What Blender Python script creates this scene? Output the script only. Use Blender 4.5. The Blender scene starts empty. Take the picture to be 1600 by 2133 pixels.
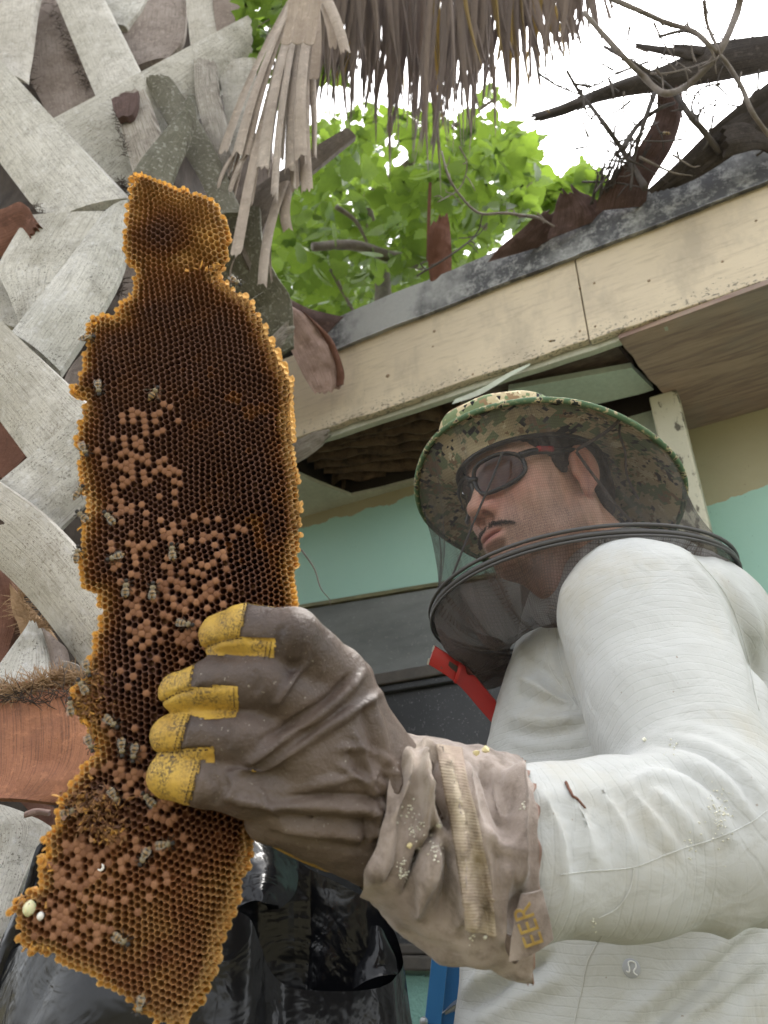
import bpy, bmesh, math, random
import numpy as np
from math import sin, cos, pi, radians, sqrt, atan2, exp
from mathutils import Vector, Matrix

# ------------------------------------------------------------------ camera
SC = bpy.context.scene
COL = SC.collection
F_PX = 1600.0                       # focal length in pixels of the 1600 x 2133 photograph
PITCH, YAW = radians(30.0), radians(28.7)
CAM = np.array([0.0, 0.0, 1.0])
cam_data = bpy.data.cameras.new('camera')
cam = bpy.data.objects.new('camera', cam_data)
COL.objects.link(cam)
cam.location = CAM
cam.rotation_euler = (radians(90) + PITCH, 0, YAW)
cam_data.sensor_fit = 'VERTICAL'
cam_data.sensor_height = 34.66
cam_data.sensor_width = 26.0
cam_data.lens = 26.0
cam_data.clip_start = 0.02
cam_data.clip_end = 500
cam_data.dof.use_dof = True
cam_data.dof.focus_distance = 0.80
cam_data.dof.aperture_fstop = 9.0
SC.camera = cam

# ------------------------------------------------------------------ sky, sun, exposure (bright overcast)
SUN_EL, SUN_AZ = radians(66), radians(8)      # azimuth measured from +Y towards +X
world = bpy.data.worlds.new('World')
SC.world = world
world.use_nodes = True
wn = world.node_tree
for n in list(wn.nodes):
    wn.nodes.remove(n)
w_out = wn.nodes.new('ShaderNodeOutputWorld')
w_bg = wn.nodes.new('ShaderNodeBackground')
w_sky = wn.nodes.new('ShaderNodeTexSky')
w_sky.sky_type = 'NISHITA'
w_sky.sun_disc = False
w_sky.sun_elevation = SUN_EL
w_sky.sun_rotation = SUN_AZ
w_sky.air_density = 1.0
w_sky.dust_density = 3.0
w_sky.ozone_density = 1.0
w_hs = wn.nodes.new('ShaderNodeHueSaturation')   # cloud cover: the sky's colour nearly grey
w_hs.inputs['Saturation'].default_value = 0.16
w_bg.inputs['Strength'].default_value = 0.15
wn.links.new(w_sky.outputs[0], w_hs.inputs['Color'])
wn.links.new(w_hs.outputs[0], w_bg.inputs['Color'])
wn.links.new(w_bg.outputs[0], w_out.inputs['Surface'])
sun_data = bpy.data.lights.new('sun', 'SUN')
sun_data.energy = 1.5
sun_data.angle = radians(16)
sun_data.color = (1.0, 0.965, 0.91)
sun = bpy.data.objects.new('sun', sun_data)
COL.objects.link(sun)
sd = Vector((sin(SUN_AZ) * cos(SUN_EL), cos(SUN_AZ) * cos(SUN_EL), sin(SUN_EL)))   # towards the sun
sun.rotation_euler = sd.to_track_quat('Z', 'Y').to_euler()
SC.view_settings.view_transform = 'Standard'
SC.view_settings.look = 'None'
SC.view_settings.gamma = 1.0
SC.view_settings.use_curve_mapping = False
SC.view_settings.exposure = 1.95
SC.render.engine = 'CYCLES'
SC.cycles.use_denoising = True
SC.cycles.max_bounces = 6
SC.cycles.diffuse_bounces = 2
SC.cycles.glossy_bounces = 2
SC.cycles.adaptive_threshold = 0.035
SC.cycles.transparent_max_bounces = 8
SC.cycles.sample_clamp_indirect = 6.0

# ------------------------------------------------------------------ helpers
FW = np.array([-sin(YAW) * cos(PITCH), cos(YAW) * cos(PITCH), sin(PITCH)])
RT = np.array([cos(YAW), sin(YAW), 0.0])
UP = np.cross(RT, FW)


def ray(x, y):
    return FW + RT * ((x - 800.0) / F_PX) + UP * ((1066.5 - y) / F_PX)


def at(x, y, d):
    """world point seen at pixel (x, y) of the photograph, d metres deep"""
    return CAM + ray(x, y) * d


def on_y(x, y, Y):
    r = ray(x, y)
    return CAM + r * (Y / r[1])


def on_z(x, y, Z):
    r = ray(x, y)
    return CAM + r * ((Z - CAM[2]) / r[2])


def pix(P):
    q = np.asarray(P, float) - CAM
    d = q @ FW
    return np.array([800 + F_PX * (q @ RT) / d, 1066.5 - F_PX * (q @ UP) / d, d])


def nrm(v):
    v = np.asarray(v, float)
    return v / (np.linalg.norm(v) + 1e-12)


def link(name, me, mats=None, parent=None, smooth=True):
    o = bpy.data.objects.new(name, me)
    COL.objects.link(o)
    if mats is not None:
        for m in (mats if isinstance(mats, (list, tuple)) else [mats]):
            me.materials.append(m)
    if smooth and len(me.polygons):
        me.polygons.foreach_set('use_smooth', np.ones(len(me.polygons), bool))
    if parent is not None:
        put_under(o, parent)
    return o


def put_under(o, parent):
    o.parent = parent
    p, t = parent, Vector((0, 0, 0))
    while p is not None:                     # all things stay where they are built
        t = t + p.location
        p = p.parent
    o.location = o.location - t


def mesh(name, V, Fc, mats=None, parent=None, smooth=True, midx=None, attrs=None):
    V = np.asarray(V, float)
    me = bpy.data.meshes.new(name)
    me.from_pydata(V.tolist(), [], [list(map(int, f)) for f in Fc])
    o = link(name, me, mats, parent, smooth)
    if midx is not None:
        me.polygons.foreach_set('material_index', np.asarray(midx, np.int32))
    for k, a in (attrs or {}).items():
        a = np.asarray(a, np.float32)
        if a.ndim == 1:
            at_ = me.attributes.new(k, 'FLOAT', 'POINT')
            at_.data.foreach_set('value', a)
        else:
            at_ = me.attributes.new(k, 'FLOAT_COLOR', 'POINT')
            c = np.ones((len(a), 4), np.float32)
            c[:, :a.shape[1]] = a
            at_.data.foreach_set('color', c.ravel())
    return o


def thing(name, label, cat, loc, group=None, kind=None):
    o = bpy.data.objects.new(name, None)
    COL.objects.link(o)
    o.empty_display_size = 0.05
    o.location = Vector([float(c) for c in loc])
    return tag(o, label, cat, group, kind)


def tag(o, label=None, cat=None, group=None, kind=None):
    if label: o['label'] = label
    if cat: o['category'] = cat
    if group: o['group'] = group
    if kind: o['kind'] = kind
    return o


# ---- noise in numpy
def _h(i, j, k, s):
    n = (i * 374761393 + j * 668265263 + k * 2147483647 + s * 1274126177) & 0xffffffff
    n = ((n ^ (n >> 13)) * 1274126177) & 0xffffffff
    n = n ^ (n >> 16)
    return (n & 0xffff) / 65535.0


def noise3(P, scale=1.0, seed=0):
    """smooth value noise -1..1"""
    P = np.asarray(P, float) * scale
    i = np.floor(P).astype(np.int64)
    f = P - i
    f = f * f * (3 - 2 * f)
    out = 0
    for dx in (0, 1):
        for dy in (0, 1):
            for dz in (0, 1):
                w = (f[..., 0] if dx else 1 - f[..., 0]) * (f[..., 1] if dy else 1 - f[..., 1]) * (f[..., 2] if dz else 1 - f[..., 2])
                out = out + w * _h(i[..., 0] + dx, i[..., 1] + dy, i[..., 2] + dz, seed)
    return out * 2 - 1


def fbm(P, scale=1.0, seed=0, n=3):
    r = 0
    for k in range(n):
        r = r + noise3(P, scale * 2 ** k, seed + 17 * k) * 0.5 ** k
    return r


def vnormals(V, Fc):
    """area-weighted vertex normals for quad/tri arrays"""
    Fa = np.asarray(Fc)
    N = np.zeros_like(V)
    a, b, c = V[Fa[:, 0]], V[Fa[:, 1]], V[Fa[:, 2]]
    n = np.cross(b - a, c - a)
    if Fa.shape[1] == 4:
        n = n + np.cross(c - a, V[Fa[:, 3]] - a)
    for k in range(Fa.shape[1]):
        np.add.at(N, Fa[:, k], n)
    return N / (np.linalg.norm(N, axis=1, keepdims=True) + 1e-12)


# ---- signed distance modelling -> surface nets
def sd_cone(P, a, b, ra, rb):
    a, b = np.asarray(a, np.float32), np.asarray(b, np.float32)
    ba = b - a
    t = np.clip(((P - a) @ ba) / (ba @ ba + 1e-12), 0, 1)
    q = P - a - t[..., None] * ba
    return np.sqrt(np.einsum('...i,...i->...', q, q)) - (ra + (rb - ra) * t)


def sd_ell(P, c, R, M=None):
    """ellipsoid; M rows = axes"""
    q = P - np.asarray(c, np.float32)
    if M is not None:
        q = q @ np.asarray(M, np.float32).T
    R = np.asarray(R, np.float32)
    k0 = np.sqrt((((q / R)) ** 2).sum(-1))
    k1 = np.sqrt((((q / (R * R))) ** 2).sum(-1)) + 1e-9
    return k0 * (k0 - 1.0) / k1


def smin(a, b, k):
    h = np.clip(0.5 + 0.5 * (b - a) / k, 0, 1)
    return b + (a - b) * h - k * h * (1 - h)


def smax(a, b, k):
    return -smin(-a, -b, k)


def surface_nets(fn, lo, hi, h):
    lo, hi = np.asarray(lo, float), np.asarray(hi, float)
    n = np.ceil((hi - lo) / h).astype(int) + 1
    ax = [lo[i] + h * np.arange(n[i]) for i in range(3)]
    Fv = np.empty(n, np.float32)
    step = max(1, int(900000 // (n[1] * n[2])))
    for s in range(0, n[0], step):
        X, Y, Z = np.meshgrid(ax[0][s:s + step], ax[1], ax[2], indexing='ij')
        P = np.stack([X, Y, Z], -1).astype(np.float32)
        Fv[s:s + step] = fn(P)
    ins = Fv < 0
    cnt = np.zeros(n - 1, np.int8)
    corners = [(i, j, k) for i in (0, 1) for j in (0, 1) for k in (0, 1)]
    sl = lambda o, m: slice(o, m - 1 + o)
    for (i, j, k) in corners:
        cnt += ins[sl(i, n[0]), sl(j, n[1]), sl(k, n[2])]
    act = (cnt > 0) & (cnt < 8)
    idx = np.argwhere(act)
    cv = np.stack([Fv[idx[:, 0] + i, idx[:, 1] + j, idx[:, 2] + k] for (i, j, k) in corners], 1)
    acc = np.zeros((len(idx), 3)); num = np.zeros(len(idx))
    cc = np.array(corners, float)
    for a in range(8):
        for b in range(a + 1, 8):
            if np.abs(cc[a] - cc[b]).sum() != 1:
                continue
            m = (cv[:, a] < 0) != (cv[:, b] < 0)
            t = cv[m, a] / (cv[m, a] - cv[m, b])
            acc[m] += cc[a] + t[:, None] * (cc[b] - cc[a]); num[m] += 1
    V = lo + (idx + acc / num[:, None]) * h
    vid = -np.ones(n - 1, np.int64)
    vid[act] = np.arange(len(idx))
    quads = []
    for d in range(3):
        e1, e2 = (d + 1) % 3, (d + 2) % 3
        s0 = [slice(1, -1)] * 3; s1 = [slice(1, -1)] * 3
        s0[d] = slice(0, -1); s1[d] = slice(1, None)
        A, B = ins[tuple(s0)], ins[tuple(s1)]
        for flip, m in ((False, A & ~B), (True, ~A & B)):
            p = np.argwhere(m)
            p[:, e1] += 1; p[:, e2] += 1
            o1 = np.zeros(3, int); o1[e1] = -1
            o2 = np.zeros(3, int); o2[e2] = -1
            q = [p + o1 + o2, p + o2, p, p + o1]
            q = np.stack([vid[r[:, 0], r[:, 1], r[:, 2]] for r in q], 1)
            quads.append(q[:, ::-1] if flip else q)
    Q = np.concatenate(quads)
    Q = Q[(Q >= 0).all(1)]
    return V, Q


def relax(V, Q, it=1, w=0.5):
    for _ in range(it):
        S = np.zeros_like(V); C = np.zeros(len(V))
        for k in range(4):
            a, b = Q[:, k], Q[:, (k + 1) % 4]
            np.add.at(S, a, V[b]); np.add.at(C, a, 1)
            np.add.at(S, b, V[a]); np.add.at(C, b, 1)
        V = V * (1 - w) + w * S / np.maximum(C, 1)[:, None]
    return V


# ---- simple solids
def tube(name, pts, radii, mats, parent=None, seg=8, closed_path=False, attrs=None, cap=True):
    V, Fc = tube_geo(pts, radii, seg, closed_path, cap)
    return mesh(name, V, Fc, mats, parent)


def tube_geo(pts, radii, seg=8, closed=False, cap=True):
    pts = np.asarray(pts, float)
    n = len(pts)
    radii = np.full(n, radii, float) if np.isscalar(radii) else np.asarray(radii, float)
    T = np.roll(pts, -1, 0) - np.roll(pts, 1, 0) if closed else np.gradient(pts, axis=0)
    T = T / (np.linalg.norm(T, axis=1, keepdims=True) + 1e-12)
    u = nrm(np.cross(T[0], [0.3, 0.2, 1.0] if abs(T[0][2]) < 0.9 else [1, 0.1, 0]))
    V = []
    for i in range(n):
        u = nrm(u - T[i] * (u @ T[i]))
        w = np.cross(T[i], u)
        for k in range(seg):
            a = 2 * pi * k / seg
            V.append(pts[i] + radii[i] * (cos(a) * u + sin(a) * w))
    Fc = []
    m = n if closed else n - 1
    for i in range(m):
        j = (i + 1) % n
        for k in range(seg):
            k2 = (k + 1) % seg
            Fc.append((i * seg + k, i * seg + k2, j * seg + k2, j * seg + k))
    if cap and not closed:
        Fc.append(tuple(range(seg - 1, -1, -1)))
        Fc.append(tuple((n - 1) * seg + k for k in range(seg)))
    return np.array(V), Fc


def smooth_path(pts, n=24):
    """Catmull-Rom through the points (any dimension)"""
    P = np.asarray(pts, float)
    if len(P) == 2:
        t = np.linspace(0, 1, n)[:, None]
        return P[0] * (1 - t) + P[1] * t
    Q = np.vstack([2 * P[0] - P[1], P, 2 * P[-1] - P[-2]])
    m = len(P) - 1
    out = []
    for s in np.linspace(0, m - 1e-9, n):
        i = int(s); t = s - i
        p0, p1, p2, p3 = Q[i:i + 4]
        out.append(0.5 * (2 * p1 + (p2 - p0) * t + (2 * p0 - 5 * p1 + 4 * p2 - p3) * t * t + (3 * p1 - p0 - 3 * p2 + p3) * t ** 3))
    return np.array(out)


def box_geo(c0, c1):
    x0, y0, z0 = c0; x1, y1, z1 = c1
    V = [(x0, y0, z0), (x1, y0, z0), (x1, y1, z0), (x0, y1, z0), (x0, y0, z1), (x1, y0, z1), (x1, y1, z1), (x0, y1, z1)]
    Fc = [(0, 3, 2, 1), (4, 5, 6, 7), (0, 1, 5, 4), (1, 2, 6, 5), (2, 3, 7, 6), (3, 0, 4, 7)]
    return V, Fc


def bevel_obj(o, w=0.002, seg=2):
    m = o.modifiers.new('bevel', 'BEVEL'); m.width = w; m.segments = seg; m.limit_method = 'ANGLE'
    return o


def box(name, c0, c1, mats, parent=None, bev=0.0):
    V, Fc = box_geo(c0, c1)
    o = mesh(name, V, Fc, mats, parent, smooth=False)
    if bev:
        bevel_obj(o, bev)
    return o


def hexa(name, P8, mats, parent=None, bev=0.0):
    """box from 8 free corners (bottom ring 4, top ring 4)"""
    Fc = [(0, 3, 2, 1), (4, 5, 6, 7), (0, 1, 5, 4), (1, 2, 6, 5), (2, 3, 7, 6), (3, 0, 4, 7)]
    o = mesh(name, P8, Fc, mats, parent, smooth=False)
    me = o.data
    bm = bmesh.new(); bm.from_mesh(me); bmesh.ops.recalc_face_normals(bm, faces=bm.faces); bm.to_mesh(me); bm.free()
    if bev:
        bevel_obj(o, bev)
    return o


def strap(name, rows, mats, parent=None, bulge=0.02, thick=0.012, nl=26, na=12, rough=0.0, seed=0, ragged=(0, 0), groove=0.0, twist=0.0, smooth=True, edge=0.35, curl=0.0):
    """a thick curved strap (leaf base, bark, blade): rows = (left x, left y, right x, right y, depth) in photograph pixels and metres,
    arched towards the viewer by `bulge` metres, `thick` metres thick"""
    R = np.asarray(rows, float)
    R = smooth_path(R, nl)
    rng = np.random.RandomState(seed + 11)
    t = np.linspace(0, 1, na)
    V = []
    front = np.zeros((nl, na, 3)); back = np.zeros((nl, na, 3))
    jag0 = rng.uniform(-1, 1, na) * ragged[0]; jag1 = rng.uniform(-1, 1, na) * ragged[1]
    s_all = np.linspace(0, 1, nl)
    mid = np.array([at((r[0] + r[2]) / 2, (r[1] + r[3]) / 2, r[4]) for r in R])
    L = np.linalg.norm(mid[-1] - mid[0]) + 1e-9
    tang = np.gradient(mid, axis=0); tang /= np.linalg.norm(tang, axis=1, keepdims=True) + 1e-9
    for i in range(nl):
        a = at(R[i, 0], R[i, 1], R[i, 4]); b = at(R[i, 2], R[i, 3], R[i, 4])
        vdir = nrm(CAM - (a + b) / 2)
        acr = b - a
        nv = nrm(vdir - acr * (vdir @ acr) / (acr @ acr + 1e-12) - tang[i] * (vdir @ tang[i]))
        for k in range(na):
            u = t[k]
            prof = 4 * u * (1 - u)
            h = bulge * prof + twist * (u - 0.5) * 2 * (s_all[i] - 0.5) + curl * (1 - prof) * 0
            gz = -groove * abs(sin(u * pi * 3)) if groove else 0.0
            p = a * (1 - u) + b * u + nv * (h + gz)
            if ragged[0] or ragged[1]:
                p = p + tang[i] * (jag0[k] * max(0, 1 - s_all[i] * 4) + jag1[k] * max(0, 1 - (1 - s_all[i]) * 4))
            front[i, k] = p
            back[i, k] = p - nv * thick * (edge + (1 - edge) * prof)
    if rough:
        front += (fbm(front, 28, seed, 3) * rough)[..., None] * nrm(CAM - mid[nl // 2])
    V = np.concatenate([front.reshape(-1, 3), back.reshape(-1, 3)])
    o = nl * na
    Fc = []
    for i in range(nl - 1):
        for k in range(na - 1):
            p = i * na + k
            Fc.append((p, p + 1, p + na + 1, p + na))
            Fc.append((o + p, o + p + na, o + p + na + 1, o + p + 1))
        for k in (0, na - 1):
            p = i * na + k
            f = (p, p + na, o + p + na, o + p)
            Fc.append(f if k == 0 else f[::-1])
    for i in (0, nl - 1):
        for k in range(na - 1):
            p = i * na + k
            f = (p, o + p, o + p + 1, p + 1)
            Fc.append(f if i == 0 else f[::-1])
    S = np.repeat(s_all, na); U = np.tile(t, nl)
    ob = mesh(name, V, Fc, mats, parent, smooth, attrs={'along': np.concatenate([S, S]) * L, 'across': np.concatenate([U, U])})
    # make every face look outwards and keep the thin rims crisp
    me = ob.data
    bm = bmesh.new(); bm.from_mesh(me); bmesh.ops.recalc_face_normals(bm, faces=bm.faces); bm.to_mesh(me); bm.free()
    if smooth:
        me.set_sharp_from_angle(angle=radians(50))
    return ob


def join_geo(parts):
    V, Fc, o = [], [], 0
    for v, f in parts:
        v = np.asarray(v, float)
        V.append(v)
        Fc += [tuple(int(i) + o for i in q) for q in f]
        o += len(v)
    return np.concatenate(V), Fc


def in_poly(P, poly):
    """points (n,2) inside polygon"""
    P = np.asarray(P, float); poly = np.asarray(poly, float)
    x, y = P[:, 0], P[:, 1]
    r = np.zeros(len(P), bool)
    j = len(poly) - 1
    for i in range(len(poly)):
        xi, yi = poly[i]; xj, yj = poly[j]
        c = ((yi > y) != (yj > y)) & (x < (xj - xi) * (y - yi) / (yj - yi + 1e-12) + xi)
        r ^= c
        j = i
    return r


def poly_dist(P, poly):
    """distance of points (n,2) to the outline and the nearest point on it"""
    P = np.asarray(P, float); A = np.asarray(poly, float); B = np.roll(A, -1, 0)
    best = np.full(len(P), 1e9); bp = np.zeros((len(P), 2))
    for a, b in zip(A, B):
        ab = b - a
        t = np.clip(((P - a) @ ab) / (ab @ ab + 1e-12), 0, 1)
        q = a + t[:, None] * ab
        d = np.hypot(*(P - q).T)
        m = d < best
        best[m] = d[m]; bp[m] = q[m]
    return best, bp
# ------------------------------------------------------------------ materials
class NT:
    def __init__(s, name, disp=False):
        s.m = bpy.data.materials.new(name)
        s.m.use_nodes = True
        s.t = s.m.node_tree
        for n in list(s.t.nodes):
            s.t.nodes.remove(n)
        s.out = s.n('ShaderNodeOutputMaterial')
        s._co = None

    def n(s, kind, **kw):
        n = s.t.nodes.new(kind)
        for k, v in kw.items():
            if hasattr(n, k) and k not in n.inputs:
                setattr(n, k, v)
            else:
                s.set(n.inputs[k.replace('_', ' ')] if k.replace('_', ' ') in n.inputs else n.inputs[k], v)
        return n

    def set(s, inp, v):
        if isinstance(v, bpy.types.NodeSocket):
            s.t.links.new(v, inp)
        elif isinstance(v, bpy.types.Node):
            s.t.links.new(v.outputs[0], inp)
        else:
            if inp.type == 'RGBA' and len(v) == 3:
                v = (*v, 1)
            inp.default_value = v

    def co(s, scale=(1, 1, 1), rot=(0, 0, 0), src='Object'):
        tc = s.n('ShaderNodeTexCoord')
        mp = s.n('ShaderNodeMapping')
        s.t.links.new(tc.outputs[src], mp.inputs['Vector'])
        mp.inputs['Scale'].default_value = scale
        mp.inputs['Rotation'].default_value = rot
        return mp.outputs[0]

    def noise(s, scale, detail=4, rough=0.55, vec=None, dist=0.0, out=0):
        n = s.n('ShaderNodeTexNoise')
        n.inputs['Scale'].default_value = scale
        n.inputs['Detail'].default_value = detail
        n.inputs['Roughness'].default_value = rough
        n.inputs['Distortion'].default_value = dist
        s.t.links.new(vec if vec is not None else s.co(), n.inputs['Vector'])
        return n.outputs[out]

    def vor(s, scale, vec=None, feature='F1', out='Distance', rnd=1.0):
        n = s.n('ShaderNodeTexVoronoi')
        n.feature = feature
        n.inputs['Scale'].default_value = scale
        n.inputs['Randomness'].default_value = rnd
        s.t.links.new(vec if vec is not None else s.co(), n.inputs['Vector'])
        return n.outputs[out]

    def ramp(s, fac, stops, interp='LINEAR'):
        n = s.n('ShaderNodeValToRGB')
        n.color_ramp.interpolation = interp
        e = n.color_ramp.elements
        while len(e) < len(stops):
            e.new(0.5)
        for el, (p, c) in zip(e, stops):
            el.position = p
            el.color = (c, c, c, 1) if np.isscalar(c) else (*c, 1)
        s.set(n.inputs[0], fac)
        return n.outputs[0]

    def mix(s, fac, a, b, mode='MIX'):
        n = s.n('ShaderNodeMix')
        n.data_type = 'RGBA'
        n.blend_type = mode
        s.set(n.inputs[0], fac)
        s.set(n.inputs[6], a)
        s.set(n.inputs[7], b)
        return n.outputs[2]

    def math(s, op, a, b=0.0, c=None):
        n = s.n('ShaderNodeMath')
        n.operation = op
        s.set(n.inputs[0], a)
        s.set(n.inputs[1], b)
        if c is not None:
            s.set(n.inputs[2], c)
        return n.outputs[0]

    def attr(s, name, out='Fac'):
        n = s.n('ShaderNodeAttribute')
        n.attribute_name = name
        return n.outputs[out]

    def bump(s, h, strength=0.3, dist=0.01, normal=None):
        n = s.n('ShaderNodeBump')
        n.inputs['Strength'].default_value = strength
        n.inputs['Distance'].default_value = dist
        s.set(n.inputs['Height'], h)
        if normal is not None:
            s.set(n.inputs['Normal'], normal)
        return n.outputs[0]

    def bsdf(s, color, rough=0.7, normal=None, spec=0.4, **kw):
        n = s.n('ShaderNodeBsdfPrincipled')
        s.set(n.inputs['Base Color'], color)
        s.set(n.inputs['Roughness'], rough)
        n.inputs['Specular IOR Level'].default_value = spec
        if normal is not None:
            s.set(n.inputs['Normal'], normal)
        for k, v in kw.items():
            s.set(n.inputs[k.replace('_', ' ')], v)
        return n.outputs[0]

    def translucent(s, base, color, fac=0.4, normal=None):
        t = s.n('ShaderNodeBsdfTranslucent')
        s.set(t.inputs['Color'], color)
        if normal is not None:
            s.set(t.inputs['Normal'], normal)
        mx = s.n('ShaderNodeMixShader')
        s.set(mx.inputs[0], fac)
        s.set(mx.inputs[1], base)
        s.set(mx.inputs[2], t.outputs[0])
        return mx.outputs[0]

    def done(s, shader):
        s.t.links.new(shader, s.out.inputs['Surface'])
        return s.m


def paint_mat(name, base, dirt, dirt_amt=0.5, scale=6, rough=0.65, bump=0.15, stretch=(1, 1, 1), speck=None, rot=(0, 0, 0), fine=90, var=0.12, spec=0.35):
    """a weathered surface: base colour, cloudy second colour, optional specks and grain"""
    k = NT(name)
    v = k.co(scale=stretch, rot=rot)
    big = k.noise(scale, 6, 0.6, v)
    col = k.mix(k.ramp(big, [(0.5 - dirt_amt * 0.35, 0.0), (0.72, 1.0)]), base, dirt)
    f = k.noise(fine, 4, 0.6, v)
    col = k.mix(var, col, k.ramp(f, [(0.3, 0.15), (0.7, 1.0)]), 'OVERLAY')
    if speck:
        sc, thr, c = speck
        sp = k.noise(sc, 3, 0.7, v)
        gate = k.noise(scale * 1.7, 3, 0.5, v)
        m = k.math('MULTIPLY', k.ramp(sp, [(thr, 0.0), (thr + 0.04, 1.0)]), k.ramp(gate, [(0.36, 0.0), (0.58, 1.0)]))
        col = k.mix(m, col, c)
    nb = k.bump(k.math('ADD', f, k.math('MULTIPLY', big, 1.5)), bump, 0.004)
    return k.done(k.bsdf(col, rough, nb, spec))


M = {}


def boot_mat(name, base, tint, dark, fibre=0.5, speck=0.62, lich=0.0):
    """weathered palm leaf base: grey-white bark with fine black specks, lengthwise fibre and blotches"""
    k = NT(name)
    v = k.co()
    al, ac = k.attr('along'), k.attr('across')
    cb = k.n('ShaderNodeCombineXYZ')
    k.set(cb.inputs[0], k.math('MULTIPLY', al, 7.0))
    k.set(cb.inputs[1], k.math('MULTIPLY', ac, 38.0))
    fib = k.noise(1.6, 5, 0.65, cb.outputs[0])
    big = k.noise(7, 5, 0.6, v)
    mid = k.noise(30, 5, 0.65, v)
    col = k.mix(k.ramp(big, [(0.38, 0.0), (0.64, 1.0)]), base, tint)
    col = k.mix(k.math('MULTIPLY', k.ramp(mid, [(0.5, 0.0), (0.68, 1.0)]), 0.45), col, dark)
    col = k.mix(k.math('MULTIPLY', k.ramp(fib, [(0.50, 0.0), (0.60, 1.0)]), fibre), col, dark)
    sp = k.noise(300, 3, 0.75, v)
    sp2 = k.noise(110, 4, 0.75, v)
    gate = k.ramp(k.noise(13, 4, 0.6, v), [(0.34, 0.15), (0.56, 1.0)])
    t0 = speck - 0.055
    col = k.mix(k.math('MULTIPLY', k.ramp(sp, [(t0, 0.0), (t0 + 0.06, 0.85)]), gate), col, (0.06, 0.058, 0.05))
    col = k.mix(k.math('MULTIPLY', k.ramp(sp2, [(t0 + 0.01, 0.0), (t0 + 0.07, 0.55)]), gate), col, dark)
    wh = k.noise(75, 4, 0.7, v)
    col = k.mix(k.ramp(wh, [(0.56, 0.0), (0.66, 0.5)]), col, tuple(min(0.78, c * 1.35) for c in base))
    if lich:
        ln = k.noise(120, 4, 0.6, v)
        col = k.mix(k.math('MULTIPLY', k.ramp(ln, [(0.56, 0.0), (0.62, 1.0)]), lich), col, (0.62, 0.63, 0.56))
    oi = k.n('ShaderNodeObjectInfo')
    col = k.mix(k.math('MULTIPLY', oi.outputs['Random'], 0.30), col, tuple(c * w for c, w in zip(dark, (1.5, 1.25, 1.0))))
    h = k.math('ADD', k.math('MULTIPLY', fib, 0.7), k.math('ADD', k.math('MULTIPLY', mid, 0.6), k.math('MULTIPLY', sp, 0.5)))
    return k.done(k.bsdf(col, 0.85, k.bump(h, 0.8, 0.005), 0.2))


M['boot_grey'] = boot_mat('bark grey white', (0.70, 0.685, 0.635), (0.52, 0.51, 0.46), (0.25, 0.235, 0.205))
M['boot_pink'] = boot_mat('bark pinkish', (0.40, 0.345, 0.315), (0.26, 0.215, 0.19), (0.12, 0.095, 0.08), 0.45, 0.64)
M['boot_dark'] = boot_mat('bark mossy dark', (0.20, 0.195, 0.155), (0.13, 0.125, 0.09), (0.06, 0.055, 0.04), 0.6, 0.7, 0.32)
M['boot_wood'] = boot_mat('bark split wood', (0.46, 0.43, 0.385), (0.34, 0.31, 0.27), (0.12, 0.10, 0.08), 0.95, 0.72)
M['boot_brown'] = boot_mat('bark red brown', (0.24, 0.12, 0.085), (0.17, 0.085, 0.06), (0.08, 0.04, 0.03), 0.5, 0.75)
M['boot_orange'] = boot_mat('bark fresh orange', (0.44, 0.205, 0.115), (0.31, 0.135, 0.085), (0.14, 0.075, 0.055), 0.55, 0.70)
M['husk'] = boot_mat('husk purple brown', (0.15, 0.10, 0.092), (0.105, 0.07, 0.064), (0.05, 0.033, 0.03), 0.7, 0.8)
M['husk_pink'] = boot_mat('husk pale pink', (0.50, 0.36, 0.32), (0.40, 0.29, 0.26), (0.22, 0.14, 0.12), 0.6, 0.75)
M['deadwood'] = boot_mat('dead wood', (0.115, 0.10, 0.092), (0.075, 0.065, 0.062), (0.03, 0.027, 0.027), 0.8, 0.8)
M['petiole'] = boot_mat('dry petiole', (0.24, 0.205, 0.175), (0.165, 0.14, 0.12), (0.07, 0.058, 0.048), 0.8, 0.75)
M['thatch_near'] = boot_mat('dry palm blade tan', (0.56, 0.485, 0.415), (0.45, 0.385, 0.33), (0.25, 0.205, 0.175), 0.45, 0.72)
M['core'] = paint_mat('fibrous trunk core', (0.09, 0.072, 0.06), (0.03, 0.024, 0.02), 0.7, 22, 0.95, 0.6, stretch=(1, 1, 0.3))  # fibre colour darkened further to paint the shade in gaps between leaf bases
M['fibre'] = paint_mat('palm fibre', (0.46, 0.31, 0.18), (0.30, 0.19, 0.11), 0.7, 40, 0.9, 0.4)
M['fibre_dark'] = paint_mat('dark fibre', (0.09, 0.065, 0.05), (0.04, 0.03, 0.025), 0.7, 40, 0.9, 0.4)


def thatch_mat(name, a, b):
    k = NT(name)
    oi = k.n('ShaderNodeObjectInfo')
    v = k.co(scale=(1, 1, 0.12))
    n = k.noise(60, 3, 0.6, v)
    col = k.mix(n, a, b)
    col = k.mix(k.math('MULTIPLY', oi.outputs['Random'], 0.6), col, (0.13, 0.11, 0.11))
    base = k.bsdf(col, 0.75, k.bump(n, 0.3, 0.003), 0.25)
    return k.done(k.translucent(base, col, 0.22))


M['thatch'] = thatch_mat('hanging thatch', (0.36, 0.29, 0.25), (0.20, 0.16, 0.145))
M['thatch_yellow'] = thatch_mat('yellow thatch', (0.50, 0.36, 0.10), (0.36, 0.24, 0.07))
M['twig'] = paint_mat('twig bark', (0.105, 0.092, 0.085), (0.055, 0.048, 0.046), 0.6, 40, 0.85, 0.4)
M['twig_light'] = paint_mat('twig bark light', (0.23, 0.20, 0.175), (0.13, 0.11, 0.10), 0.6, 40, 0.85, 0.4)
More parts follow.
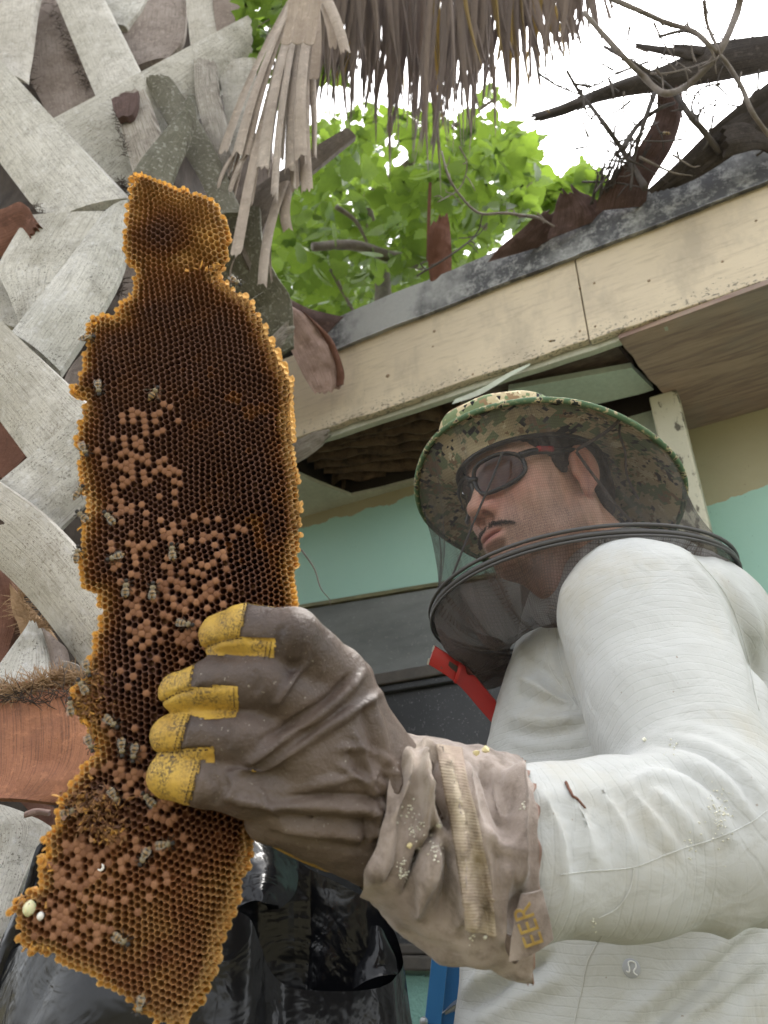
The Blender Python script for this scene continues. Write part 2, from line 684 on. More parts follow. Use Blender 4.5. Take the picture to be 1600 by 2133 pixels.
# ------------------------------------------------------------------ ground
def ground():
    k = NT('dirt and leaf litter')
    v = k.co()
    a = k.noise(3, 6, 0.6, v); b = k.noise(40, 5, 0.7, v)
    col = k.mix(a, (0.16, 0.13, 0.095), (0.09, 0.105, 0.05))
    col = k.mix(k.ramp(b, [(0.5, 0.0), (0.65, 0.7)]), col, (0.24, 0.19, 0.13))
    m = k.done(k.bsdf(col, 0.95, k.bump(b, 0.5, 0.02), 0.1))
    n = 40
    xs = np.sign(np.linspace(-1, 1, n)) * np.abs(np.linspace(-1, 1, n)) ** 3 * 150
    V = [(x, y, 0.03 * noise3(np.array([x, y, 0]), 1.3, 5)) for x in xs for y in xs]
    Fc = [(i * n + j, (i + 1) * n + j, (i + 1) * n + j + 1, i * n + j + 1) for i in range(n - 1) for j in range(n - 1)]
    o = mesh('ground', V, Fc, m)
    tag(o, 'bare dirt and leaf litter around the house', None, None, 'structure')


ground()

# ------------------------------------------------------------------ house
S = 1.35
YF, YW, YR = 1.35, 1.694, 1.789          # fascia face, left wall face, right wall face
ZS = 1.0 + 0.872 * S                     # underside of the soffit
ZFB, ZDB, ZDT = 1.0 + 0.880 * S, 1.0 + 1.067 * S, 1.0 + 1.158 * S


def fascia_mat():
    k = NT('beige painted fascia')
    v = k.co(scale=(0.6, 1, 5))
    v2 = k.co()
    gr = k.noise(22, 6, 0.65, v)
    big = k.noise(5, 4, 0.55, v2)
    col = k.mix(k.ramp(big, [(0.35, 0.0), (0.7, 1.0)]), (0.66, 0.565, 0.415), (0.57, 0.485, 0.36))
    col = k.mix(k.math('MULTIPLY', k.ramp(gr, [(0.52, 0.0), (0.70, 1.0)]), 0.45), col, (0.38, 0.31, 0.225))
    # black mildew pits collecting along the lower edge
    sx = k.n('ShaderNodeSeparateXYZ'); k.set(sx.inputs[0], v2)
    low = k.ramp(k.math('DIVIDE', k.math('SUBTRACT', sx.outputs[2], ZFB), 0.25), [(0.0, 1.0), (0.14, 0.55), (0.45, 0.05), (1.0, 0.0)])
    pit = k.noise(190, 3, 0.6, k.co(scale=(0.6, 1, 1)))
    thr = k.math('SUBTRACT', 0.78, k.math('MULTIPLY', low, 0.22))
    m = k.math('GREATER_THAN', pit, thr)
    col = k.mix(k.math('MULTIPLY', m, 0.75), col, (0.10, 0.09, 0.075))
    st = k.noise(9, 5, 0.7, k.co(scale=(1, 1, 0.5)))
    col = k.mix(k.math('MULTIPLY', k.ramp(st, [(0.50, 0.0), (0.70, 1.0)]), 0.5), col, (0.33, 0.285, 0.22))
    h = k.math('ADD', k.math('MULTIPLY', gr, 0.8), k.math('MULTIPLY', pit, 0.35))
    return k.done(k.bsdf(col, 0.55, k.bump(h, 0.35, 0.004), 0.35))


def drip_mat():
    k = NT('mildewed metal drip edge')
    v = k.co()
    big = k.noise(5, 6, 0.65, k.co(scale=(1, 1, 0.6)))
    fine = k.noise(120, 5, 0.75, v)
    mid = k.noise(28, 5, 0.7, v)
    col = k.mix(fine, (0.30, 0.308, 0.308), (0.42, 0.428, 0.415))
    dark = k.math('MULTIPLY', k.ramp(big, [(0.38, 0.0), (0.56, 1.0)]), k.ramp(k.math('ADD', mid, k.math('MULTIPLY', fine, 0.5)), [(0.58, 0.0), (0.76, 1.0)]))
    col = k.mix(k.math('MULTIPLY', dark, 0.92), col, (0.045, 0.046, 0.052))
    lich = k.math('MULTIPLY', k.ramp(k.noise(9, 4, 0.6, v), [(0.55, 0.0), (0.68, 1.0)]), k.ramp(k.noise(70, 3, 0.6, v), [(0.5, 0.0), (0.62, 1.0)]))
    col = k.mix(k.math('MULTIPLY', lich, 0.55), col, (0.52, 0.54, 0.52))
    return k.done(k.bsdf(col, 0.6, k.bump(k.math('ADD', mid, fine), 0.3, 0.002), 0.4))


def wall_mat(name, z0, amp, slope=0.0, x0=0.0, rough_stucco=0.15):
    """turquoise paint with an older khaki coat left bare above a ragged brush line"""
    k = NT(name)
    v = k.co()
    sx = k.n('ShaderNodeSeparateXYZ'); k.set(sx.inputs[0], v)
    e1 = k.noise(9, 2, 0.5, k.co(scale=(1, 1, 0.15)))
    e2 = k.noise(45, 4, 0.65, k.co(scale=(1, 1, 0.7)))
    edge = k.math('ADD', k.math('MULTIPLY', k.math('SUBTRACT', e1, 0.5), amp), k.math('MULTIPLY', k.math('SUBTRACT', e2, 0.5), amp * 0.55))
    zz = k.math('ADD', k.math('SUBTRACT', sx.outputs[2], z0), edge)
    if slope:
        zz = k.math('SUBTRACT', zz, k.math('MULTIPLY', k.math('SUBTRACT', sx.outputs[0], x0), slope))
    up = k.math('GREATER_THAN', zz, 0.0)
    n = k.noise(7, 5, 0.6, v)
    tq = k.mix(n, (0.33, 0.55, 0.465), (0.385, 0.60, 0.51))
    kh = k.mix(k.noise(11, 5, 0.6, v), (0.34, 0.31, 0.19), (0.41, 0.375, 0.245))
    col = k.mix(up, tq, kh)
    sp = k.noise(170, 2, 0.5, v)
    col = k.mix(k.math('MULTIPLY', k.ramp(sp, [(0.72, 0.0), (0.75, 1.0)]), 0.6), col, (0.07, 0.06, 0.05))
    h = k.math('ADD', k.math('MULTIPLY', k.noise(60, 4, 0.6, v), 0.6), k.math('MULTIPLY', up, -0.15))
    return k.done(k.bsdf(col, 0.6, k.bump(h, rough_stucco, 0.006), 0.35))


M['fascia'] = fascia_mat()
M['drip'] = drip_mat()
M['soffit_paint'] = paint_mat('old pale soffit paint', (0.50, 0.51, 0.42), (0.40, 0.39, 0.31), 0.4, 7, 0.6, 0.1, speck=(60, 0.68, (0.16, 0.14, 0.10)))
M['soffit_green'] = paint_mat('pale green painted board', (0.47, 0.54, 0.46), (0.38, 0.42, 0.35), 0.35, 6, 0.55, 0.1, speck=(50, 0.7, (0.12, 0.11, 0.08)))
M['old_wood'] = paint_mat('raw brown rafter wood', (0.20, 0.155, 0.125), (0.12, 0.09, 0.075), 0.6, 9, 0.85, 0.3, stretch=(0.35, 1, 1), fine=120, var=0.35)
M['cavity'] = paint_mat('near black cavity wood', (0.045, 0.036, 0.03), (0.025, 0.02, 0.018), 0.6, 9, 0.95, 0.3)  # near-black wood tone for the boards inside the eave
M['roof'] = paint_mat('old asphalt roof', (0.07, 0.068, 0.065), (0.045, 0.043, 0.042), 0.5, 12, 0.95, 0.5)


def plywood_mat():
    k = NT('weathered plywood')
    v = k.co(scale=(0.55, 2.6, 1), rot=(0, 0, radians(6)))
    w = k.noise(3.2, 4, 0.55, v, dist=1.4)
    fine = k.noise(46, 5, 0.65, k.co(scale=(0.25, 3.0, 1)))
    col = k.mix(k.ramp(w, [(0.3, 0.0), (0.7, 1.0)]), (0.42, 0.30, 0.235), (0.35, 0.25, 0.205))
    bands = k.ramp(w, [(0.42, 0.0), (0.50, 0.75), (0.53, 0.15), (0.60, 0.0), (0.66, 0.55), (0.7, 0.0)])
    col = k.mix(k.math('MULTIPLY', bands, 0.75), col, (0.19, 0.125, 0.12))
    col = k.mix(k.math('MULTIPLY', k.ramp(fine, [(0.45, 0.0), (0.72, 1.0)]), 0.45), col, (0.11, 0.08, 0.068))
    grey = k.noise(2.3, 4, 0.6, k.co())
    col = k.mix(k.ramp(grey, [(0.46, 0.0), (0.64, 0.65)]), col, (0.29, 0.265, 0.25))
    return k.done(k.bsdf(col, 0.8, k.bump(fine, 0.35, 0.003), 0.25))


M['plywood'] = plywood_mat()


def post_mat():
    k = NT('peeling white post paint')
    v = k.co(scale=(1, 1, 0.5))
    n = k.noise(26, 6, 0.68, v)
    f = k.noise(120, 3, 0.6, v)
    col = k.mix(k.noise(8, 4, 0.6, v), (0.58, 0.56, 0.45), (0.47, 0.46, 0.35))
    col = k.mix(k.ramp(n, [(0.54, 0.0), (0.585, 0.9)]), col, (0.075, 0.065, 0.05))
    col = k.mix(k.math('MULTIPLY', k.ramp(f, [(0.6, 0.0), (0.68, 1.0)]), 0.4), col, (0.2, 0.18, 0.13))
    return k.done(k.bsdf(col, 0.7, k.bump(n, 0.5, 0.004), 0.3))


M['post'] = post_mat()


def panel_mat():
    k = NT('dusty grey awning panel')
    v = k.co(scale=(0.5, 1, 1.6))
    n = k.noise(6, 6, 0.65, v)
    f = k.noise(160, 3, 0.7, k.co())
    col = k.mix(k.ramp(n, [(0.35, 0.0), (0.7, 1.0)]), (0.115, 0.124, 0.119), (0.215, 0.228, 0.218))
    col = k.mix(k.math('MULTIPLY', k.ramp(f, [(0.62, 0.0), (0.7, 1.0)]), 0.5), col, (0.36, 0.37, 0.35))
    return k.done(k.bsdf(col, 0.42, k.bump(n, 0.08, 0.003), 0.5))


def glass_mat():
    k = NT('dusty black window glass')
    v = k.co()
    f = k.noise(210, 2, 0.6, v)
    n = k.noise(5, 5, 0.6, v)
    col = k.mix(k.ramp(n, [(0.3, 0.0), (0.75, 1.0)]), (0.022, 0.024, 0.026), (0.05, 0.052, 0.055))
    col = k.mix(k.math('MULTIPLY', k.ramp(f, [(0.66, 0.0), (0.7, 1.0)]), 0.5), col, (0.3, 0.3, 0.3))
    return k.done(k.bsdf(col, k.ramp(n, [(0.3, 0.28), (0.8, 0.5)]), None, 0.5))


M['panel'] = panel_mat()
M['glass'] = glass_mat()
M['bronze'] = paint_mat('bronze window rail', (0.095, 0.082, 0.068), (0.05, 0.045, 0.04), 0.5, 20, 0.5, 0.1, spec=0.5)

house = thing('house', 'old turquoise bungalow corner with beige fascia and opened soffit', 'house', (0.2, YW, 0))


def px_prism(name, pts, z, dz, mat, parent, jag=0.0, seed=0, bev=0.0):
    """flat board or panel: outline given in pixels on the horizontal plane z, dz thick upwards"""
    rng = np.random.RandomState(seed)
    P = []
    for i, p in enumerate(pts):
        q = pts[(i + 1) % len(pts)]
        a, b = on_z(p[0], p[1], z), on_z(q[0], q[1], z)
        n = max(1, int(np.linalg.norm(b - a) / 0.03)) if jag and len(p) > 2 else 1
        for s in range(n):
            c = a + (b - a) * s / n
            if n > 1 and s:
                c[:2] += rng.uniform(-jag, jag, 2)
            P.append(c)
    n = len(P)
    V = [*P, *[p + np.array([0, 0, dz]) for p in P]]
    Fc = [tuple(range(n)), tuple(range(2 * n - 1, n - 1, -1))] + [(i, (i + 1) % n + 0, n + (i + 1) % n, n + i) for i in range(n)]
    o = mesh(name, V, Fc, mat, parent, smooth=False)
    bm = bmesh.new(); bm.from_mesh(o.data); bmesh.ops.recalc_face_normals(bm, faces=bm.faces); bm.to_mesh(o.data); bm.free()
    if bev:
        bevel_obj(o, bev, 1)
    return o


def wavy_board(name, x0, x1, y0, y1, z0, z1, mat, parent, amp=0.003, seed=0):
    """board whose lower edge is slightly worn and uneven"""
    n = max(4, int((x1 - x0) / 0.02))
    xs = np.linspace(x0, x1, n)
    w = np.array([noise3(np.array([x * 1.0, seed, 0.3]), 18, seed) for x in xs]) * amp
    V, Fc = [], []
    for x, e in zip(xs, w):
        V += [(x, y0, z0 + e), (x, y1, z0 + e), (x, y1, z1), (x, y0, z1)]
    for i in range(n - 1):
        a = 4 * i
        for k in range(4):
            k2 = (k + 1) % 4
            Fc.append((a + k, a + 4 + k, a + 4 + k2, a + k2))
    Fc += [(0, 1, 2, 3), tuple(4 * (n - 1) + k for k in (3, 2, 1, 0))]
    o = mesh(name, V, Fc, mat, parent, smooth=False)
    bm = bmesh.new(); bm.from_mesh(o.data); bmesh.ops.recalc_face_normals(bm, faces=bm.faces); bm.to_mesh(o.data); bm.free()
    bevel_obj(o, 0.0025, 2)
    return o


JX = on_y(1215, 640, YF)[0]
wavy_board('fascia_board', -1.13, JX - 0.0012, YF, YF + 0.02, ZFB, ZDB + 0.05, M['fascia'], house, 0.003, 3)
tag(wavy_board('fascia_board', JX + 0.0012, 1.6, YF, YF + 0.02, ZFB - 0.002, ZDB + 0.05, M['fascia'], house, 0.003, 8), 'right fascia board butted against the other at a thin joint')
k = NT('rusty nail head'); M['nail'] = k.done(k.bsdf(k.mix(k.noise(300, 3, 0.6), (0.20, 0.13, 0.08), (0.36, 0.28, 0.18)), 0.7, None, 0.4))
for (nx, ny, nr_) in ((808, 783, 0.006), (905, 690, 0.0045), (902, 722, 0.0025), (1208, 600, 0.003), (1238, 590, 0.003), (1208, 690, 0.003), (1240, 680, 0.003), (1505, 545, 0.003), (1352, 585, 0.0035), (985, 780, 0.003), (1575, 460, 0.003)):
    p = on_y(nx, ny, YF)
    tube('nail_head', [p + np.array([0, 0.002, 0]), p + np.array([0, -0.0012, 0]), p + np.array([0, -0.0018, 0])], [nr_, nr_ * 0.95, nr_ * 0.5], M['nail'], house, 10)
# thin sub-fascia strip that shows under the boards
wavy_board('soffit_strip', -1.03, 1.6, YF + 0.021, YF + 0.04, ZS - 0.002, ZFB + 0.03, M['soffit_paint'], house, 0.004, 12)
# metal drip edge: face, top return and kicked lip
dv = []
xs = np.linspace(-0.945, 1.6, 120)
prof = [(YF - 0.016, ZDB - 0.004), (YF - 0.012, ZDB + 0.004), (YF - 0.012, ZDT - 0.004), (YF - 0.008, ZDT), (YF + 0.14, ZDT + 0.03), (YF + 0.14, ZDT + 0.026), (YF - 0.002, ZDT - 0.006), (YF - 0.002, ZDB)]
for x in xs:
    e = 0.0035 * noise3(np.array([x, 0, 0]), 7, 21) + 0.0015 * noise3(np.array([x, 0, 0]), 31, 22)
    for (y, z) in prof:
        dv.append((x, y, z + e))
nP = len(prof)
df = [(i * nP + k, i * nP + (k + 1) % nP, (i + 1) * nP + (k + 1) % nP, (i + 1) * nP + k) for i in range(len(xs) - 1) for k in range(nP)]
df += [tuple(range(nP - 1, -1, -1)), tuple((len(xs) - 1) * nP + k for k in range(nP))]
drip = mesh('drip_edge', dv, df, M['drip'], house, smooth=False)
# roof deck, rising away from the eave
rz = lambda y: ZDT - 0.028 + (y - YF) * 0.16
V = [(-1.1, YF + 0.0, rz(YF)), (1.6, YF, rz(YF)), (1.6, 6.0, rz(6.0)), (-1.1, 6.0, rz(6.0))]
V = V + [(x, y, z - 0.02) for (x, y, z) in V]
hexa('roof', V[4:] + V[:4], M['roof'], house)
# walls
XJ = on_y(1398, 860, YW)[0]
z_kh = 1.0 + 0.0
wl = hexa('wall', [(-1.5, YW, 0), (XJ, YW, 0), (XJ, YW + 0.12, 0), (-1.5, YW + 0.12, 0), (-1.5, YW, ZS + 0.008), (XJ, YW, ZS + 0.25), (XJ, YW + 0.12, ZS + 0.25), (-1.5, YW + 0.12, ZS + 0.008)],
          wall_mat('turquoise wall paint', on_y(760, 1062, YW)[2], 0.05), house)
zr0, zr1 = on_y(1455, 1070, YR), on_y(1545, 1028, YR)
hexa('wall', [(XJ + 0.002, YR, 0), (1.6, YR, 0), (1.6, YR + 0.12, 0), (XJ + 0.002, YR + 0.12, 0), (XJ + 0.002, YR, ZS + 0.25), (1.6, YR, ZS + 0.25), (1.6, YR + 0.12, ZS + 0.25), (XJ + 0.002, YR + 0.12, ZS + 0.25)],
     wall_mat('turquoise wall paint far', (zr0[2] + zr1[2]) / 2 + 0.0, 0.03, 0.16, (zr0[0] + zr1[0]) / 2), house)
# end of the roof space and cavity lining
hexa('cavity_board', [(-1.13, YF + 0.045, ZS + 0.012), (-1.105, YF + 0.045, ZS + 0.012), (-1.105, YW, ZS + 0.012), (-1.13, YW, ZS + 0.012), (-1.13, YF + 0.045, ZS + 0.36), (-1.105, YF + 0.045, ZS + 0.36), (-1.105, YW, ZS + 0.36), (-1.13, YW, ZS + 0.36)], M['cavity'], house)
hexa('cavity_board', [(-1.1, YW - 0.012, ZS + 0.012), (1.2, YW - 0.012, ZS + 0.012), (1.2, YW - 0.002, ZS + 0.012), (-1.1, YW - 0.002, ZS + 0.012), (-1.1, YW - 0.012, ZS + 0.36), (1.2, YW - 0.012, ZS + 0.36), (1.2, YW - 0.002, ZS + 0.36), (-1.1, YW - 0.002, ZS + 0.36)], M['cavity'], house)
# what is left of the soffit
px_prism('soffit_panel', [(500, 985), (612, 984), (660, 1005, 1), (731, 1033), (800, 1018, 1), (960, 975), (960, 998), (880, 1012), (500, 1120)], ZS, 0.010, M['soffit_paint'], house, 0.002, 3)
ply = px_prism('plywood_panel', [(1289, 706, 1), (1318, 742, 1), (1352, 790, 1), (1380, 818, 1), (1436, 896), (1640, 837), (1640, 577)], ZS - 0.004, 0.012, M['plywood'], house, 0.004, 5)
tag(ply, 'broken end of the brown plywood soffit panel')
px_prism('green_board', [(1060, 812), (1316, 766, 1), (1338, 788, 1), (1362, 812), (1330, 822), (1060, 884)], ZS + 0.012, 0.016, M['soffit_green'], house, 0.003, 7)
px_prism('rafter_board', [(960, 806), (1090, 764), (1288, 723, 1), (1322, 764), (1060, 809), (960, 850)], ZS + 0.05, 0.02, M['old_wood'], house, 0.002, 9)
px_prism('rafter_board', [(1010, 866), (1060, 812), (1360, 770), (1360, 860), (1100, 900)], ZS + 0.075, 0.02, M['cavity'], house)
# frieze behind the post
fr = [on_y(1250, 870, YW - 0.02)[0], on_y(1375, 850, YW - 0.02)[0]]
box('frieze_board', (fr[0], YW - 0.02, ZS - 0.16), (fr[1], YW - 0.002, ZS + 0.008), M['soffit_green'], house, 0.002)
# post
pY = 1.60
pl, pr = on_y(1352, 830, pY)[0], on_y(1414, 830, pY)[0]
post = box('post', (pl, pY, 0.0), (pr, pY + 0.07, ZS - 0.005), M['post'], house, 0.004)
# dangling trim lath
strap('lath', [(941, 842, 948, 832, 1.83), (1000, 822, 1004, 808, 1.80), (1060, 786, 1064, 774, 1.775), (1102, 762, 1106, 757, 1.77)], paint_mat('pale lath paint', (0.66, 0.72, 0.63), (0.52, 0.56, 0.48), 0.3, 9), house, bulge=0.0, thick=0.004, nl=14, na=4)
# splintered end of a soffit board by the comb
strap('splintered_board', [(612, 968, 600, 924, 1.97), (640, 952, 628, 912, 1.95), (664, 934, 652, 900, 1.935), (684, 916, 676, 894, 1.925)], M['boot_wood'], house, bulge=0.004, thick=0.02, nl=12, na=8, ragged=(0, 0.012), seed=4, rough=0.004)
strap('splintered_board', [(566, 730, 560, 706, 1.62), (580, 724, 576, 690, 1.60), (598, 712, 594, 672, 1.58)], M['boot_wood'], house, bulge=0.003, thick=0.03, nl=10, na=8, ragged=(0, 0.008), seed=6, rough=0.003)

# window with a hinged panel over dark glass
win = mesh('window', *box_geo((-1.45, YW - 0.008, 0.985), (-0.42, YW - 0.003, 1.84)), M['bronze'], house, smooth=False)
zt0, zt1 = on_y(620, 1272, YW)[2], on_y(920, 1236, YW)[2]
xa, xb = -1.45, on_y(1090, 1230, YW)[0]
zr_t, zr_b = on_y(900, 1386, YW - 0.03)[2], on_y(900, 1412, YW - 0.03)[2]
hexa('panel', [(xa, YW - 0.022, zr_t), (xb, YW - 0.022, zr_t), (xb, YW - 0.010, zr_t), (xa, YW - 0.010, zr_t),
               (xa, YW - 0.022, zt0 + 0.004), (xb, YW - 0.022, zt1 - 0.004), (xb, YW - 0.010, zt1 - 0.004), (xa, YW - 0.010, zt0 + 0.004)], M['panel'], win, 0.002)
hexa('trim', [(xa, YW - 0.03, zt0 + 0.006), (xb, YW - 0.03, zt1 - 0.002), (xb, YW - 0.009, zt1 - 0.002), (xa, YW - 0.009, zt0 + 0.006),
              (xa, YW - 0.012, zt0 + 0.026), (xb, YW - 0.012, zt1 + 0.016), (xb, YW - 0.009, zt1 + 0.016), (xa, YW - 0.009, zt0 + 0.026)], paint_mat('olive window trim', (0.24, 0.215, 0.11), (0.10, 0.09, 0.05), 0.6, 14), win)
box('rail', (xa, YW - 0.045, zr_b), (xb, YW - 0.010, zr_t - 0.001), M['bronze'], win, 0.004)
box('rail', (xa, YW - 0.034, zr_b - 0.018), (xb, YW - 0.010, zr_b - 0.001), M['glass'], win, 0.003)
box('pane', (xa, YW - 0.016, 1.0), (xb, YW - 0.009, zr_b - 0.019), M['glass'], win)
zs_t, zs_b = on_y(850, 1990, YW - 0.03)[2], on_y(850, 2022, YW - 0.03)[2]
box('sill', (xa, YW - 0.05, zs_b), (xb, YW - 0.010, zs_t), M['bronze'], win, 0.004)
box('sill', (xa, YW - 0.035, zs_t + 0.001), (xb, YW - 0.010, zs_t + 0.022), M['bronze'], win, 0.004)
# rough stucco band under the window
k = NT('rough turquoise stucco'); v = k.co(); n1 = k.noise(70, 5, 0.7, v); n2 = k.noise(9, 4, 0.6, v)
cst = k.mix(n2, (0.26, 0.52, 0.46), (0.34, 0.60, 0.53)); cst = k.mix(k.ramp(k.noise(40, 3, 0.6, v), [(0.62, 0.0), (0.7, 0.8)]), cst, (0.10, 0.09, 0.07))
M['stucco'] = k.done(k.bsdf(cst, 0.8, k.bump(n1, 0.9, 0.01), 0.2))
box('stucco_band', (xa, YW - 0.014, 0.0), (xb, YW - 0.001, zs_b - 0.008), M['stucco'], house, 0.003)

# honeycomb sheets still hanging in the eave
k = NT('old eave comb'); v = k.co(); n1 = k.noise(30, 5, 0.65, v); n2 = k.noise(8, 4, 0.6, v)
cc = k.mix(n2, (0.22, 0.15, 0.09), (0.08, 0.056, 0.04)); cc = k.mix(k.ramp(n1, [(0.45, 0.0), (0.65, 0.8)]), cc, (0.05, 0.035, 0.028))  # comb colours darkened to paint the dimness inside the eave hole
vr = k.vor(190, v)
M['eave_comb'] = k.done(k.bsdf(cc, 0.75, k.bump(k.math('ADD', vr, n1), 0.6, 0.004), 0.3))
eave_lines = [
    [(622, 912), (760, 868), (900, 836), (1020, 832)],
    [(650, 918), (760, 900), (880, 878), (1000, 868)],
    [(640, 934), (780, 914), (880, 900), (1000, 893)],
    [(630, 948), (740, 930), (860, 922), (990, 912)],
    [(640, 962), (740, 948), (860, 940), (990, 930)],
    [(655, 976), (760, 966), (850, 958), (980, 948)],
    [(675, 990), (760, 982), (850, 976), (960, 966)],
    [(690, 1004), (770, 998), (850, 992), (940, 982)],
    [(712, 1016), (780, 1012), (850, 1004), (930, 996)],
]
eave_lbl = ['hanging comb sheet right behind the fascia in the eave hole', 'second hanging comb sheet behind the fascia', 'third wavy comb sheet in the eave hole', 'fourth wavy comb sheet in the eave hole',
            'middle wavy comb sheet of the eave colony', 'sixth wavy comb sheet in the eave hole', 'seventh wavy comb sheet in the eave hole', 'comb sheet second from the wall in the eave hole', 'last comb sheet nearest the wall in the eave hole']
for i, ln in enumerate(eave_lines):
    zb = ZS + 0.045 + 0.004 * (i % 3) + (0.03 if i == 0 else 0)
    P = smooth_path([on_z(x, y, zb) for x, y in ln], 60)
    wv = np.array([noise3(np.array([t * 9.0, i * 3.1, 0]), 1, 40 + i) + 0.3 * noise3(np.array([t * 15.0, i * 3.1, 0]), 1, 60 + i) for t in np.linspace(0, 1, 60)])
    hd = nrm(np.cross(P[-1] - P[0], [0, 0, 1]))
    V, Fc = [], []
    nz = 7
    for j in range(60):
        c = P[j] + hd * wv[j] * 0.012
        dz = 0.006 * noise3(np.array([j * 0.13, i, 2.0]), 1, 90)
        for q in range(nz):
            u = q / (nz - 1)
            th = 0.0062 * (0.55 + 0.45 * min(1, u * 4)) if q else 0.003
            V += [c + hd * (th + 0.004 * wv[j] * u) + np.array([0, 0, dz * (1 - u) + u * 0.24]), c - hd * (th - 0.004 * wv[j] * u) + np.array([0, 0, dz * (1 - u) + u * 0.24])]
    w2 = nz * 2
    for j in range(59):
        for q in range(nz - 1):
            a = j * w2 + q * 2
            Fc += [(a, a + 2, a + w2 + 2, a + w2), (a + 1, a + w2 + 1, a + w2 + 3, a + 3)]
        a = j * w2
        Fc.append((a, a + w2, a + w2 + 1, a + 1))
        a = j * w2 + (nz - 1) * 2
        Fc.append((a, a + 1, a + w2 + 1, a + w2))
    o = mesh('eave_comb', V, Fc, M['eave_comb'])
    tag(o, eave_lbl[i], 'honeycomb', 'comb sheets inside the eave')
# a rootlet hanging beside the held comb
tag(tube('rootlet', smooth_path([at(628, 1145, 1.2), at(655, 1185, 1.21), at(668, 1225, 1.2), at(686, 1248, 1.21), at(688, 1262, 1.21)], 24), np.linspace(0.0014, 0.0006, 24), M['twig_light'], None, 6),
    'thin dry rootlet hanging before the turquoise wall beside the comb', 'rootlet')
# ------------------------------------------------------------------ the piece of brood comb held up to the camera
COMB = np.array([(275, 352), (300, 360), (330, 372), (370, 380), (420, 395), (455, 420), (474, 455), (478, 500), (466, 540), (448, 560), (462, 568), (490, 588), (520, 610), (545, 650),
        (560, 690), (585, 738), (605, 770), (612, 810), (606, 850), (612, 920), (618, 980), (625, 1040), (628, 1100), (619, 1160), (613, 1200), (618, 1250), (615, 1300), (600, 1400), (582, 1500),
        (562, 1600), (547, 1690), (533, 1740), (520, 1790), (505, 1850), (482, 1920), (460, 1980), (440, 2040), (412, 2105), (392, 2150), (340, 2143), (290, 2112), (235, 2066), (185, 2031), (140, 2011),
        (105, 1985), (62, 1986), (42, 1966), (30, 1930), (24, 1908), (10, 1898), (20, 1880), (48, 1868), (70, 1856), (86, 1840), (76, 1815), (78, 1800), (96, 1780), (78, 1760), (95, 1735), (110, 1712),
        (115, 1680), (131, 1645), (150, 1628), (168, 1598), (192, 1570), (200, 1545), (184, 1530), (180, 1508), (160, 1490), (145, 1465), (152, 1438), (176, 1418), (186, 1388), (183, 1365), (197, 1348),
        (191, 1328), (208, 1306), (208, 1264), (197, 1238), (180, 1233), (166, 1224), (163, 1188), (166, 1131), (169, 1098), (180, 1047), (170, 1030), (163, 1000), (162, 963), (157, 912), (164, 892),
        (179, 849), (174, 823), (152, 822), (147, 810), (159, 800), (168, 772), (177, 765), (176, 742), (180, 712), (180, 690), (185, 679), (187, 658), (202, 667), (217, 655), (230, 662), (247, 660), (246, 643),
        (262, 624), (275, 611), (277, 600), (278, 555), (260, 530), (255, 480), (260, 430), (264, 395)], float)
_i0, _i1 = 1 / 0.625, 1 / 0.485
CO, CU = at(380, 1230, 1 / (_i0 + (_i1 - _i0) * (1230 - 360) / (2100 - 360))), RT.copy()
_t, _b = at(380, 360, 1 / _i0), at(380, 2100, 1 / _i1)
CV = nrm((_t - _b) - RT * ((_t - _b) @ RT))
CN = np.cross(CU, CV)                         # towards the viewer


def comb_px(x, y):
    """pixel -> (u, v) metres on the comb plane"""
    r = ray(x, y)
    t = ((CO - CAM) @ CN) / (r @ CN)
    q = CAM + r * t - CO
    return np.array([q @ CU, q @ CV])


COMB_UV = np.array([comb_px(*p) for p in COMB])
PITCH_C = 0.0045


def comb_pix(UV):
    P = CO + UV[:, :1] * CU + UV[:, 1:2] * CV - CAM
    d = P @ FW
    return np.stack([800 + F_PX * (P @ RT) / d, 1066.5 - F_PX * (P @ UP) / d], 1)


def comb_warp(UV):
    q = np.concatenate([UV, np.zeros((len(UV), 1))], 1)
    return UV + 0.0045 * np.stack([noise3(q, 16, 1), noise3(q, 16, 2)], 1) + 0.0011 * np.stack([noise3(q, 90, 3), noise3(q, 90, 4)], 1)


def comb_height(UV):
    """height of the open face above the comb plane (m), rounding off at the rim"""
    q = np.concatenate([UV, np.zeros((len(UV), 1))], 1)
    e, _ = poly_dist(UV, COMB_UV)
    ins = in_poly(UV, COMB_UV)
    e = np.where(ins, e, 0)
    h = 0.0045 * noise3(q, 14, 7) + 0.0022 * noise3(q, 45, 8)
    right = np.clip((UV[:, 0] + 0.02) / 0.05, 0, 1)
    return h - (0.002 + 0.0065 * right) * np.clip(1 - e / 0.017, 0, 1) ** 2, e


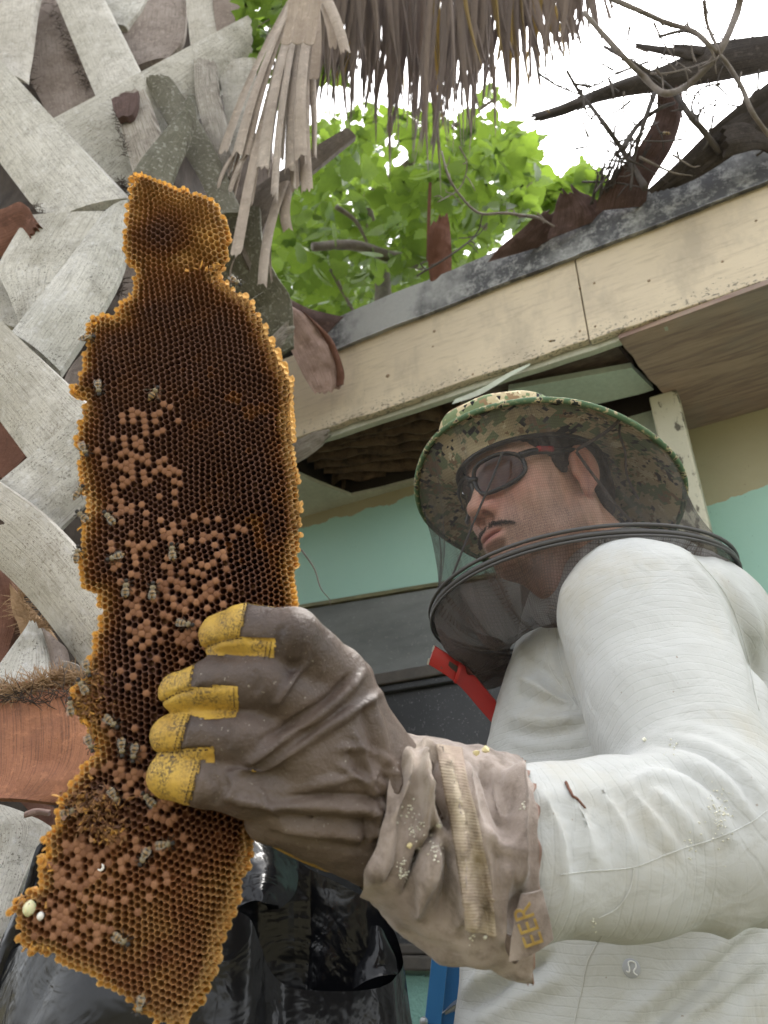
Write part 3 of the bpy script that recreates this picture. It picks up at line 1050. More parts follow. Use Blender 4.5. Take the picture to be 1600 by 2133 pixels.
def wax_tone(px, e, UV):
    """0 = old dark brood comb, 0.5 = brown, 1 = new amber wax"""
    x, y = px[:, 0], px[:, 1]
    q = np.concatenate([UV, np.zeros((len(UV), 1))], 1)
    n = fbm(q, 60, 12, 2)
    right = x > 420 + 0 * y
    wid = np.where(right, 0.022, 0.0180) * (1 + 0.35 * noise3(q, 40, 13))
    w = np.clip(1.08 - e / wid, 0, 1) ** 1.6
    top = np.clip((640 - y) / 110, 0, 1) * (0.80 - 0.74 * np.exp(-((x - 335) ** 2 + (y - 480) ** 2) / 55. ** 2))
    topr = np.clip((700 - y) / 80, 0, 1) * np.clip((x - 400) / 140, 0, 1) * 0.6
    low = np.clip((y - 1640) / 200, 0, 1) * (0.40 + 0.14 * np.clip((x - 250) / 220, 0, 1))
    spots = np.where(noise3(q, 95, 14) > 0.55, 0.45, 0) * np.exp(-((x - 520) ** 2 / 110 ** 2))
    return np.clip(np.maximum.reduce([w, top, topr, low, spots]) + 0.13 * n + 0.10 * np.clip((y - 1100) / 500, 0, 1), 0, 1)


def lerp3(w, a, b, c):
    w = w[:, None]
    a, b, c = (np.array(q)[None] for q in (a, b, c))
    return np.where(w < 0.5, a + (b - a) * w * 2, b + (c - b) * (w * 2 - 1))


BROOD = [(300, 890, 55, .62), (255, 935, 45, .5), (330, 985, 60, .42), (250, 1045, 40, .45), (268, 1000, 30, .4), (352, 1105, 55, .38), (440, 1118, 45, .4), (270, 1160, 55, .42), (475, 1160, 30, .4), (400, 1212, 60, .55),
         (330, 1255, 65, .45), (450, 1245, 40, .4), (300, 1330, 70, .36), (385, 1320, 50, .34), (300, 1420, 70, .14), (262, 1640, 60, .62), (215, 1590, 30, .6), (300, 1580, 50, .35), (335, 1690, 40, .4), (180, 1790, 75, .66),
         (140, 1830, 60, .62), (130, 1920, 50, .6), (230, 1870, 60, .4), (320, 1800, 45, .5), (250, 1790, 60, .42), (200, 1960, 60, .3), (345, 1720, 40, .45), (240, 1510, 40, .2), (360, 1840, 24, .3), (310, 840, 40, .12)]

k = NT('beeswax comb')
vc = k.attr('wax', 'Color')
tone = k.attr('tone')
nz_ = k.noise(900, 3, 0.6)
base = k.bsdf(vc, k.math('SUBTRACT', 0.62, k.math('MULTIPLY', tone, 0.30)), k.bump(nz_, 0.12, 0.0006), 0.4)
wmat = k.translucent(base, k.mix(tone, (0.10, 0.035, 0.012), (0.95, 0.68, 0.30)), k.math('ADD', 0.06, k.math('MULTIPLY', tone, 0.55)))
M['wax'] = k.done(wmat)
k = NT('brood capping')
oi = k.n('ShaderNodeObjectInfo')
v = k.co()
cp = k.mix(oi.outputs['Random'], (0.17, 0.078, 0.042), (0.29, 0.145, 0.078))
M['cap'] = k.done(k.bsdf(cp, 0.8, k.bump(k.noise(1400, 3, 0.6, v), 0.35, 0.0006), 0.2))

comb = thing('honeycomb', 'large slab of brown brood comb held upright in the gloved hand', 'honeycomb', at(380, 2060, 0.5))


def build_comb():
    rng = np.random.RandomState(5)
    s = PITCH_C / sqrt(3)
    rot = radians(9)
    R2 = np.array([[cos(rot), -sin(rot)], [sin(rot), cos(rot)]])
    cells = []
    for i in range(-88, 89):
        for j in range(-134, 135):
            cells.append((i * 1.5 * s, (j + 0.5 * (i & 1)) * sqrt(3) * s))
    ij = [(i, j) for i in range(-88, 89) for j in range(-134, 135)]
    C0 = np.array(cells) @ R2.T
    C = comb_warp(C0)
    keep = in_poly(C, COMB_UV)
    e_all, _ = poly_dist(C, COMB_UV)
    keep |= (e_all < 0.0008) & (C[:, 0] < 0)
    # ragged rim: lose some rim cells
    keep &= ~((e_all < 0.002) & (rng.uniform(size=len(C)) < 0.15))
    C0, C = C0[keep], C[keep]
    n = len(C)
    px = comb_pix(C)
    ang = np.arange(12) * pi / 6 + rot
    rad = np.where(np.arange(12) % 2 == 0, s, s * cos(pi / 6))
    outer0 = C0[:, None] + np.stack([cos_(ang) * rad, sin_(ang) * rad], 1)[None]
    outer = comb_warp(outer0.reshape(-1, 2)).reshape(n, 12, 2)
    hz, e_o = comb_height(outer.reshape(-1, 2))
    hz = hz.reshape(n, 12)
    hc, e_c = comb_height(C)
    tone = wax_tone(px, e_c, C)
    # outward tilt near the rim
    _, near = poly_dist(C, COMB_UV)
    outw = (near - C) * np.where(in_poly(C, COMB_UV), 1.0, -1.0)[:, None]
    outw /= np.linalg.norm(outw, axis=1, keepdims=True) + 1e-9
    tilt = 0.75 * np.clip((C[:, 0] + 0.02) / 0.05, 0.1, 1) * np.clip(1 - e_c / 0.015, 0, 1)
    tw = outw * tilt[:, None]
    depth = 0.0105 * np.clip(0.35 + e_c / 0.014, 0, 1) * rng.uniform(0.9, 1.05, n)
    fill = rng.uniform(size=n)
    shallow = (fill > 0.93) & (tone < 0.5)            # cells with food or grub near the mouth
    depth = np.where(shallow, depth * 0.45, depth)
    # capped?
    pc = np.zeros(n)
    for (x, y, r, p) in BROOD:
        pc = np.maximum(pc, p * np.exp(-((px[:, 0] - x) ** 2 + (px[:, 1] - y) ** 2) / (2 * (r * 0.62) ** 2)) * 1.25)
    capped = rng.uniform(size=n) < np.clip(pc * 0.85, 0, 0.8)
    capped &= e_c > 0.006
    V3 = lambda uv, h: CO + uv[..., :1] * CU + uv[..., 1:2] * CV + h[..., None] * CN
    # rings
    cen = outer.mean(1, keepdims=True)
    thick = np.where(tone > 0.7, 0.82, 0.89)[:, None, None]
    inner = cen + (outer - cen) * thick
    circ = cen + (inner - cen) / (np.linalg.norm(inner - cen, axis=2, keepdims=True)) * np.linalg.norm(inner - cen, axis=2).mean(1)[:, None, None]
    inner = inner * 0.45 + circ * 0.55
    floor = cen + (circ - cen) * 0.93
    hin = hz - 0.00025
    flo_uv = floor - tw[:, None] * depth[:, None, None]
    O3 = V3(outer, hz + 0.0); I3 = V3(inner, hin); F3 = V3(flo_uv, hz - depth[:, None]); C3 = V3(C - tw * depth[:, None], hc - depth * 1.18)
    B3 = V3(outer - tw[:, None] * 0.010, np.minimum(hz - 0.004, -0.0095 + 0 * hz))        # outer side walls down to the midrib
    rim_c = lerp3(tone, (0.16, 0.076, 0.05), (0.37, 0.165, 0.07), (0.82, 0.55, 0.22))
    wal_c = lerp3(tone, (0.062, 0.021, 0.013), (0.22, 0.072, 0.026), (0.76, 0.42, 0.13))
    flo_c = lerp3(tone, (0.028, 0.010, 0.008), (0.18, 0.058, 0.02), (0.80, 0.50, 0.20))  # brood walls and floors are dark wax, darkened further to paint cell shade
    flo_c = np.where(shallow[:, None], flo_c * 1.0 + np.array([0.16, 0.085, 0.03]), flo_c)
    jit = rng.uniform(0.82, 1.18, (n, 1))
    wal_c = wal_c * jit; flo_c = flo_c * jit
    nb = e_c < PITCH_C * 1.7
    F1 = []
    for q in range(12):
        q2 = (q + 1) % 12
        F1 += [(q, q2, 12 + q2, 12 + q), (12 + q, 12 + q2, 24 + q2, 24 + q), (24 + q, 24 + q2, 36)]
    Fw = [(q2, q, 37 + q, 37 + q2) for q, q2 in ((a, (a + 1) % 12) for a in range(12))]

    def cell_arrays(ids):
        Vs, Fs, Cs, Ts = [], [], [], []
        o = 0
        for i in ids:
            v = [O3[i], I3[i], F3[i], C3[i][None]]
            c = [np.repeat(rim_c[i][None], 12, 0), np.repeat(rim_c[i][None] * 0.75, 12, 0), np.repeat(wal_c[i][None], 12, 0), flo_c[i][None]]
            f = F1
            if nb[i]:
                v.append(B3[i]); c.append(np.repeat(wal_c[i][None], 12, 0)); f = F1 + Fw
            v = np.concatenate(v)
            Vs.append(v); Cs.append(np.concatenate(c)); Ts.append(np.full(len(v), tone[i]))
            Fs += [tuple(a + o for a in q) for q in f]
            o += len(v)
        return np.concatenate(Vs), Fs, np.concatenate(Cs), np.concatenate(Ts)

    glove_box = (px[:, 0] > 300) & (px[:, 1] > 1250) & (px[:, 1] < 1720)
    cand = np.where(~capped & ~glove_box & (px[:, 1] < 2120))[0]
    cand = cand[np.argsort(-px[cand, 1])]
    singles = set(cand[:300].tolist())
    rest = [i for i in range(n) if i not in singles]
    for i in cand[:300]:
        v, f, c, t = cell_arrays([i])
        mesh('cell', v, f, M['wax'], comb, attrs={'wax': c, 'tone': t})
    v, f, c, t = cell_arrays(rest)
    o = mesh('cell_sheet', v, f, M['wax'], comb, attrs={'wax': c, 'tone': t})
    o['kind'] = 'stuff'
    # the far side: shallower cells facing away
    Vb, Fb, Cb, Tb = [], [], [], []
    o_ = 0
    hb = -0.021 - hz * 0.6
    hb = np.where(e_o.reshape(n, 12) < 0.017, hb + 0.006 * np.clip(1 - e_o.reshape(n, 12) / 0.017, 0, 1) ** 2, hb)
    idx6 = [0, 2, 4, 6, 8, 10]
    for i in range(n):
        if tone[i] > 0.75 and px[i, 0] < 400:
            continue                      # freshly drawn rim cells are one layer of wax only
        ou = V3(outer[i][idx6], hb[i][idx6]); inn = V3((cen[i] + (outer[i] - cen[i]) * 0.85)[idx6], hb[i][idx6] + 0.0002)
        fl = V3(cen[i], np.array([hb[i].mean() + min(0.009, depth[i] * 0.8)]))
        mid = V3(outer[i][idx6], np.full(6, -0.0098))
        vv = np.concatenate([ou, inn, fl, mid])
        Vb.append(vv)
        for q in range(6):
            q2 = (q + 1) % 6
            Fb += [(o_ + q2, o_ + q, o_ + 6 + q, o_ + 6 + q2), (o_ + 6 + q2, o_ + 6 + q, o_ + 12)]
            if nb[i]:
                Fb.append((o_ + q, o_ + q2, o_ + 13 + q2, o_ + 13 + q))
        o_ += len(vv)
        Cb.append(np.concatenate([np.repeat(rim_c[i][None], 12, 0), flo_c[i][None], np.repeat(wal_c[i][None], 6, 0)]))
        Tb.append(np.full(len(vv), tone[i]))
    o = mesh('cell_sheet', np.concatenate(Vb), Fb, M['wax'], comb, attrs={'wax': np.concatenate(Cb), 'tone': np.concatenate(Tb)})
    o['kind'] = 'stuff'
    # brood cappings: raised domes, a few shared shapes
    shapes = []
    for sidx in range(5):
        r_ = np.random.RandomState(50 + sidx)
        Vd, Fd = [], []
        rings = [(1.0, 0.0), (0.86, 0.55), (0.55, 0.98), (0.22, 1.12)]
        for (rr, hh) in rings:
            for q in range(12):
                a = q * pi / 6
                rad_ = s * (1.0 if q % 2 == 0 else 0.89) * rr * (1 + 0.04 * r_.uniform(-1, 1))
                Vd.append((rad_ * cos(a), rad_ * sin(a), 0.0011 * hh + 0.00012 * r_.uniform(-1, 1)))
        Vd.append((0, 0, 0.0011 * 1.05 - 0.0003 * (sidx % 2)))
        for g in range(3):
            for q in range(12):
                q2 = (q + 1) % 12
                Fd.append((g * 12 + q, g * 12 + q2, (g + 1) * 12 + q2, (g + 1) * 12 + q))
        for q in range(12):
            Fd.append((36 + q, 36 + (q + 1) % 12, 48))
        me = bpy.data.meshes.new('brood_cap')
        me.from_pydata(Vd, [], Fd)
        me.polygons.foreach_set('use_smooth', np.ones(len(Fd), bool))
        me.materials.append(M['cap'])
        shapes.append(me)
    ids = np.where(capped)[0]
    ids = ids[np.argsort(-px[ids, 1])]
    base_m = np.stack([CU * cos(rot) + CV * sin(rot), -CU * sin(rot) + CV * cos(rot), CN], 1)
    extra = []
    for cnt, i in enumerate(ids):
        p = V3(cen[i], np.array([hz[i].mean() - 0.0002]))[0]
        sc = 1.05 * rng.uniform(0.95, 1.05)
        mz = rng.uniform(0.55, 1.1)
        if cnt < 300:
            o = bpy.data.objects.new('brood_cap', shapes[cnt % 5])
            COL.objects.link(o)
            B = base_m @ np.diag([sc, sc, mz])
            mat = Matrix([[*B[0], p[0]], [*B[1], p[1]], [*B[2], p[2]], [0, 0, 0, 1]])
            o.matrix_basis = mat
            put_under(o, comb)
        else:
            vv = np.array([x.co for x in shapes[cnt % 5].vertices]) @ (base_m @ np.diag([sc, sc, mz])).T + p
            extra.append((vv, [tuple(f.vertices) for f in shapes[cnt % 5].polygons]))
    if extra:
        v, f = join_geo(extra)
        o = mesh('brood_cap', v, f, M['cap'], comb)
        o['kind'] = 'stuff'
    # torn, chewed wax along the left rim
    parts, cols, tns = [], [], []
    for (x0, y0, rx, ry, cnt, amb) in ((185, 1462, 36, 60, 330, 0.5), (205, 1420, 22, 40, 80, 0.35), (190, 1680, 48, 40, 260, 0.4), (232, 1730, 45, 22, 120, 0.4), (122, 1690, 12, 45, 20, 1.0), (94, 1785, 10, 36, 20, 1.0), (60, 1875, 34, 14, 34, 0.5), (163, 806, 12, 16, 12, 1.0),
                                       (174, 1000, 6, 150, 12, 1.0), (200, 662, 16, 10, 14, 0.9), (268, 590, 12, 40, 24, 0.95), (276, 372, 14, 16, 20, 0.95), (440, 560, 26, 8, 20, 0.8), (70, 1975, 30, 10, 24, 0.95)):
        for _ in range(cnt):
            x = x0 + rx * rng.normal() * 0.55; y = y0 + ry * rng.normal() * 0.55
            uv = comb_px(x, y)
            if not in_poly(uv[None], COMB_UV)[0] and poly_dist(uv[None], COMB_UV)[0][0] > 0.0005:
                continue
            p = CO + uv[0] * CU + uv[1] * CV + CN * rng.uniform(-0.008, 0.0035)
            a = rng.uniform(0, 2 * pi)
            t1 = CU * cos(a) + CV * sin(a); t2 = nrm(CN + 0.9 * rng.normal(size=3) * 0.5)
            w_, h_ = rng.uniform(0.0008, 0.0024), rng.uniform(0.001, 0.0042)
            b2 = nrm(np.cross(t1, t2)) * 0.0003
            q = np.array([p - t1 * w_ + b2, p + t1 * w_ + b2, p + t1 * w_ * rng.uniform(0.2, 1.1) + t2 * h_ + b2, p - t1 * w_ * rng.uniform(0.2, 1.1) + t2 * h_ * rng.uniform(0.4, 1) + b2])
            q = np.concatenate([q, q - 2 * b2])
            parts.append((q, [(0, 1, 2, 3), (7, 6, 5, 4), (0, 4, 5, 1), (1, 5, 6, 2), (2, 6, 7, 3), (3, 7, 4, 0)]))
            w = np.clip(amb + 0.2 * rng.normal(), 0, 1)
            cols.append(np.repeat(lerp3(np.array([w]), (0.13, 0.07, 0.05), (0.42, 0.22, 0.09), (0.86, 0.52, 0.12)), 8, 0)); tns.append(np.full(8, w))
    v, f = join_geo(parts)
    o = mesh('torn_wax', v, f, M['wax'], comb, smooth=False, attrs={'wax': np.concatenate(cols), 'tone': np.concatenate(tns)})
    o['kind'] = 'stuff'


cos_, sin_ = np.cos, np.sin
build_comb()

# ------------------------------------------------------------------ bees
k = NT('bee body')
al = k.attr('along')
st = k.math('SINE', k.math('MULTIPLY', al, 2 * pi * 5.2))
ab = k.ramp(al, [(0.44, 0.0), (0.47, 1.0)])
bc = k.mix(k.ramp(st, [(0.35, 0.0), (0.65, 1.0)]), (0.26, 0.165, 0.07), (0.03, 0.026, 0.02))
fz = k.mix(k.noise(2500, 2, 0.6), (0.15, 0.115, 0.06), (0.31, 0.25, 0.15))
hd = k.ramp(al, [(0.20, 1.0), (0.24, 0.0)])
bc = k.mix(ab, fz, bc)
bc = k.mix(hd, bc, (0.03, 0.026, 0.022))
M['bee'] = k.done(k.bsdf(bc, 0.55, k.bump(k.noise(3000, 2, 0.6), 0.4, 0.0005), 0.4))
M['bee_leg'] = paint_mat('bee leg', (0.025, 0.018, 0.013), (0.04, 0.03, 0.02), 0.5, 300, 0.5, 0.1)
k = NT('bee wing')
tr = k.n('ShaderNodeBsdfTransparent')
gl = k.bsdf((0.55, 0.52, 0.46), 0.25, None, 0.6)
mx = k.n('ShaderNodeMixShader'); k.set(mx.inputs[0], 0.16); k.t.links.new(tr.outputs[0], mx.inputs[1]); k.t.links.new(gl, mx.inputs[2])
M['wing'] = k.done(mx.outputs[0])


def bee_meshes():
    """head towards +x, 1 unit long; body one surface, wings and legs apart"""
    prof = [(0.0, 0.0), (0.02, 0.06), (0.07, 0.115), (0.12, 0.12), (0.17, 0.085), (0.205, 0.055), (0.24, 0.11), (0.30, 0.155), (0.36, 0.155), (0.41, 0.105), (0.44, 0.05), (0.47, 0.09), (0.53, 0.155), (0.62, 0.18), (0.72, 0.165), (0.83, 0.125), (0.92, 0.07), (0.98, 0.025), (1.0, 0.0)]
    V, al = [], []
    seg = 12
    for (x, r) in prof:
        sag = -0.12 * max(0, x - 0.5) ** 2 * 2
        for q in range(seg):
            a = 2 * pi * q / seg
            V.append((0.5 - x, r * cos(a), 0.16 + r * 0.92 * sin(a) + sag)); al.append(x)
    Fc = [(i * seg + q, i * seg + (q + 1) % seg, (i + 1) * seg + (q + 1) % seg, (i + 1) * seg + q) for i in range(len(prof) - 1) for q in range(seg)]
    body = bpy.data.meshes.new('body'); body.from_pydata(V, [], Fc)
    body.polygons.foreach_set('use_smooth', np.ones(len(Fc), bool))
    a_ = body.attributes.new('along', 'FLOAT', 'POINT'); a_.data.foreach_set('value', np.array(al, np.float32))
    body.materials.append(M['bee'])
    wings = []
    for sd_, spread in ((1, 0.10), (-1, 0.10), (1, 0.95), (-1, 0.95)):
        pr = [(0, 0.02), (0.12, 0.05), (0.30, 0.10), (0.46, 0.11), (0.56, 0.07), (0.60, 0.0)]
        Vw, Fw = [], []
        ca, sa = cos(spread), sin(spread)
        for z in (0.0, -0.008):
            for (l, w) in pr:
                for ww in (-w * 0.55, w):
                    xx, yy = -l, ww
                    Vw.append((0.17 + xx * ca + 0 * yy - yy * sa * 0.3, sd_ * (0.05 + l * sa + yy * ca), 0.30 + z - 0.05 * l))
        m_ = len(pr) * 2
        for i in range(len(pr) - 1):
            a = i * 2
            Fw += [(a, a + 1, a + 3, a + 2), (m_ + a, m_ + a + 2, m_ + a + 3, m_ + a + 1)]
        me = bpy.data.meshes.new('wing'); me.from_pydata(Vw, [], Fw); me.materials.append(M['wing'])
        wings.append(me)
    legs = []
    for (x, sp, yy) in ((0.24, 0.18, 1), (0.17, 0.0, 1), (0.10, -0.28, 1), (0.24, 0.18, -1), (0.17, 0.0, -1), (0.10, -0.28, -1)):
        P = [(x, yy * 0.08, 0.07), (x + sp * 0.5, yy * 0.22, 0.13), (x + sp * 0.9, yy * 0.30, 0.04), (x + sp * 1.1, yy * 0.34, 0.0)]
        v, f = tube_geo(P, [0.022, 0.02, 0.022, 0.01], 5)
        me = bpy.data.meshes.new('leg'); me.from_pydata(v.tolist(), [], f); me.materials.append(M['bee_leg'])
        legs.append(me)
    return body, wings, legs


BEE = bee_meshes()


def bee(p, fwd, up, L, label, spread=False, group='bees walking on the held comb', wings=True):
    fwd = nrm(fwd); up = nrm(up - fwd * (np.asarray(up) @ fwd)); y = np.cross(up, fwd)
    B = np.stack([fwd, y, up], 1) * L
    root = bpy.data.objects.new('honeybee', None); COL.objects.link(root)
    root.empty_display_size = 0.005
    root.matrix_basis = Matrix([[*B[0], p[0]], [*B[1], p[1]], [*B[2], p[2]], [0, 0, 0, 1]])
    tag(root, label, 'bee', group)
    def part(nm, me):
        o = bpy.data.objects.new(nm, me); COL.objects.link(o); o.parent = root
    part('body', BEE[0])
    for w in (BEE[1][2:] if spread else BEE[1][:2]):
        part('wing', w)
    for l in BEE[2]:
        part('leg', l)


BEES = [  # x, y, direction of the head in degrees (0 = right, 90 = up in the picture), label
    (210, 812, -80, 'bee head down at the upper left amber rim, left of the white winged one', 0),
    (322, 822, 58, 'pale winged bee high on the dark brood area above the capped cells', 1),
    (184, 707, 10, 'topmost bee clinging to the left rim of the comb', 0),
    (177, 937, -62, 'grey bee on the left rim beside the upper capped brood', 0),
    (160, 1023, 60, 'striped bee hanging off the left rim over the palm trunk, upper of a pair', 0),
    (170, 1074, 140, 'dark bee hanging off the left rim just under the striped one', 0),
    (161, 1155, 85, 'bee seen from the side on the left rim, lowest of three there', 0),
    (229, 1079, 132, 'bee on dark cells between the left rim and the brood', 0),
    (244, 1162, 200, 'small bee half inside a cell near the left rim', 0),
    (266, 1227, 92, 'upright bee, left of two side by side above the glove', 0),
    (323, 1233, 92, 'upright bee, right of two side by side above the glove', 0),
    (361, 1150, 100, 'bee head down on open cells in the middle of the comb', 0),
    (388, 1300, -10, 'bee just left of the yellow tip of the top finger', 0),
    (485, 572, -40, 'bee at the narrow neck on the right side of the comb', 0),
    (238, 1503, -38, 'bee beside the torn wax left of the glove fingers', 0),
    (258, 1556, -85, 'left one of two parallel bees beside the ring finger', 0),
    (283, 1567, -95, 'right one of two parallel bees beside the ring finger', 0),
    (188, 1548, -65, 'dark bee at the notch in the left rim beside the orange bark', 0),
    (180, 1430, 128, 'black bee on top of the torn wax lump at the left rim', 0),
    (152, 1472, 100, 'bee on the outer left edge of the torn wax lump', 0),
    (239, 1658, -55, 'yellowish bee right of the lower torn wax patch', 0),
    (312, 1664, 138, 'bee tucked under the tip of the little finger', 0),
    (145, 1691, 20, 'bee at the left end of the dark crack in the lower torn wax', 0),
    (346, 1757, 8, 'right one of two bees head to head under the glove', 0),
    (304, 1782, -118, 'left one of two bees head to head under the glove', 0),
    (257, 1952, -32, 'bee on open cells in the lower left half of the comb', 0),
    (295, 2090, -102, 'lowest bee, near the bottom edge of the comb', 0),
    (186, 1392, -70, 'bee on the rim just above the torn wax lump', 0),
]
for (x, y, a, lab, spr) in BEES:
    uv = comb_px(x, y)
    h, _ = comb_height(uv[None])
    p = CO + uv[0] * CU + uv[1] * CV + CN * (h[0] + 0.0004)
    a = radians(a)
    bee(p, CU * cos(a) + CV * sin(a), CN, 0.0142, lab, bool(spr))
for (x, y, d, a, L, lab) in ((1150, 712, 1.60, 12, 0.015, 'dark bee flying in front of the fascia'), (1386, 281, 1.55, 178, 0.021, 'bee in flight against the brown husk above the roof'), (1139, 234, 1.7, 160, 0.016, 'bee in flight at the tip of the broken palm stem')):
    a = radians(a)
    bee(at(x, y, d), RT * cos(a) + UP * sin(a), UP - 0.6 * FW, L, lab, True, 'bees in flight')
# exposed white brood and a chip of comb on the lower left corner
k = NT('bee grub'); M['grub'] = k.done(k.bsdf((0.80, 0.68, 0.42), 0.35, None, 0.5, Subsurface_Weight=0.3))
k = NT('white grub'); M['grub_white'] = k.done(k.bsdf((0.82, 0.80, 0.74), 0.3, None, 0.5))
for (x, y, r, m_, lab) in ((64, 1890, 0.0040, 'grub', 'cream coloured bee grub exposed at the lower left corner of the comb'), (88, 1906, 0.0022, 'grub_white', 'small white grub right of the cream one'), (209, 1806, 0.0022, 'grub_white', 'white grub curled in an open cell amid the lower brood')):
    uv = comb_px(x, y); h, _ = comb_height(uv[None])
    c = CO + uv[0] * CU + uv[1] * CV + CN * (h[0] + r * 0.4)
    if x == 209:
        P = np.array([c + r * 0.9 * (CU * cos(t) + CV * sin(t)) for t in np.linspace(-2.4, 1.2, 12)])
        o = tube('bee_grub', P, np.array([0.3, .6, .8, .9, 1, 1, 1, 1, .9, .8, .6, .3]) * 0.0009, M[m_], None, 8)
    else:
        P = np.array([c + (CV * 1.0 + CU * 0.15) * r * t for t in np.linspace(-1.25, 1.25, 9)])
        o = tube('bee_grub', P, r * np.array([0.15, 0.6, 0.85, 1, 1.02, 1, 0.88, 0.6, 0.15]), M[m_], None, 12)
    tag(o, lab, 'grub', 'bee grubs on the comb')
# ------------------------------------------------------------------ palm with criss-crossed cut leaf bases
palm = thing('palm_tree', 'stout palm trunk of criss-crossed grey leaf bases with dead fronds', 'palm', (*(at(60, 1500, 1.3)[:2]), 0.0))
_c0 = at(105, 900, 1.95)
zz = np.linspace(-0.05, 3.6, 60)
tube('trunk', [(_c0[0] + 0.02 * sin(z * 1.7), _c0[1], z) for z in zz], [0.36 + 0.012 * sin(z * 9) + 0.01 * sin(z * 23) for z in zz], M['core'], palm, 40)


def vf(y):
    """depth of an upright surface grows towards the top of this upward-looking view"""
    e = PITCH + math.atan((1066.5 - y) / F_PX)
    return (cos(PITCH) + sin(PITCH) * math.tan(e)) / 1.065


def boot(rows, m, seed, bulge=0.03, thick=0.025, rough=0.004, ragged=(0, 0), nl=30, na=14, label=None, name='leaf_base', parent=None):
    R = [(a, b, c, d, e * vf((b + d) / 2)) for (a, b, c, d, e) in rows]
    o = strap(name, R, M[m], parent or palm, bulge=bulge * 0.30, thick=thick * 0.8, edge=0.9, rough=rough, seed=seed, ragged=ragged, nl=nl, na=na)
    if label:
        tag(o, label)
    return o


def rw(d, *rows):
    """rows without depth -> rows with depth d (or d0..d1)"""
    d0, d1 = d if isinstance(d, tuple) else (d, d)
    n = len(rows) - 1
    return [(*r, d0 + (d1 - d0) * i / n) for i, r in enumerate(rows)]


boot(rw(1.30, (60, -30, 150, -30), (62, 70, 172, 80), (55, 150, 200, 170), (80, 200, 205, 215), (110, 260, 190, 262)), 'boot_pink', 1, 0.02, label='pinkish brown sunken leaf base between grey straps')
boot(rw(1.29, (285, -40, 385, -40), (258, 45, 388, 30), (246, 100, 380, 85), (262, 150, 350, 120)), 'boot_pink', 2, 0.03)
boot(rw(1.275, (180, -30, 320, -30), (212, 18, 292, 20), (240, 52, 262, 55)), 'boot_grey', 3, 0.01)
boot(rw(1.25, (385, -30, 442, -30), (390, 30, 446, 30), (398, 100, 470, 100), (410, 150, 480, 150)), 'boot_grey', 4, 0.02)
boot(rw(1.245, (440, -40, 500, -40), (445, 20, 500, 20), (452, 70, 498, 70)), 'boot_pink', 41, 0.02)
boot(rw((1.22, 1.19), (92, -60, 182, -60), (232, 280, 335, 235)), 'boot_grey', 5, 0.034)
boot(rw((1.22, 1.17), (0, -40, 84, -40), (-12, 30, 75, 10), (-14, 90, 62, 80), (2, 130, 50, 140), (20, 160, 46, 165)), 'boot_grey', 6, 0.025)
boot(rw((1.15, 1.19), (112, 246, 236, 425), (519, 30, 523, 124)), 'boot_grey', 7, 0.04, 0.03, ragged=(0, 0.006), label='broad grey leaf base sawn off square at its right end')
boot(rw((1.14, 1.08), (-60, 58, -110, 195), (262, 412, 98, 468)), 'boot_grey', 8, 0.045, 0.03, label='broad pale leaf base running down right across the trunk')
boot(rw(1.20, (452, 135, 532, 120), (466, 210, 527, 215), (474, 280, 512, 290), (468, 350, 494, 345)), 'boot_grey', 9, 0.02)
boot(rw(1.15, (403, 126, 447, 130), (408, 200, 455, 200), (424, 270, 472, 268), (440, 335, 482, 335), (458, 372, 482, 370)), 'boot_wood', 10, 0.018, 0.02, ragged=(0.008, 0), rough=0.005)
boot(rw((1.14, 1.12), (300, 164, 350, 157), (330, 222, 388, 214), (366, 292, 428, 280), (404, 352, 462, 350), (430, 405, 486, 410), (452, 450, 506, 445)), 'boot_dark', 11, 0.02, 0.02, ragged=(0.006, 0))
boot(rw((1.10, 1.08), (236, 206, 299, 186), (248, 250, 316, 240), (262, 300, 334, 290), (274, 350, 348, 330), (284, 395, 350, 380)), 'boot_wood', 12, 0.02, 0.03, ragged=(0.008, 0), rough=0.006, label='splintered pale stub with a brown torn top')
boot(rw(1.075, (232, 204, 288, 190), (236, 226, 284, 216), (246, 248, 276, 240)), 'husk', 13, 0.012, 0.02, ragged=(0.006, 0.006), nl=12, na=8)
boot(rw((1.06, 1.04), (388, 206, 405, 202), (374, 232, 403, 245), (346, 268, 390, 296), (312, 308, 368, 345), (282, 350, 348, 400), (268, 385, 335, 430)), 'boot_dark', 14, 0.02, 0.02, ragged=(0.006, 0), label='mossy dark stub with pale lichen just above the comb')
boot(rw((1.06, 1.09), (58, 448, 284, 440), (18, 512, 240, 512), (-4, 562, 195, 562), (18, 615, 155, 615), (42, 680, 115, 660)), 'boot_grey', 15, 0.02)
boot(rw(1.18, (-30, 540, 20, 570), (-30, 600, 45, 640), (-30, 660, 70, 700)), 'boot_grey', 42, 0.01)
boot(rw((1.045, 1.045), (212, 446, 268, 416), (130, 556, 248, 575), (22, 694, 126, 774)), 'boot_grey', 16, 0.036, label='greenish grey leaf base running down left beside the top of the comb')
boot(rw(1.22, (250, 520, 320, 520), (248, 590, 320, 590), (240, 670, 300, 670), (150, 760, 240, 760), (120, 840, 200, 840)), 'boot_pink', 17, 0.02)
boot(rw((1.035, 1.015), (-60, 606, -90, 756), (220, 880, 84, 990)), 'boot_grey', 18, 0.042, label='pale leaf base pointing at the left rim of the comb, upper of two')
boot(rw((1.07, 1.06), (-40, 448, -40, 550), (8, 434, 8, 532), (46, 422, 44, 513), (80, 466, 62, 506)), 'boot_brown', 19, 0.02, 0.02, ragged=(0, 0.005), label='dark red brown broken leaf base at the left picture edge')
boot(rw(1.19, (-40, 830, 40, 880), (-40, 920, 66, 930), (-40, 1000, 10, 995)), 'boot_brown', 43, 0.01)
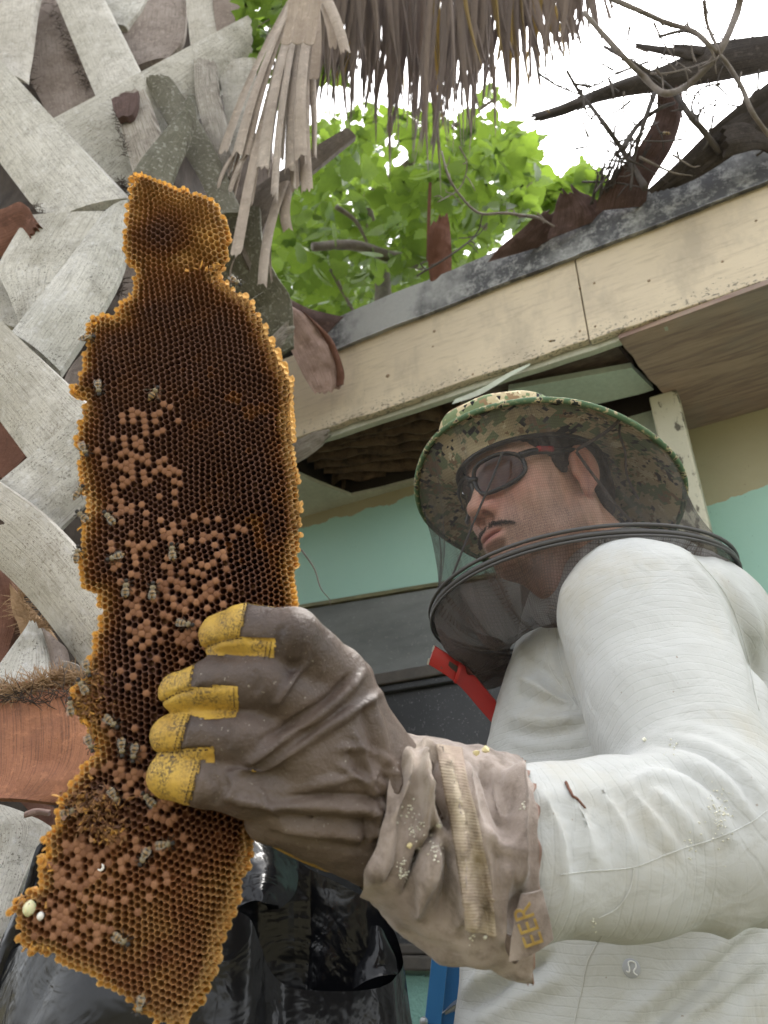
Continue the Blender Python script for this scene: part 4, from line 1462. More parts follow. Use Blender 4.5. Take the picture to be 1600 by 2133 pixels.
boot(rw((0.99, 1.0), (200, 834, 240, 990), (-40, 1034, 90, 1136)), 'boot_grey', 20, 0.03)
boot(rw((0.98, 0.955), (-60, 962, -90, 1110), (110, 1092, 54, 1240), (280, 1290, 215, 1450)), 'boot_grey', 21, 0.04, label='pale leaf base pointing at the left rim of the comb, lower of two')
boot(rw(0.958, (-10, 1074, -10, 1084), (24, 1100, 22, 1112), (44, 1122, 42, 1130), (60, 1142, 60, 1145)), 'fibre_dark', 22, 0.0, 0.004, 0.0, nl=10, na=4, name='crack')  # dark strip laid on the leaf base, painting the shade of a crack
boot(rw(1.13, (-40, 1160, 0, 1176), (-40, 1230, 24, 1215), (-40, 1300, 34, 1290), (-40, 1400, 10, 1376)), 'boot_brown', 23, 0.02)
boot(rw(1.12, (20, 1215, 50, 1250), (25, 1270, 95, 1300), (40, 1310, 140, 1370), (60, 1400, 170, 1420)), 'fibre', 24, 0.015, 0.02, 0.006)
boot(rw((0.96, 0.94), (58, 1300, 86, 1312), (30, 1340, 102, 1345), (0, 1382, 114, 1388), (-26, 1424, 120, 1424), (-40, 1470, 120, 1460)), 'boot_grey', 25, 0.03, ragged=(0.004, 0), label='pale cut stub above the orange leaf base')
boot(rw(0.945, (86, 1310, 102, 1316), (98, 1345, 124, 1345), (106, 1385, 134, 1385), (110, 1425, 140, 1420)), 'boot_pink', 26, 0.012, ragged=(0.004, 0))
boot(rw(0.945, (128, 1376, 134, 1410), (158, 1384, 160, 1412), (182, 1402, 184, 1414)), 'boot_wood', 27, 0.006, 0.006, nl=12)
boot(rw((0.925, 0.905), (-50, 1446, 178, 1410), (-50, 1490, 206, 1460), (-50, 1560, 214, 1530), (-50, 1615, 200, 1590), (-50, 1652, 150, 1645), (-50, 1664, 112, 1672)), 'boot_orange', 28, 0.035, 0.02, 0.004, label='fresh orange brown inside of a cut leaf base under the torn comb')
boot(rw((1.08, 1.0), (-50, 1672, 50, 1692), (-50, 1745, 98, 1722), (-50, 1840, 66, 1792), (-50, 1930, 28, 1890), (-50, 2060, 0, 2010), (-60, 2200, -20, 2180)), 'boot_grey', 29, 0.03, 0.03, 0.006, label='lichen speckled foot of the trunk beside the black bag')
boot(rw(1.14, (30, 1660, 110, 1680), (60, 1690, 112, 1700), (80, 1740, 110, 1740)), 'boot_brown', 30, 0.01)
boot(rw(1.05, (50, 1694, 52, 1704), (75, 1686, 78, 1698), (102, 1690, 102, 1700)), 'husk_pink', 31, 0.008, 0.008, 0.003, nl=10, na=6)
# the lattice goes on round the trunk behind the comb
for i in range(9):
    y0 = 640 + i * 125
    s_ = 1 if i % 2 else -1
    xa_, xb_ = (255, 500) if s_ > 0 else (500, 255)
    boot(rw((1.13 - 0.012 * i, 1.12 - 0.012 * i), (xa_ - 60, y0 + 40, xa_ + 60, y0 - 40 * 1), ((xa_ + xb_) / 2 - 70, y0 + 120, (xa_ + xb_) / 2 + 60, y0 + 40), (xb_ - 60, y0 + 210, xb_ + 50, y0 + 130)), ('boot_grey', 'boot_grey', 'boot_pink')[i % 3], 60 + i, 0.05, 0.025)
# coarse fibre over the top of the orange base and in the gaps
def fibre_tuft(pts, n, L, mat, seed, spread=1.0, r=0.0006):
    rng = np.random.RandomState(seed)
    parts = []
    for _ in range(n):
        i = rng.randint(len(pts) - 1); t = rng.uniform()
        (x0, y0, d0), (x1, y1, d1) = pts[i], pts[i + 1]
        p = at(x0 + (x1 - x0) * t, y0 + (y1 - y0) * t + rng.uniform(-6, 14), (d0 + (d1 - d0) * t - rng.uniform(0, 0.015)) * vf(y0 + (y1 - y0) * t))
        a = rng.uniform(0, 2 * pi)
        dr = nrm(RT * cos(a) + UP * (sin(a) * 0.6 + 0.15) * spread - FW * rng.uniform(-0.3, 0.5))
        b = nrm(np.cross(dr, FW)) * rng.uniform(-0.4, 0.4)
        l = L * rng.uniform(0.4, 1.2)
        P = [p + dr * l * s + b * l * s * s for s in (0, 0.33, 0.66, 1)]
        parts.append(tube_geo(P, [r, r, r * 0.8, r * 0.4], 3, cap=False))
    v, f = join_geo(parts)
    o = mesh('fibre_tuft', v, f, mat, palm)
    o['kind'] = 'stuff'


fibre_tuft([(0, 1442, 0.92), (60, 1428, 0.92), (120, 1412, 0.92), (178, 1412, 0.92)], 800, 0.020, M['fibre'], 3)
fibre_tuft([(-10, 1450, 0.915), (60, 1455, 0.91), (150, 1440, 0.91)], 70, 0.022, M['fibre_dark'], 4)
fibre_tuft([(55, 20, 1.27), (60, 90, 1.27), (50, 150, 1.27), (70, 190, 1.27)], 200, 0.03, M['fibre_dark'], 5)
fibre_tuft([(105, 10, 1.27), (130, 60, 1.27), (160, 120, 1.27), (185, 180, 1.27)], 160, 0.025, M['fibre_dark'], 6)
fibre_tuft([(240, 215, 1.09), (246, 260, 1.09), (262, 320, 1.09)], 90, 0.014, M['fibre_dark'], 7)
fibre_tuft([(250, 370, 1.13), (262, 400, 1.13)], 100, 0.02, M['fibre_dark'], 8)
fibre_tuft([(70, 430, 1.10), (92, 462, 1.10)], 90, 0.02, M['fibre_dark'], 9)
fibre_tuft([(40, 1230, 1.10), (60, 1290, 1.10), (95, 1310, 1.10)], 200, 0.03, M['fibre'], 10)
fibre_tuft([(240, 610, 1.15), (255, 580, 1.15)], 80, 0.02, M['fibre_dark'], 11)
fibre_tuft([(10, 0, 1.3), (400, 20, 1.3), (460, 40, 1.3)], 120, 0.04, M['fibre_dark'], 12)

# the old petiole jutting out to the right, and the dark stem under it
boot(rw((1.24, 1.30), (742, 284, 722, 266), (690, 325, 665, 300), (640, 368, 600, 345), (575, 425, 530, 392), (540, 500, 490, 430), (520, 560, 470, 470)), 'petiole', 32, 0.018, 0.03, label='weathered petiole jutting out right behind the dry fan leaf', name='petiole')
boot(rw((1.26, 1.45), (430, 430, 540, 430), (440, 520, 548, 515), (470, 600, 576, 575), (520, 665, 606, 625), (550, 760, 612, 720)), 'boot_dark', 33, 0.02, 0.03, name='petiole')
boot(rw(1.36, (440, 280, 560, 280), (450, 380, 570, 380), (450, 470, 560, 470)), 'boot_pink', 34, 0.02, 0.03)
# dry pleated fan leaf
fan = strap('dead_leaf', rw((1.12 * 1.45, 1.10 * 1.40), (596, -60, 690, -60), (600, -20, 676, -20), (596, 40, 664, 40), (585, 90, 655, 90)), M['thatch_near'], palm, bulge=0.004, thick=0.002, groove=0.006, nl=14, na=16)
tag(fan, 'dry pleated fan leaf hanging beside the trunk')
FANSEG = [  # top x, top y, end x, end y, width top, width end, depth
    (604, 0, 466, 312, 12, 26, 1.250), (609, 0, 494, 322, 12, 30, 1.245), (613, 0, 512, 330, 12, 24, 1.255), (617, 10, 492, 528, 14, 32, 1.250), (622, 0, 546, 352, 14, 36, 1.240), (628, 0, 571, 408, 14, 20, 1.238),
    (632, 0, 582, 330, 14, 26, 1.250), (640, 0, 604, 356, 14, 30, 1.255), (646, 40, 628, 328, 18, 34, 1.235), (655, 0, 655, 160, 20, 26, 1.250), (648, 0, 640, 400, 16, 32, 1.28), (676, -10, 720, 110, 22, 26, 1.24), (668, -10, 694, 96, 20, 22, 1.25),
    (592, 380, 546, 596, 22, 26, 1.33), (606, 380, 600, 482, 26, 26, 1.34), (580, 430, 566, 584, 9, 5, 1.33), (560, 250, 474, 410, 18, 14, 1.27), (630, 200, 616, 395, 20, 22, 1.29), (598, 100, 520, 400, 16, 30, 1.27), (640, 60, 655, 330, 20, 12, 1.29), (488, 320, 452, 420, 12, 8, 1.27), (502, 520, 482, 590, 5, 4, 1.27)]
_r = np.random.RandomState(8)
for _ in range(12):                       # narrow split strands between the broad ones
    _t = _r.uniform(0, 1)
    FANSEG.append((606 + 46 * _t, _r.uniform(0, 60), 478 + 170 * _t + _r.uniform(-12, 12), _r.uniform(250, 430), 6, _r.uniform(6, 11), 1.262 + _r.uniform(0, 0.03)))
for i, (x0, y0, x1, y1, w0, w1, d) in enumerate(FANSEG):
    rows = []
    w1 = w1 * 0.78
    for t in (0, 0.3, 0.65, 1.0):
        bow = -10 * sin(pi * t) * (1 if x1 < x0 else -0.5)
        x, y = x0 + (x1 - x0) * t + bow, y0 + (y1 - y0) * t
        w = w0 + (w1 - w0) * t
        rows.append((x - w / 2, y + w * 0.12, x + w / 2, y - w * 0.12, (d - 0.14 - 0.01 * sin(pi * t)) * vf(y)))
    strap('leaf_segment', rows, M['thatch_near'], fan, bulge=0.005 * (1 if i % 3 else -1), thick=0.0015, nl=16, na=7, ragged=(0, 0.009), seed=i, rough=0.0015)

# skirt of hanging dead fronds
rng = np.random.RandomState(77)
def bottom(x):
    return np.interp(x, [640, 680, 720, 760, 800, 850, 900, 950, 1000, 1050, 1100, 1150, 1200, 1260], [230, 250, 230, 190, 225, 295, 300, 260, 250, 215, 165, 125, 100, 60])
for g in range(9):
    gx = 650 + g * 66
    dep = 2.25 + 0.14 * ((g * 5) % 4)
    leaf = strap('dead_leaf', rw(dep, (gx - 10, -160, gx + 40, -160), (gx - 6, -110, gx + 36, -110), (gx - 2, -60, gx + 30, -60)), M['thatch'], palm, bulge=0.004, thick=0.003, nl=6, na=6)
    for b in range(36 if g < 6 else 27):
        x0 = gx + rng.uniform(-50, 60)
        yb = bottom(x0) * rng.uniform(0.55, 1.18) * (1.0 if rng.uniform() < 0.85 else 1.2)
        x1 = x0 + rng.uniform(-45, 45) + (x0 - 880) * 0.10
        w = rng.uniform(5, 14)
        d0 = dep + rng.uniform(-0.12, 0.2)
        rows = []
        bow = rng.uniform(-16, 16)
        top = -rng.uniform(60, 140)
        xt = gx + 15 + (x0 - gx) * 0.55
        for t in (0, 0.35, 0.7, 1.0):
            x = xt + (x1 - xt) * t + bow * sin(pi * t); y = top + (yb - top) * t
            ww = w * (0.7, 1.0, 0.75, 0.08)[int(round(t * 3))]
            tl = rng.uniform(-0.4, 0.4)
            rows.append((x - ww / 2, y - ww * tl / 2, x + ww / 2, y + ww * tl / 2, d0 + 0.03 * t))
        strap('blade', rows, M['thatch_yellow'] if (rng.uniform() < 0.05 or (1020 < x0 < 1120 and rng.uniform() < 0.3)) else M['thatch'], leaf, bulge=0.003, thick=0.001, nl=9, na=3, seed=g * 50 + b)
# loose threads hanging towards the right
parts = []
for _ in range(70):
    x = rng.uniform(700, 1500); y0 = rng.uniform(-60, 20); l = rng.uniform(40, 180) * (1 if x < 1250 else 0.7)
    if x < 1200: y0 = bottom(x) * 0.5
    d = rng.uniform(2.0, 2.6); s_ = rng.uniform(-0.4, 0.5)
    P = smooth_path([at(x, y0, d), at(x + s_ * l * 0.4 + rng.uniform(-8, 8), y0 + l * 0.5, d), at(x + s_ * l + rng.uniform(-10, 10), y0 + l, d)], 7)
    parts.append(tube_geo(P, np.linspace(0.0011, 0.0004, 7), 4, cap=False))
v, f = join_geo(parts)
o = mesh('leaf_thread', v, f, M['thatch'], palm); o['kind'] = 'stuff'
# ------------------------------------------------------------------ leafy trees behind the roof and a vine on the palm
def leaf_mat(name, a, b, c, tr=0.5):
    k = NT(name)
    oi = k.n('ShaderNodeObjectInfo')
    at_ = k.attr('shade')
    n = k.noise(6, 3, 0.5)
    col = k.mix(k.ramp(n, [(0.35, 0.0), (0.65, 1.0)]), a, b)
    col = k.mix(k.math('MULTIPLY', oi.outputs['Random'], 0.55), col, c)
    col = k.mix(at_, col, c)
    vein = k.noise(120, 2, 0.5)
    base = k.bsdf(col, 0.45, k.bump(vein, 0.15, 0.003), 0.4)
    tcol = k.mix(0.6, col, (0.34, 0.50, 0.055))
    return k.done(k.translucent(base, tcol, tr))


M['leaf'] = leaf_mat('bright green leaf', (0.085, 0.165, 0.024), (0.145, 0.235, 0.03), (0.03, 0.07, 0.018), 0.42)
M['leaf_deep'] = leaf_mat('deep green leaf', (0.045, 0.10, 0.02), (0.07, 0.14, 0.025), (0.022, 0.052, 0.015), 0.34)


def leaf_shape(kind):
    if kind == 0:      # lobed, grape like
        out = [(0, 0.0), (0.16, -0.10), (0.40, -0.06), (0.34, 0.10), (0.52, 0.22), (0.50, 0.42), (0.32, 0.40), (0.30, 0.62), (0.16, 0.72), (0.0, 1.0)]
    elif kind == 1:    # broad with points
        out = [(0, 0.0), (0.20, -0.05), (0.36, 0.05), (0.44, 0.24), (0.34, 0.30), (0.40, 0.50), (0.24, 0.56), (0.22, 0.74), (0.08, 0.82), (0.0, 1.0)]
    else:              # heart
        out = [(0, 0.0), (0.22, -0.08), (0.40, 0.05), (0.46, 0.28), (0.40, 0.50), (0.28, 0.70), (0.14, 0.86), (0.0, 1.0)]
    mid = [(0, y) for (_, y) in out]
    V, Fc = [], []
    n = len(out)
    for (x, y) in out: V.append((0, max(0, min(1, y)), -0.10 * y * y))
    for sgn in (1, -1):
        o = len(V)
        for (x, y) in out: V.append((sgn * x, y, 0.16 * x - 0.10 * y * y - 0.10 * x * x))
        for i in range(n - 1):
            q = (i, i + 1, o + i + 1, o + i)
            Fc.append(q if sgn < 0 else q[::-1])
    return np.array(V), Fc


LEAVES = [leaf_shape(i) for i in range(3)]
LEAF_ME = []
for i, (v, f) in enumerate(LEAVES):
    for mn in ('leaf', 'leaf_deep'):
        me = bpy.data.meshes.new('leaf'); me.from_pydata(v.tolist(), [], f); me.materials.append(M[mn])
        me.polygons.foreach_set('use_smooth', np.ones(len(f), bool))
        LEAF_ME.append(me)


def leaf_basis(rng, size, droop=0.6):
    tip = nrm(np.array([rng.normal(), rng.normal(), -droop + 0.6 * rng.normal()]))
    nz = nrm(np.array([rng.normal() * 0.6, rng.normal() * 0.6 - 0.2, 1.0]))
    x = nrm(np.cross(tip, nz)); z = np.cross(x, tip)
    return np.stack([x, tip, z], 1) * size


def make_tree(name, label, base, limbs, region, n, drange, size, seed, deep=0.35, kinds=(0, 1, 2), maxobj=300, trunk_r=0.09, group=None, nearfirst=True):
    rng = np.random.RandomState(seed)
    t = thing(name, label, 'tree' if 'tree' in name else 'vine', base, group)
    for j, (pts, r0, r1) in enumerate(limbs):
        P = smooth_path(pts, 26)
        P = P + 0.012 * np.stack([noise3(P, 3, seed + 1), noise3(P, 3, seed + 2), noise3(P, 3, seed + 3)], 1) * (r0 > 0.02)
        tube('trunk' if j == 0 and trunk_r else 'limb', P, np.linspace(r0, r1, 26), M['twig_light'], t, 9)
    pts = []
    region = np.asarray(region, float)
    lo, hi = region.min(0), region.max(0)
    while len(pts) < n:
        c = rng.uniform(lo, hi, (200, 2))
        c = c[in_poly(c, region)]
        q = np.concatenate([c / 80.0, np.full((len(c), 1), seed)], 1)
        keep = noise3(q, 1.0, seed) + 0.5 * noise3(q, 2.3, seed + 5) > rng.uniform(-1.1, 0.25, len(c))
        for (x, y) in c[keep]:
            pts.append((x, y, drange[0] + (drange[1] - drange[0]) * rng.uniform() ** 0.8))
    pts = pts[:n]
    pts.sort(key=lambda p: p[2])
    extra, shade = [], []
    mi = []
    for i, (x, y, d) in enumerate(pts):
        B = leaf_basis(rng, size * rng.uniform(0.5, 1.65))
        p = at(x, y, d)
        kd = kinds[rng.randint(len(kinds))]
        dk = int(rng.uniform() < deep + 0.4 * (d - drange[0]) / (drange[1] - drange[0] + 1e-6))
        if i < maxobj:
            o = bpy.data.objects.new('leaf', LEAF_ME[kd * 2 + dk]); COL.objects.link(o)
            o.matrix_basis = Matrix([[*B[0], p[0]], [*B[1], p[1]], [*B[2], p[2]], [0, 0, 0, 1]])
            put_under(o, t)
        else:
            v, f = LEAVES[kd]
            extra.append((v @ B.T + p, f)); shade.append(np.full(len(v), rng.uniform(0, 0.55))); mi += [dk] * len(f)
    if extra:
        v, f = join_geo(extra)
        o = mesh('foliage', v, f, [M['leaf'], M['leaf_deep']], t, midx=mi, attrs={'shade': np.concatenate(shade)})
        o['kind'] = 'stuff'
    return t


b0 = at(760, 700, 4.6); b0 = np.array([b0[0], b0[1], 0.0])
make_tree('leafy_tree', 'bright green lobed leaf tree filling the gap above the roof edge', b0,
          [([b0, b0 + [0.1, 0, 2.0], at(800, 640, 4.6), at(760, 420, 4.4)], 0.10, 0.03), ([at(900, 552, 3.4), at(820, 535, 3.3), at(740, 512, 3.2), at(650, 515, 3.1)], 0.030, 0.018), ([at(700, 430, 3.3), at(740, 460, 3.35), at(765, 505, 3.4)], 0.012, 0.006),
           ([at(690, 560, 3.2), at(715, 610, 3.25), at(740, 655, 3.3)], 0.010, 0.006), ([at(760, 420, 4.4), at(900, 300, 4.3), at(1040, 200, 4.2)], 0.03, 0.008), ([at(800, 640, 4.6), at(1000, 480, 4.2), at(1110, 380, 4.0)], 0.03, 0.008)],
          [(545, 640), (550, 440), (620, 300), (700, 235), (790, 225), (880, 250), (960, 250), (1030, 150), (1060, 130), (1068, 250), (1110, 300), (1128, 350), (1120, 420), (1060, 470), (1000, 540), (900, 600), (820, 640), (720, 690), (600, 700)],
          1750, (3.0, 5.2), 0.078, 21, 0.42)
b1 = at(1180, 600, 5.6); b1 = np.array([b1[0], b1[1], 0.0])
make_tree('leafy_tree', 'small bright leafy crown peeking over the roof behind the brown husks', b1,
          [([b1, b1 + [0, 0, 2.5], at(1190, 480, 5.4), at(1200, 390, 5.2)], 0.07, 0.01)],
          [(1060, 480), (1110, 420), (1150, 375), (1190, 355), (1225, 350), (1252, 375), (1235, 400), (1200, 440), (1150, 470)], 110, (4.6, 5.4), 0.12, 33, 0.1)
b2 = at(1050, 400, 7.5); b2 = np.array([b2[0], b2[1], 0.0])
make_tree('leafy_tree', 'darker tree standing behind the bright one above the roof', b2,
          [([b2, b2 + [0, 0, 3.5], at(900, 500, 7.2), at(860, 380, 7.0)], 0.12, 0.02), ([at(900, 500, 7.2), at(760, 420, 7), at(660, 420, 6.8)], 0.05, 0.01)],
          [(540, 680), (560, 420), (700, 300), (840, 290), (960, 280), (1075, 300), (1100, 420), (1010, 520), (900, 600), (700, 690)], 520, (6.0, 8.0), 0.17, 45, 0.75)
bv = at(520, 260, 2.1)
make_tree('vine', 'green lobed vine leaves between the trunk and the dry fan leaf', (bv[0], bv[1], bv[2]),
          [([at(520, 260, 2.1), at(545, 150, 2.1), at(560, 60, 2.1), at(600, -30, 2.1)], 0.0022, 0.0016), ([at(530, 60, 2.1), at(575, 30, 2.1), at(620, -10, 2.1)], 0.0016, 0.001)],
          [(480, -30), (620, -30), (600, 60), (580, 120), (545, 145), (520, 120), (512, 30)], 34, (2.0, 2.2), 0.070, 52, 0.0, (0,), trunk_r=0)
bw = at(560, 330, 2.5)
make_tree('vine', 'shaded vine leaves in the dark behind the fan leaf', (bw[0], bw[1], bw[2]),
          [([at(560, 330, 2.5), at(570, 150, 2.5), at(580, -30, 2.5)], 0.003, 0.002)],
          [(480, -30), (720, -30), (690, 140), (600, 200), (540, 230), (520, 130)], 60, (2.4, 2.7), 0.08, 58, 1.0, (0, 1), trunk_r=0)

# ------------------------------------------------------------------ dead wood and husks lying on the roof
def debris(name, rows, m, label, cat, seed=0, bulge=0.02, thick=0.02, ragged=(0, 0), rough=0.004, group=None, **kw):
    o = strap(name, rows, M[m], None, bulge=bulge * 0.4, thick=thick * 0.7, rough=rough * 2.0, ragged=ragged, seed=seed, **kw)
    return tag(o, label, cat, group)


debris('broken_palm_stem', rw((1.80, 1.68), (1096, 240, 1122, 254), (1160, 221, 1176, 238), (1215, 198, 1232, 216), (1290, 167, 1302, 198), (1372, 140, 1388, 187), (1440, 110, 1470, 172), (1500, 86, 1522, 162), (1660, 66, 1660, 132)), 'deadwood', 'long dark broken palm stem jutting left over the roof', 'palm stem', 3, 0.03, 0.04, (0.015, 0))
debris('splinter', rw(1.70, (1324, 89, 1331, 102), (1380, 96, 1382, 113), (1445, 104, 1446, 124)), 'deadwood', 'short splinter sticking out above the broken palm stem', 'splinter', 4, 0.006, 0.012, (0.01, 0))
debris('splinter', rw(1.705, (1408, 92, 1412, 102), (1440, 93, 1445, 112), (1490, 98, 1495, 120)), 'deadwood', 'flat splinter lying along the thick end of the broken stem', 'splinter', 5, 0.006, 0.012, (0.01, 0))
debris('palm_husk', rw((1.72, 1.80), (1370, 200, 1420, 186), (1368, 232, 1422, 226), (1352, 272, 1414, 268), (1322, 318, 1398, 310), (1290, 352, 1374, 350), (1256, 392, 1352, 388), (1240, 440, 1345, 430)), 'husk', 'tall curved purple brown husk standing on the roof edge', 'husk', 6, 0.03, 0.012, (0.012, 0))
debris('palm_husk', rw((1.83, 1.85), (1164, 402, 1202, 392), (1158, 428, 1236, 412), (1150, 462, 1262, 432), (1140, 500, 1270, 450)), 'husk', 'ragged brown husk on the roof left of the tall one', 'husk', 7, 0.02, 0.012, (0.014, 0))
debris('palm_husk', rw((1.86, 1.90), (1120, 448, 1162, 438), (1082, 482, 1160, 462), (1040, 516, 1150, 486), (1016, 546, 1140, 510)), 'husk', 'low brown husk at the left end of the husk pile', 'husk', 8, 0.02, 0.012, (0.01, 0))
debris('palm_stub', rw((2.02, 2.04), (904, 458, 934, 448), (893, 482, 938, 480), (891, 530, 941, 528), (897, 590, 940, 586)), 'boot_brown', 'upright reddish brown stub behind the roof edge', 'stub', 9, 0.03, 0.03, (0.01, 0))
debris('stick', rw(2.06, (893, 380, 899, 380), (890, 450, 897, 450), (888, 540, 894, 545)), 'boot_brown', 'thin upright stick beside the reddish stub', 'stick', 10, 0.003, 0.006, nl=10, na=5)
dk_lbl = ['uppermost dark frond stem leaning right on the roof', 'second dark frond stem of the leaning bundle', 'middle dark frond stem of the leaning bundle', 'fourth dark frond stem of the leaning bundle', 'lowest dark frond stem close to the roof edge']
for i in range(5):
    o_ = i * 15
    debris('frond_stem', rw((1.72, 1.60), (1348 + o_ * 0.8, 396 - o_ * 0.2, 1358 + o_ * 0.8, 404 - o_ * 0.2), (1420 + o_ * 0.5, 330 + o_ * 0.35, 1434 + o_ * 0.5, 344 + o_ * 0.35), (1500 + o_ * 0.3, 252 + o_ * 0.75, 1520 + o_ * 0.3, 272 + o_ * 0.75), (1640, 140 + o_ * 1.2, 1650, 168 + o_ * 1.2)), 'deadwood', dk_lbl[i], 'frond stem', 20 + i, 0.008, 0.01, group='dark frond stems on the roof', nl=16, na=6)
debris('palm_stub', rw(1.62, (1508, 262, 1512, 325), (1550, 255, 1550, 315), (1590, 270, 1585, 310), (1620, 290, 1620, 330)), 'deadwood', 'blunt dark stub lying behind the drip edge at the right', 'stub', 30, 0.02, 0.03, (0.006, 0))
debris('palm_stub', rw(1.66, (1550, 205, 1600, 190), (1540, 250, 1610, 240), (1545, 300, 1620, 290)), 'deadwood', 'dark stump behind the blunt stub at the right picture edge', 'stub', 31, 0.02, 0.02, (0.01, 0))
# at the left end of the eave
debris('palm_husk', rw((2.04, 2.02), (546, 560, 532, 600), (588, 610, 566, 642), (638, 640, 612, 676), (680, 652, 640, 694), (716, 660, 672, 704)), 'husk', 'dark curved husk bridging from the trunk to the roof corner', 'husk', 40, 0.03, 0.02)
debris('palm_husk', rw((2.0, 1.97), (560, 622, 612, 640), (574, 662, 645, 662), (592, 702, 676, 696), (614, 746, 702, 736), (634, 786, 716, 778), (656, 818, 708, 812)), 'husk_pink', 'pale pink flat husk hanging over the left end of the fascia', 'husk', 41, 0.012, 0.012, (0, 0.008))
debris('palm_husk', rw((1.99, 1.96), (622, 640, 664, 676), (658, 680, 690, 704), (684, 722, 706, 738), (700, 766, 717, 776), (700, 806, 716, 800)), 'boot_brown', 'narrow rusty husk along the right side of the pink one', 'husk', 42, 0.012, 0.012, (0, 0.006))


def branch(pts, r, label, m='twig', d=1.75, twigs=0, seed=0, name='dry_branch'):
    rng = np.random.RandomState(seed)
    P = smooth_path([at(p[0], p[1], p[2] if len(p) > 2 else d + 0.03 * sin(i * 2.1 + seed)) for i, p in enumerate(pts)], 40)
    rr = np.linspace(r[0], r[1], 40) if not np.isscalar(r) else np.linspace(r, r * 0.6, 40)
    rr = rr * (1 + 0.12 * noise3(P, 60, seed))
    if not twigs:
        return tag(tube(name, P, rr, M[m], None, 8), label, 'branch', 'dry branches over the roof')
    t = thing(name, label, 'branch', P[0], 'dry branches over the roof')
    tube('stem', P, rr, M[m], t, 8)
    for _ in range(twigs):
        i = rng.randint(4, 37)
        a = rng.uniform(0, 2 * pi)
        dr = nrm(RT * cos(a) + UP * sin(a) - FW * rng.uniform(-0.4, 0.4))
        l = rng.uniform(0.015, 0.05)
        q = smooth_path([P[i], P[i] + dr * l * 0.5 + RT * rng.uniform(-0.006, 0.006), P[i] + dr * l + UP * rng.uniform(-0.012, 0.012)], 7)
        tube('twig', q, np.linspace(max(0.0018, rr[i] * 0.55), max(0.0011, rr[i] * 0.3), 7), M[m], t, 5)
    return t


branch([(1216, 26), (1262, 78), (1307, 127), (1337, 156), (1366, 185), (1392, 195), (1431, 179), (1470, 143), (1506, 94), (1535, 26), (1548, -30)], (0.0050, 0.0085), 'long branch sagging in a U in front of the broken stem', 'twig_light', 1.58, 0, 1)
branch([(1259, 97), (1307, 124), (1359, 156), (1405, 195), (1437, 240), (1463, 270), (1499, 318)], (0.0035, 0.0075), 'branch running down right to the roof edge', 'twig', 1.62, 8, 2)
branch([(1262, -8), (1333, 23), (1392, 49), (1444, 65), (1480, 97), (1512, 130), (1545, 182), (1567, 234), (1604, 285)], (0.0055, 0.0045), 'knobby branch crossing the top right corner', 'twig_light', 1.56, 6, 3)
branch([(1374, 76), (1421, 65), (1455, 76), (1485, 100)], 0.0035, 'short forked branch under the knobby one', 'twig', 1.57, 0, 4)
branch([(1181, 148), (1207, 192), (1233, 224), (1262, 263), (1294, 309), (1320, 351), (1345, 392)], (0.003, 0.0075), 'straight branch leaning left from the foot of the husk', 'twig', 1.70, 7, 5)
branch([(1298, 309), (1330, 260), (1372, 227), (1405, 214)], (0.006, 0.003), 'side branch crossing the tall husk', 'twig', 1.66, 4, 6)
branch([(1197, 175), (1236, 179), (1275, 159), (1314, 143)], 0.0028, 'thorny twig in front of the left end of the broken stem', 'twig', 1.66, 7, 7)
branch([(1340, 152), (1385, 153), (1430, 143), (1476, 127)], 0.0022, 'thin twig across the middle of the broken stem', 'twig_light', 1.60, 3, 8)
branch([(1363, 195), (1340, 260), (1322, 325), (1314, 395)], (0.006, 0.003), 'dark curved branch along the left side of the husk', 'twig', 1.68, 4, 9)
branch([(1454, 262), (1457, 234), (1476, 218), (1506, 224)], 0.0026, 'small hooked twig right of the husk', 'twig', 1.62, 5, 10)
branch([(1452, 256), (1441, 221), (1457, 188), (1489, 177), (1515, 198)], 0.0028, 'larger curled thorny twig above the hooked one', 'twig', 1.61, 8, 11)
branch([(1467, 2), (1473, 49), (1493, 97), (1500, 118)], 0.0042, 'straight twig pointing up at the top right', 'twig_light', 1.56, 0, 12)
branch([(1213, 379), (1275, 380), (1337, 390)], 0.0026, 'level twig at the foot of the husk pile', 'twig', 1.76, 2, 13)
branch([(1080, 450), (1116, 452), (1155, 472)], 0.004, 'grey twig on the low husk', 'twig_light', 1.84, 3, 14)
branch([(920, 316), (935, 369), (961, 410), (999, 444), (1055, 444), (1122, 455)], (0.0025, 0.0035), 'thin grey twig hanging before the green crown', 'twig_light', 1.86, 6, 15)
branch([(868, 575), (935, 534), (991, 489), (1006, 444)], 0.0028, 'twig rising from the roof edge past the reddish stub', 'twig', 1.92, 6, 16)
branch([(957, 305), (973, 342), (958, 391), (912, 421)], 0.0022, 'curled twig under the thatch in front of the leaves', 'twig_light', 1.9, 5, 17)
branch([(1120, 152), (1160, 178), (1205, 196), (1230, 205)], 0.0028, 'twig passing behind the tip of the broken stem', 'twig', 1.82, 5, 18)
branch([(1240, 400), (1275, 350), (1290, 310)], 0.003, 'upright twig bundle stem at the husk foot', 'twig', 1.74, 4, 19)

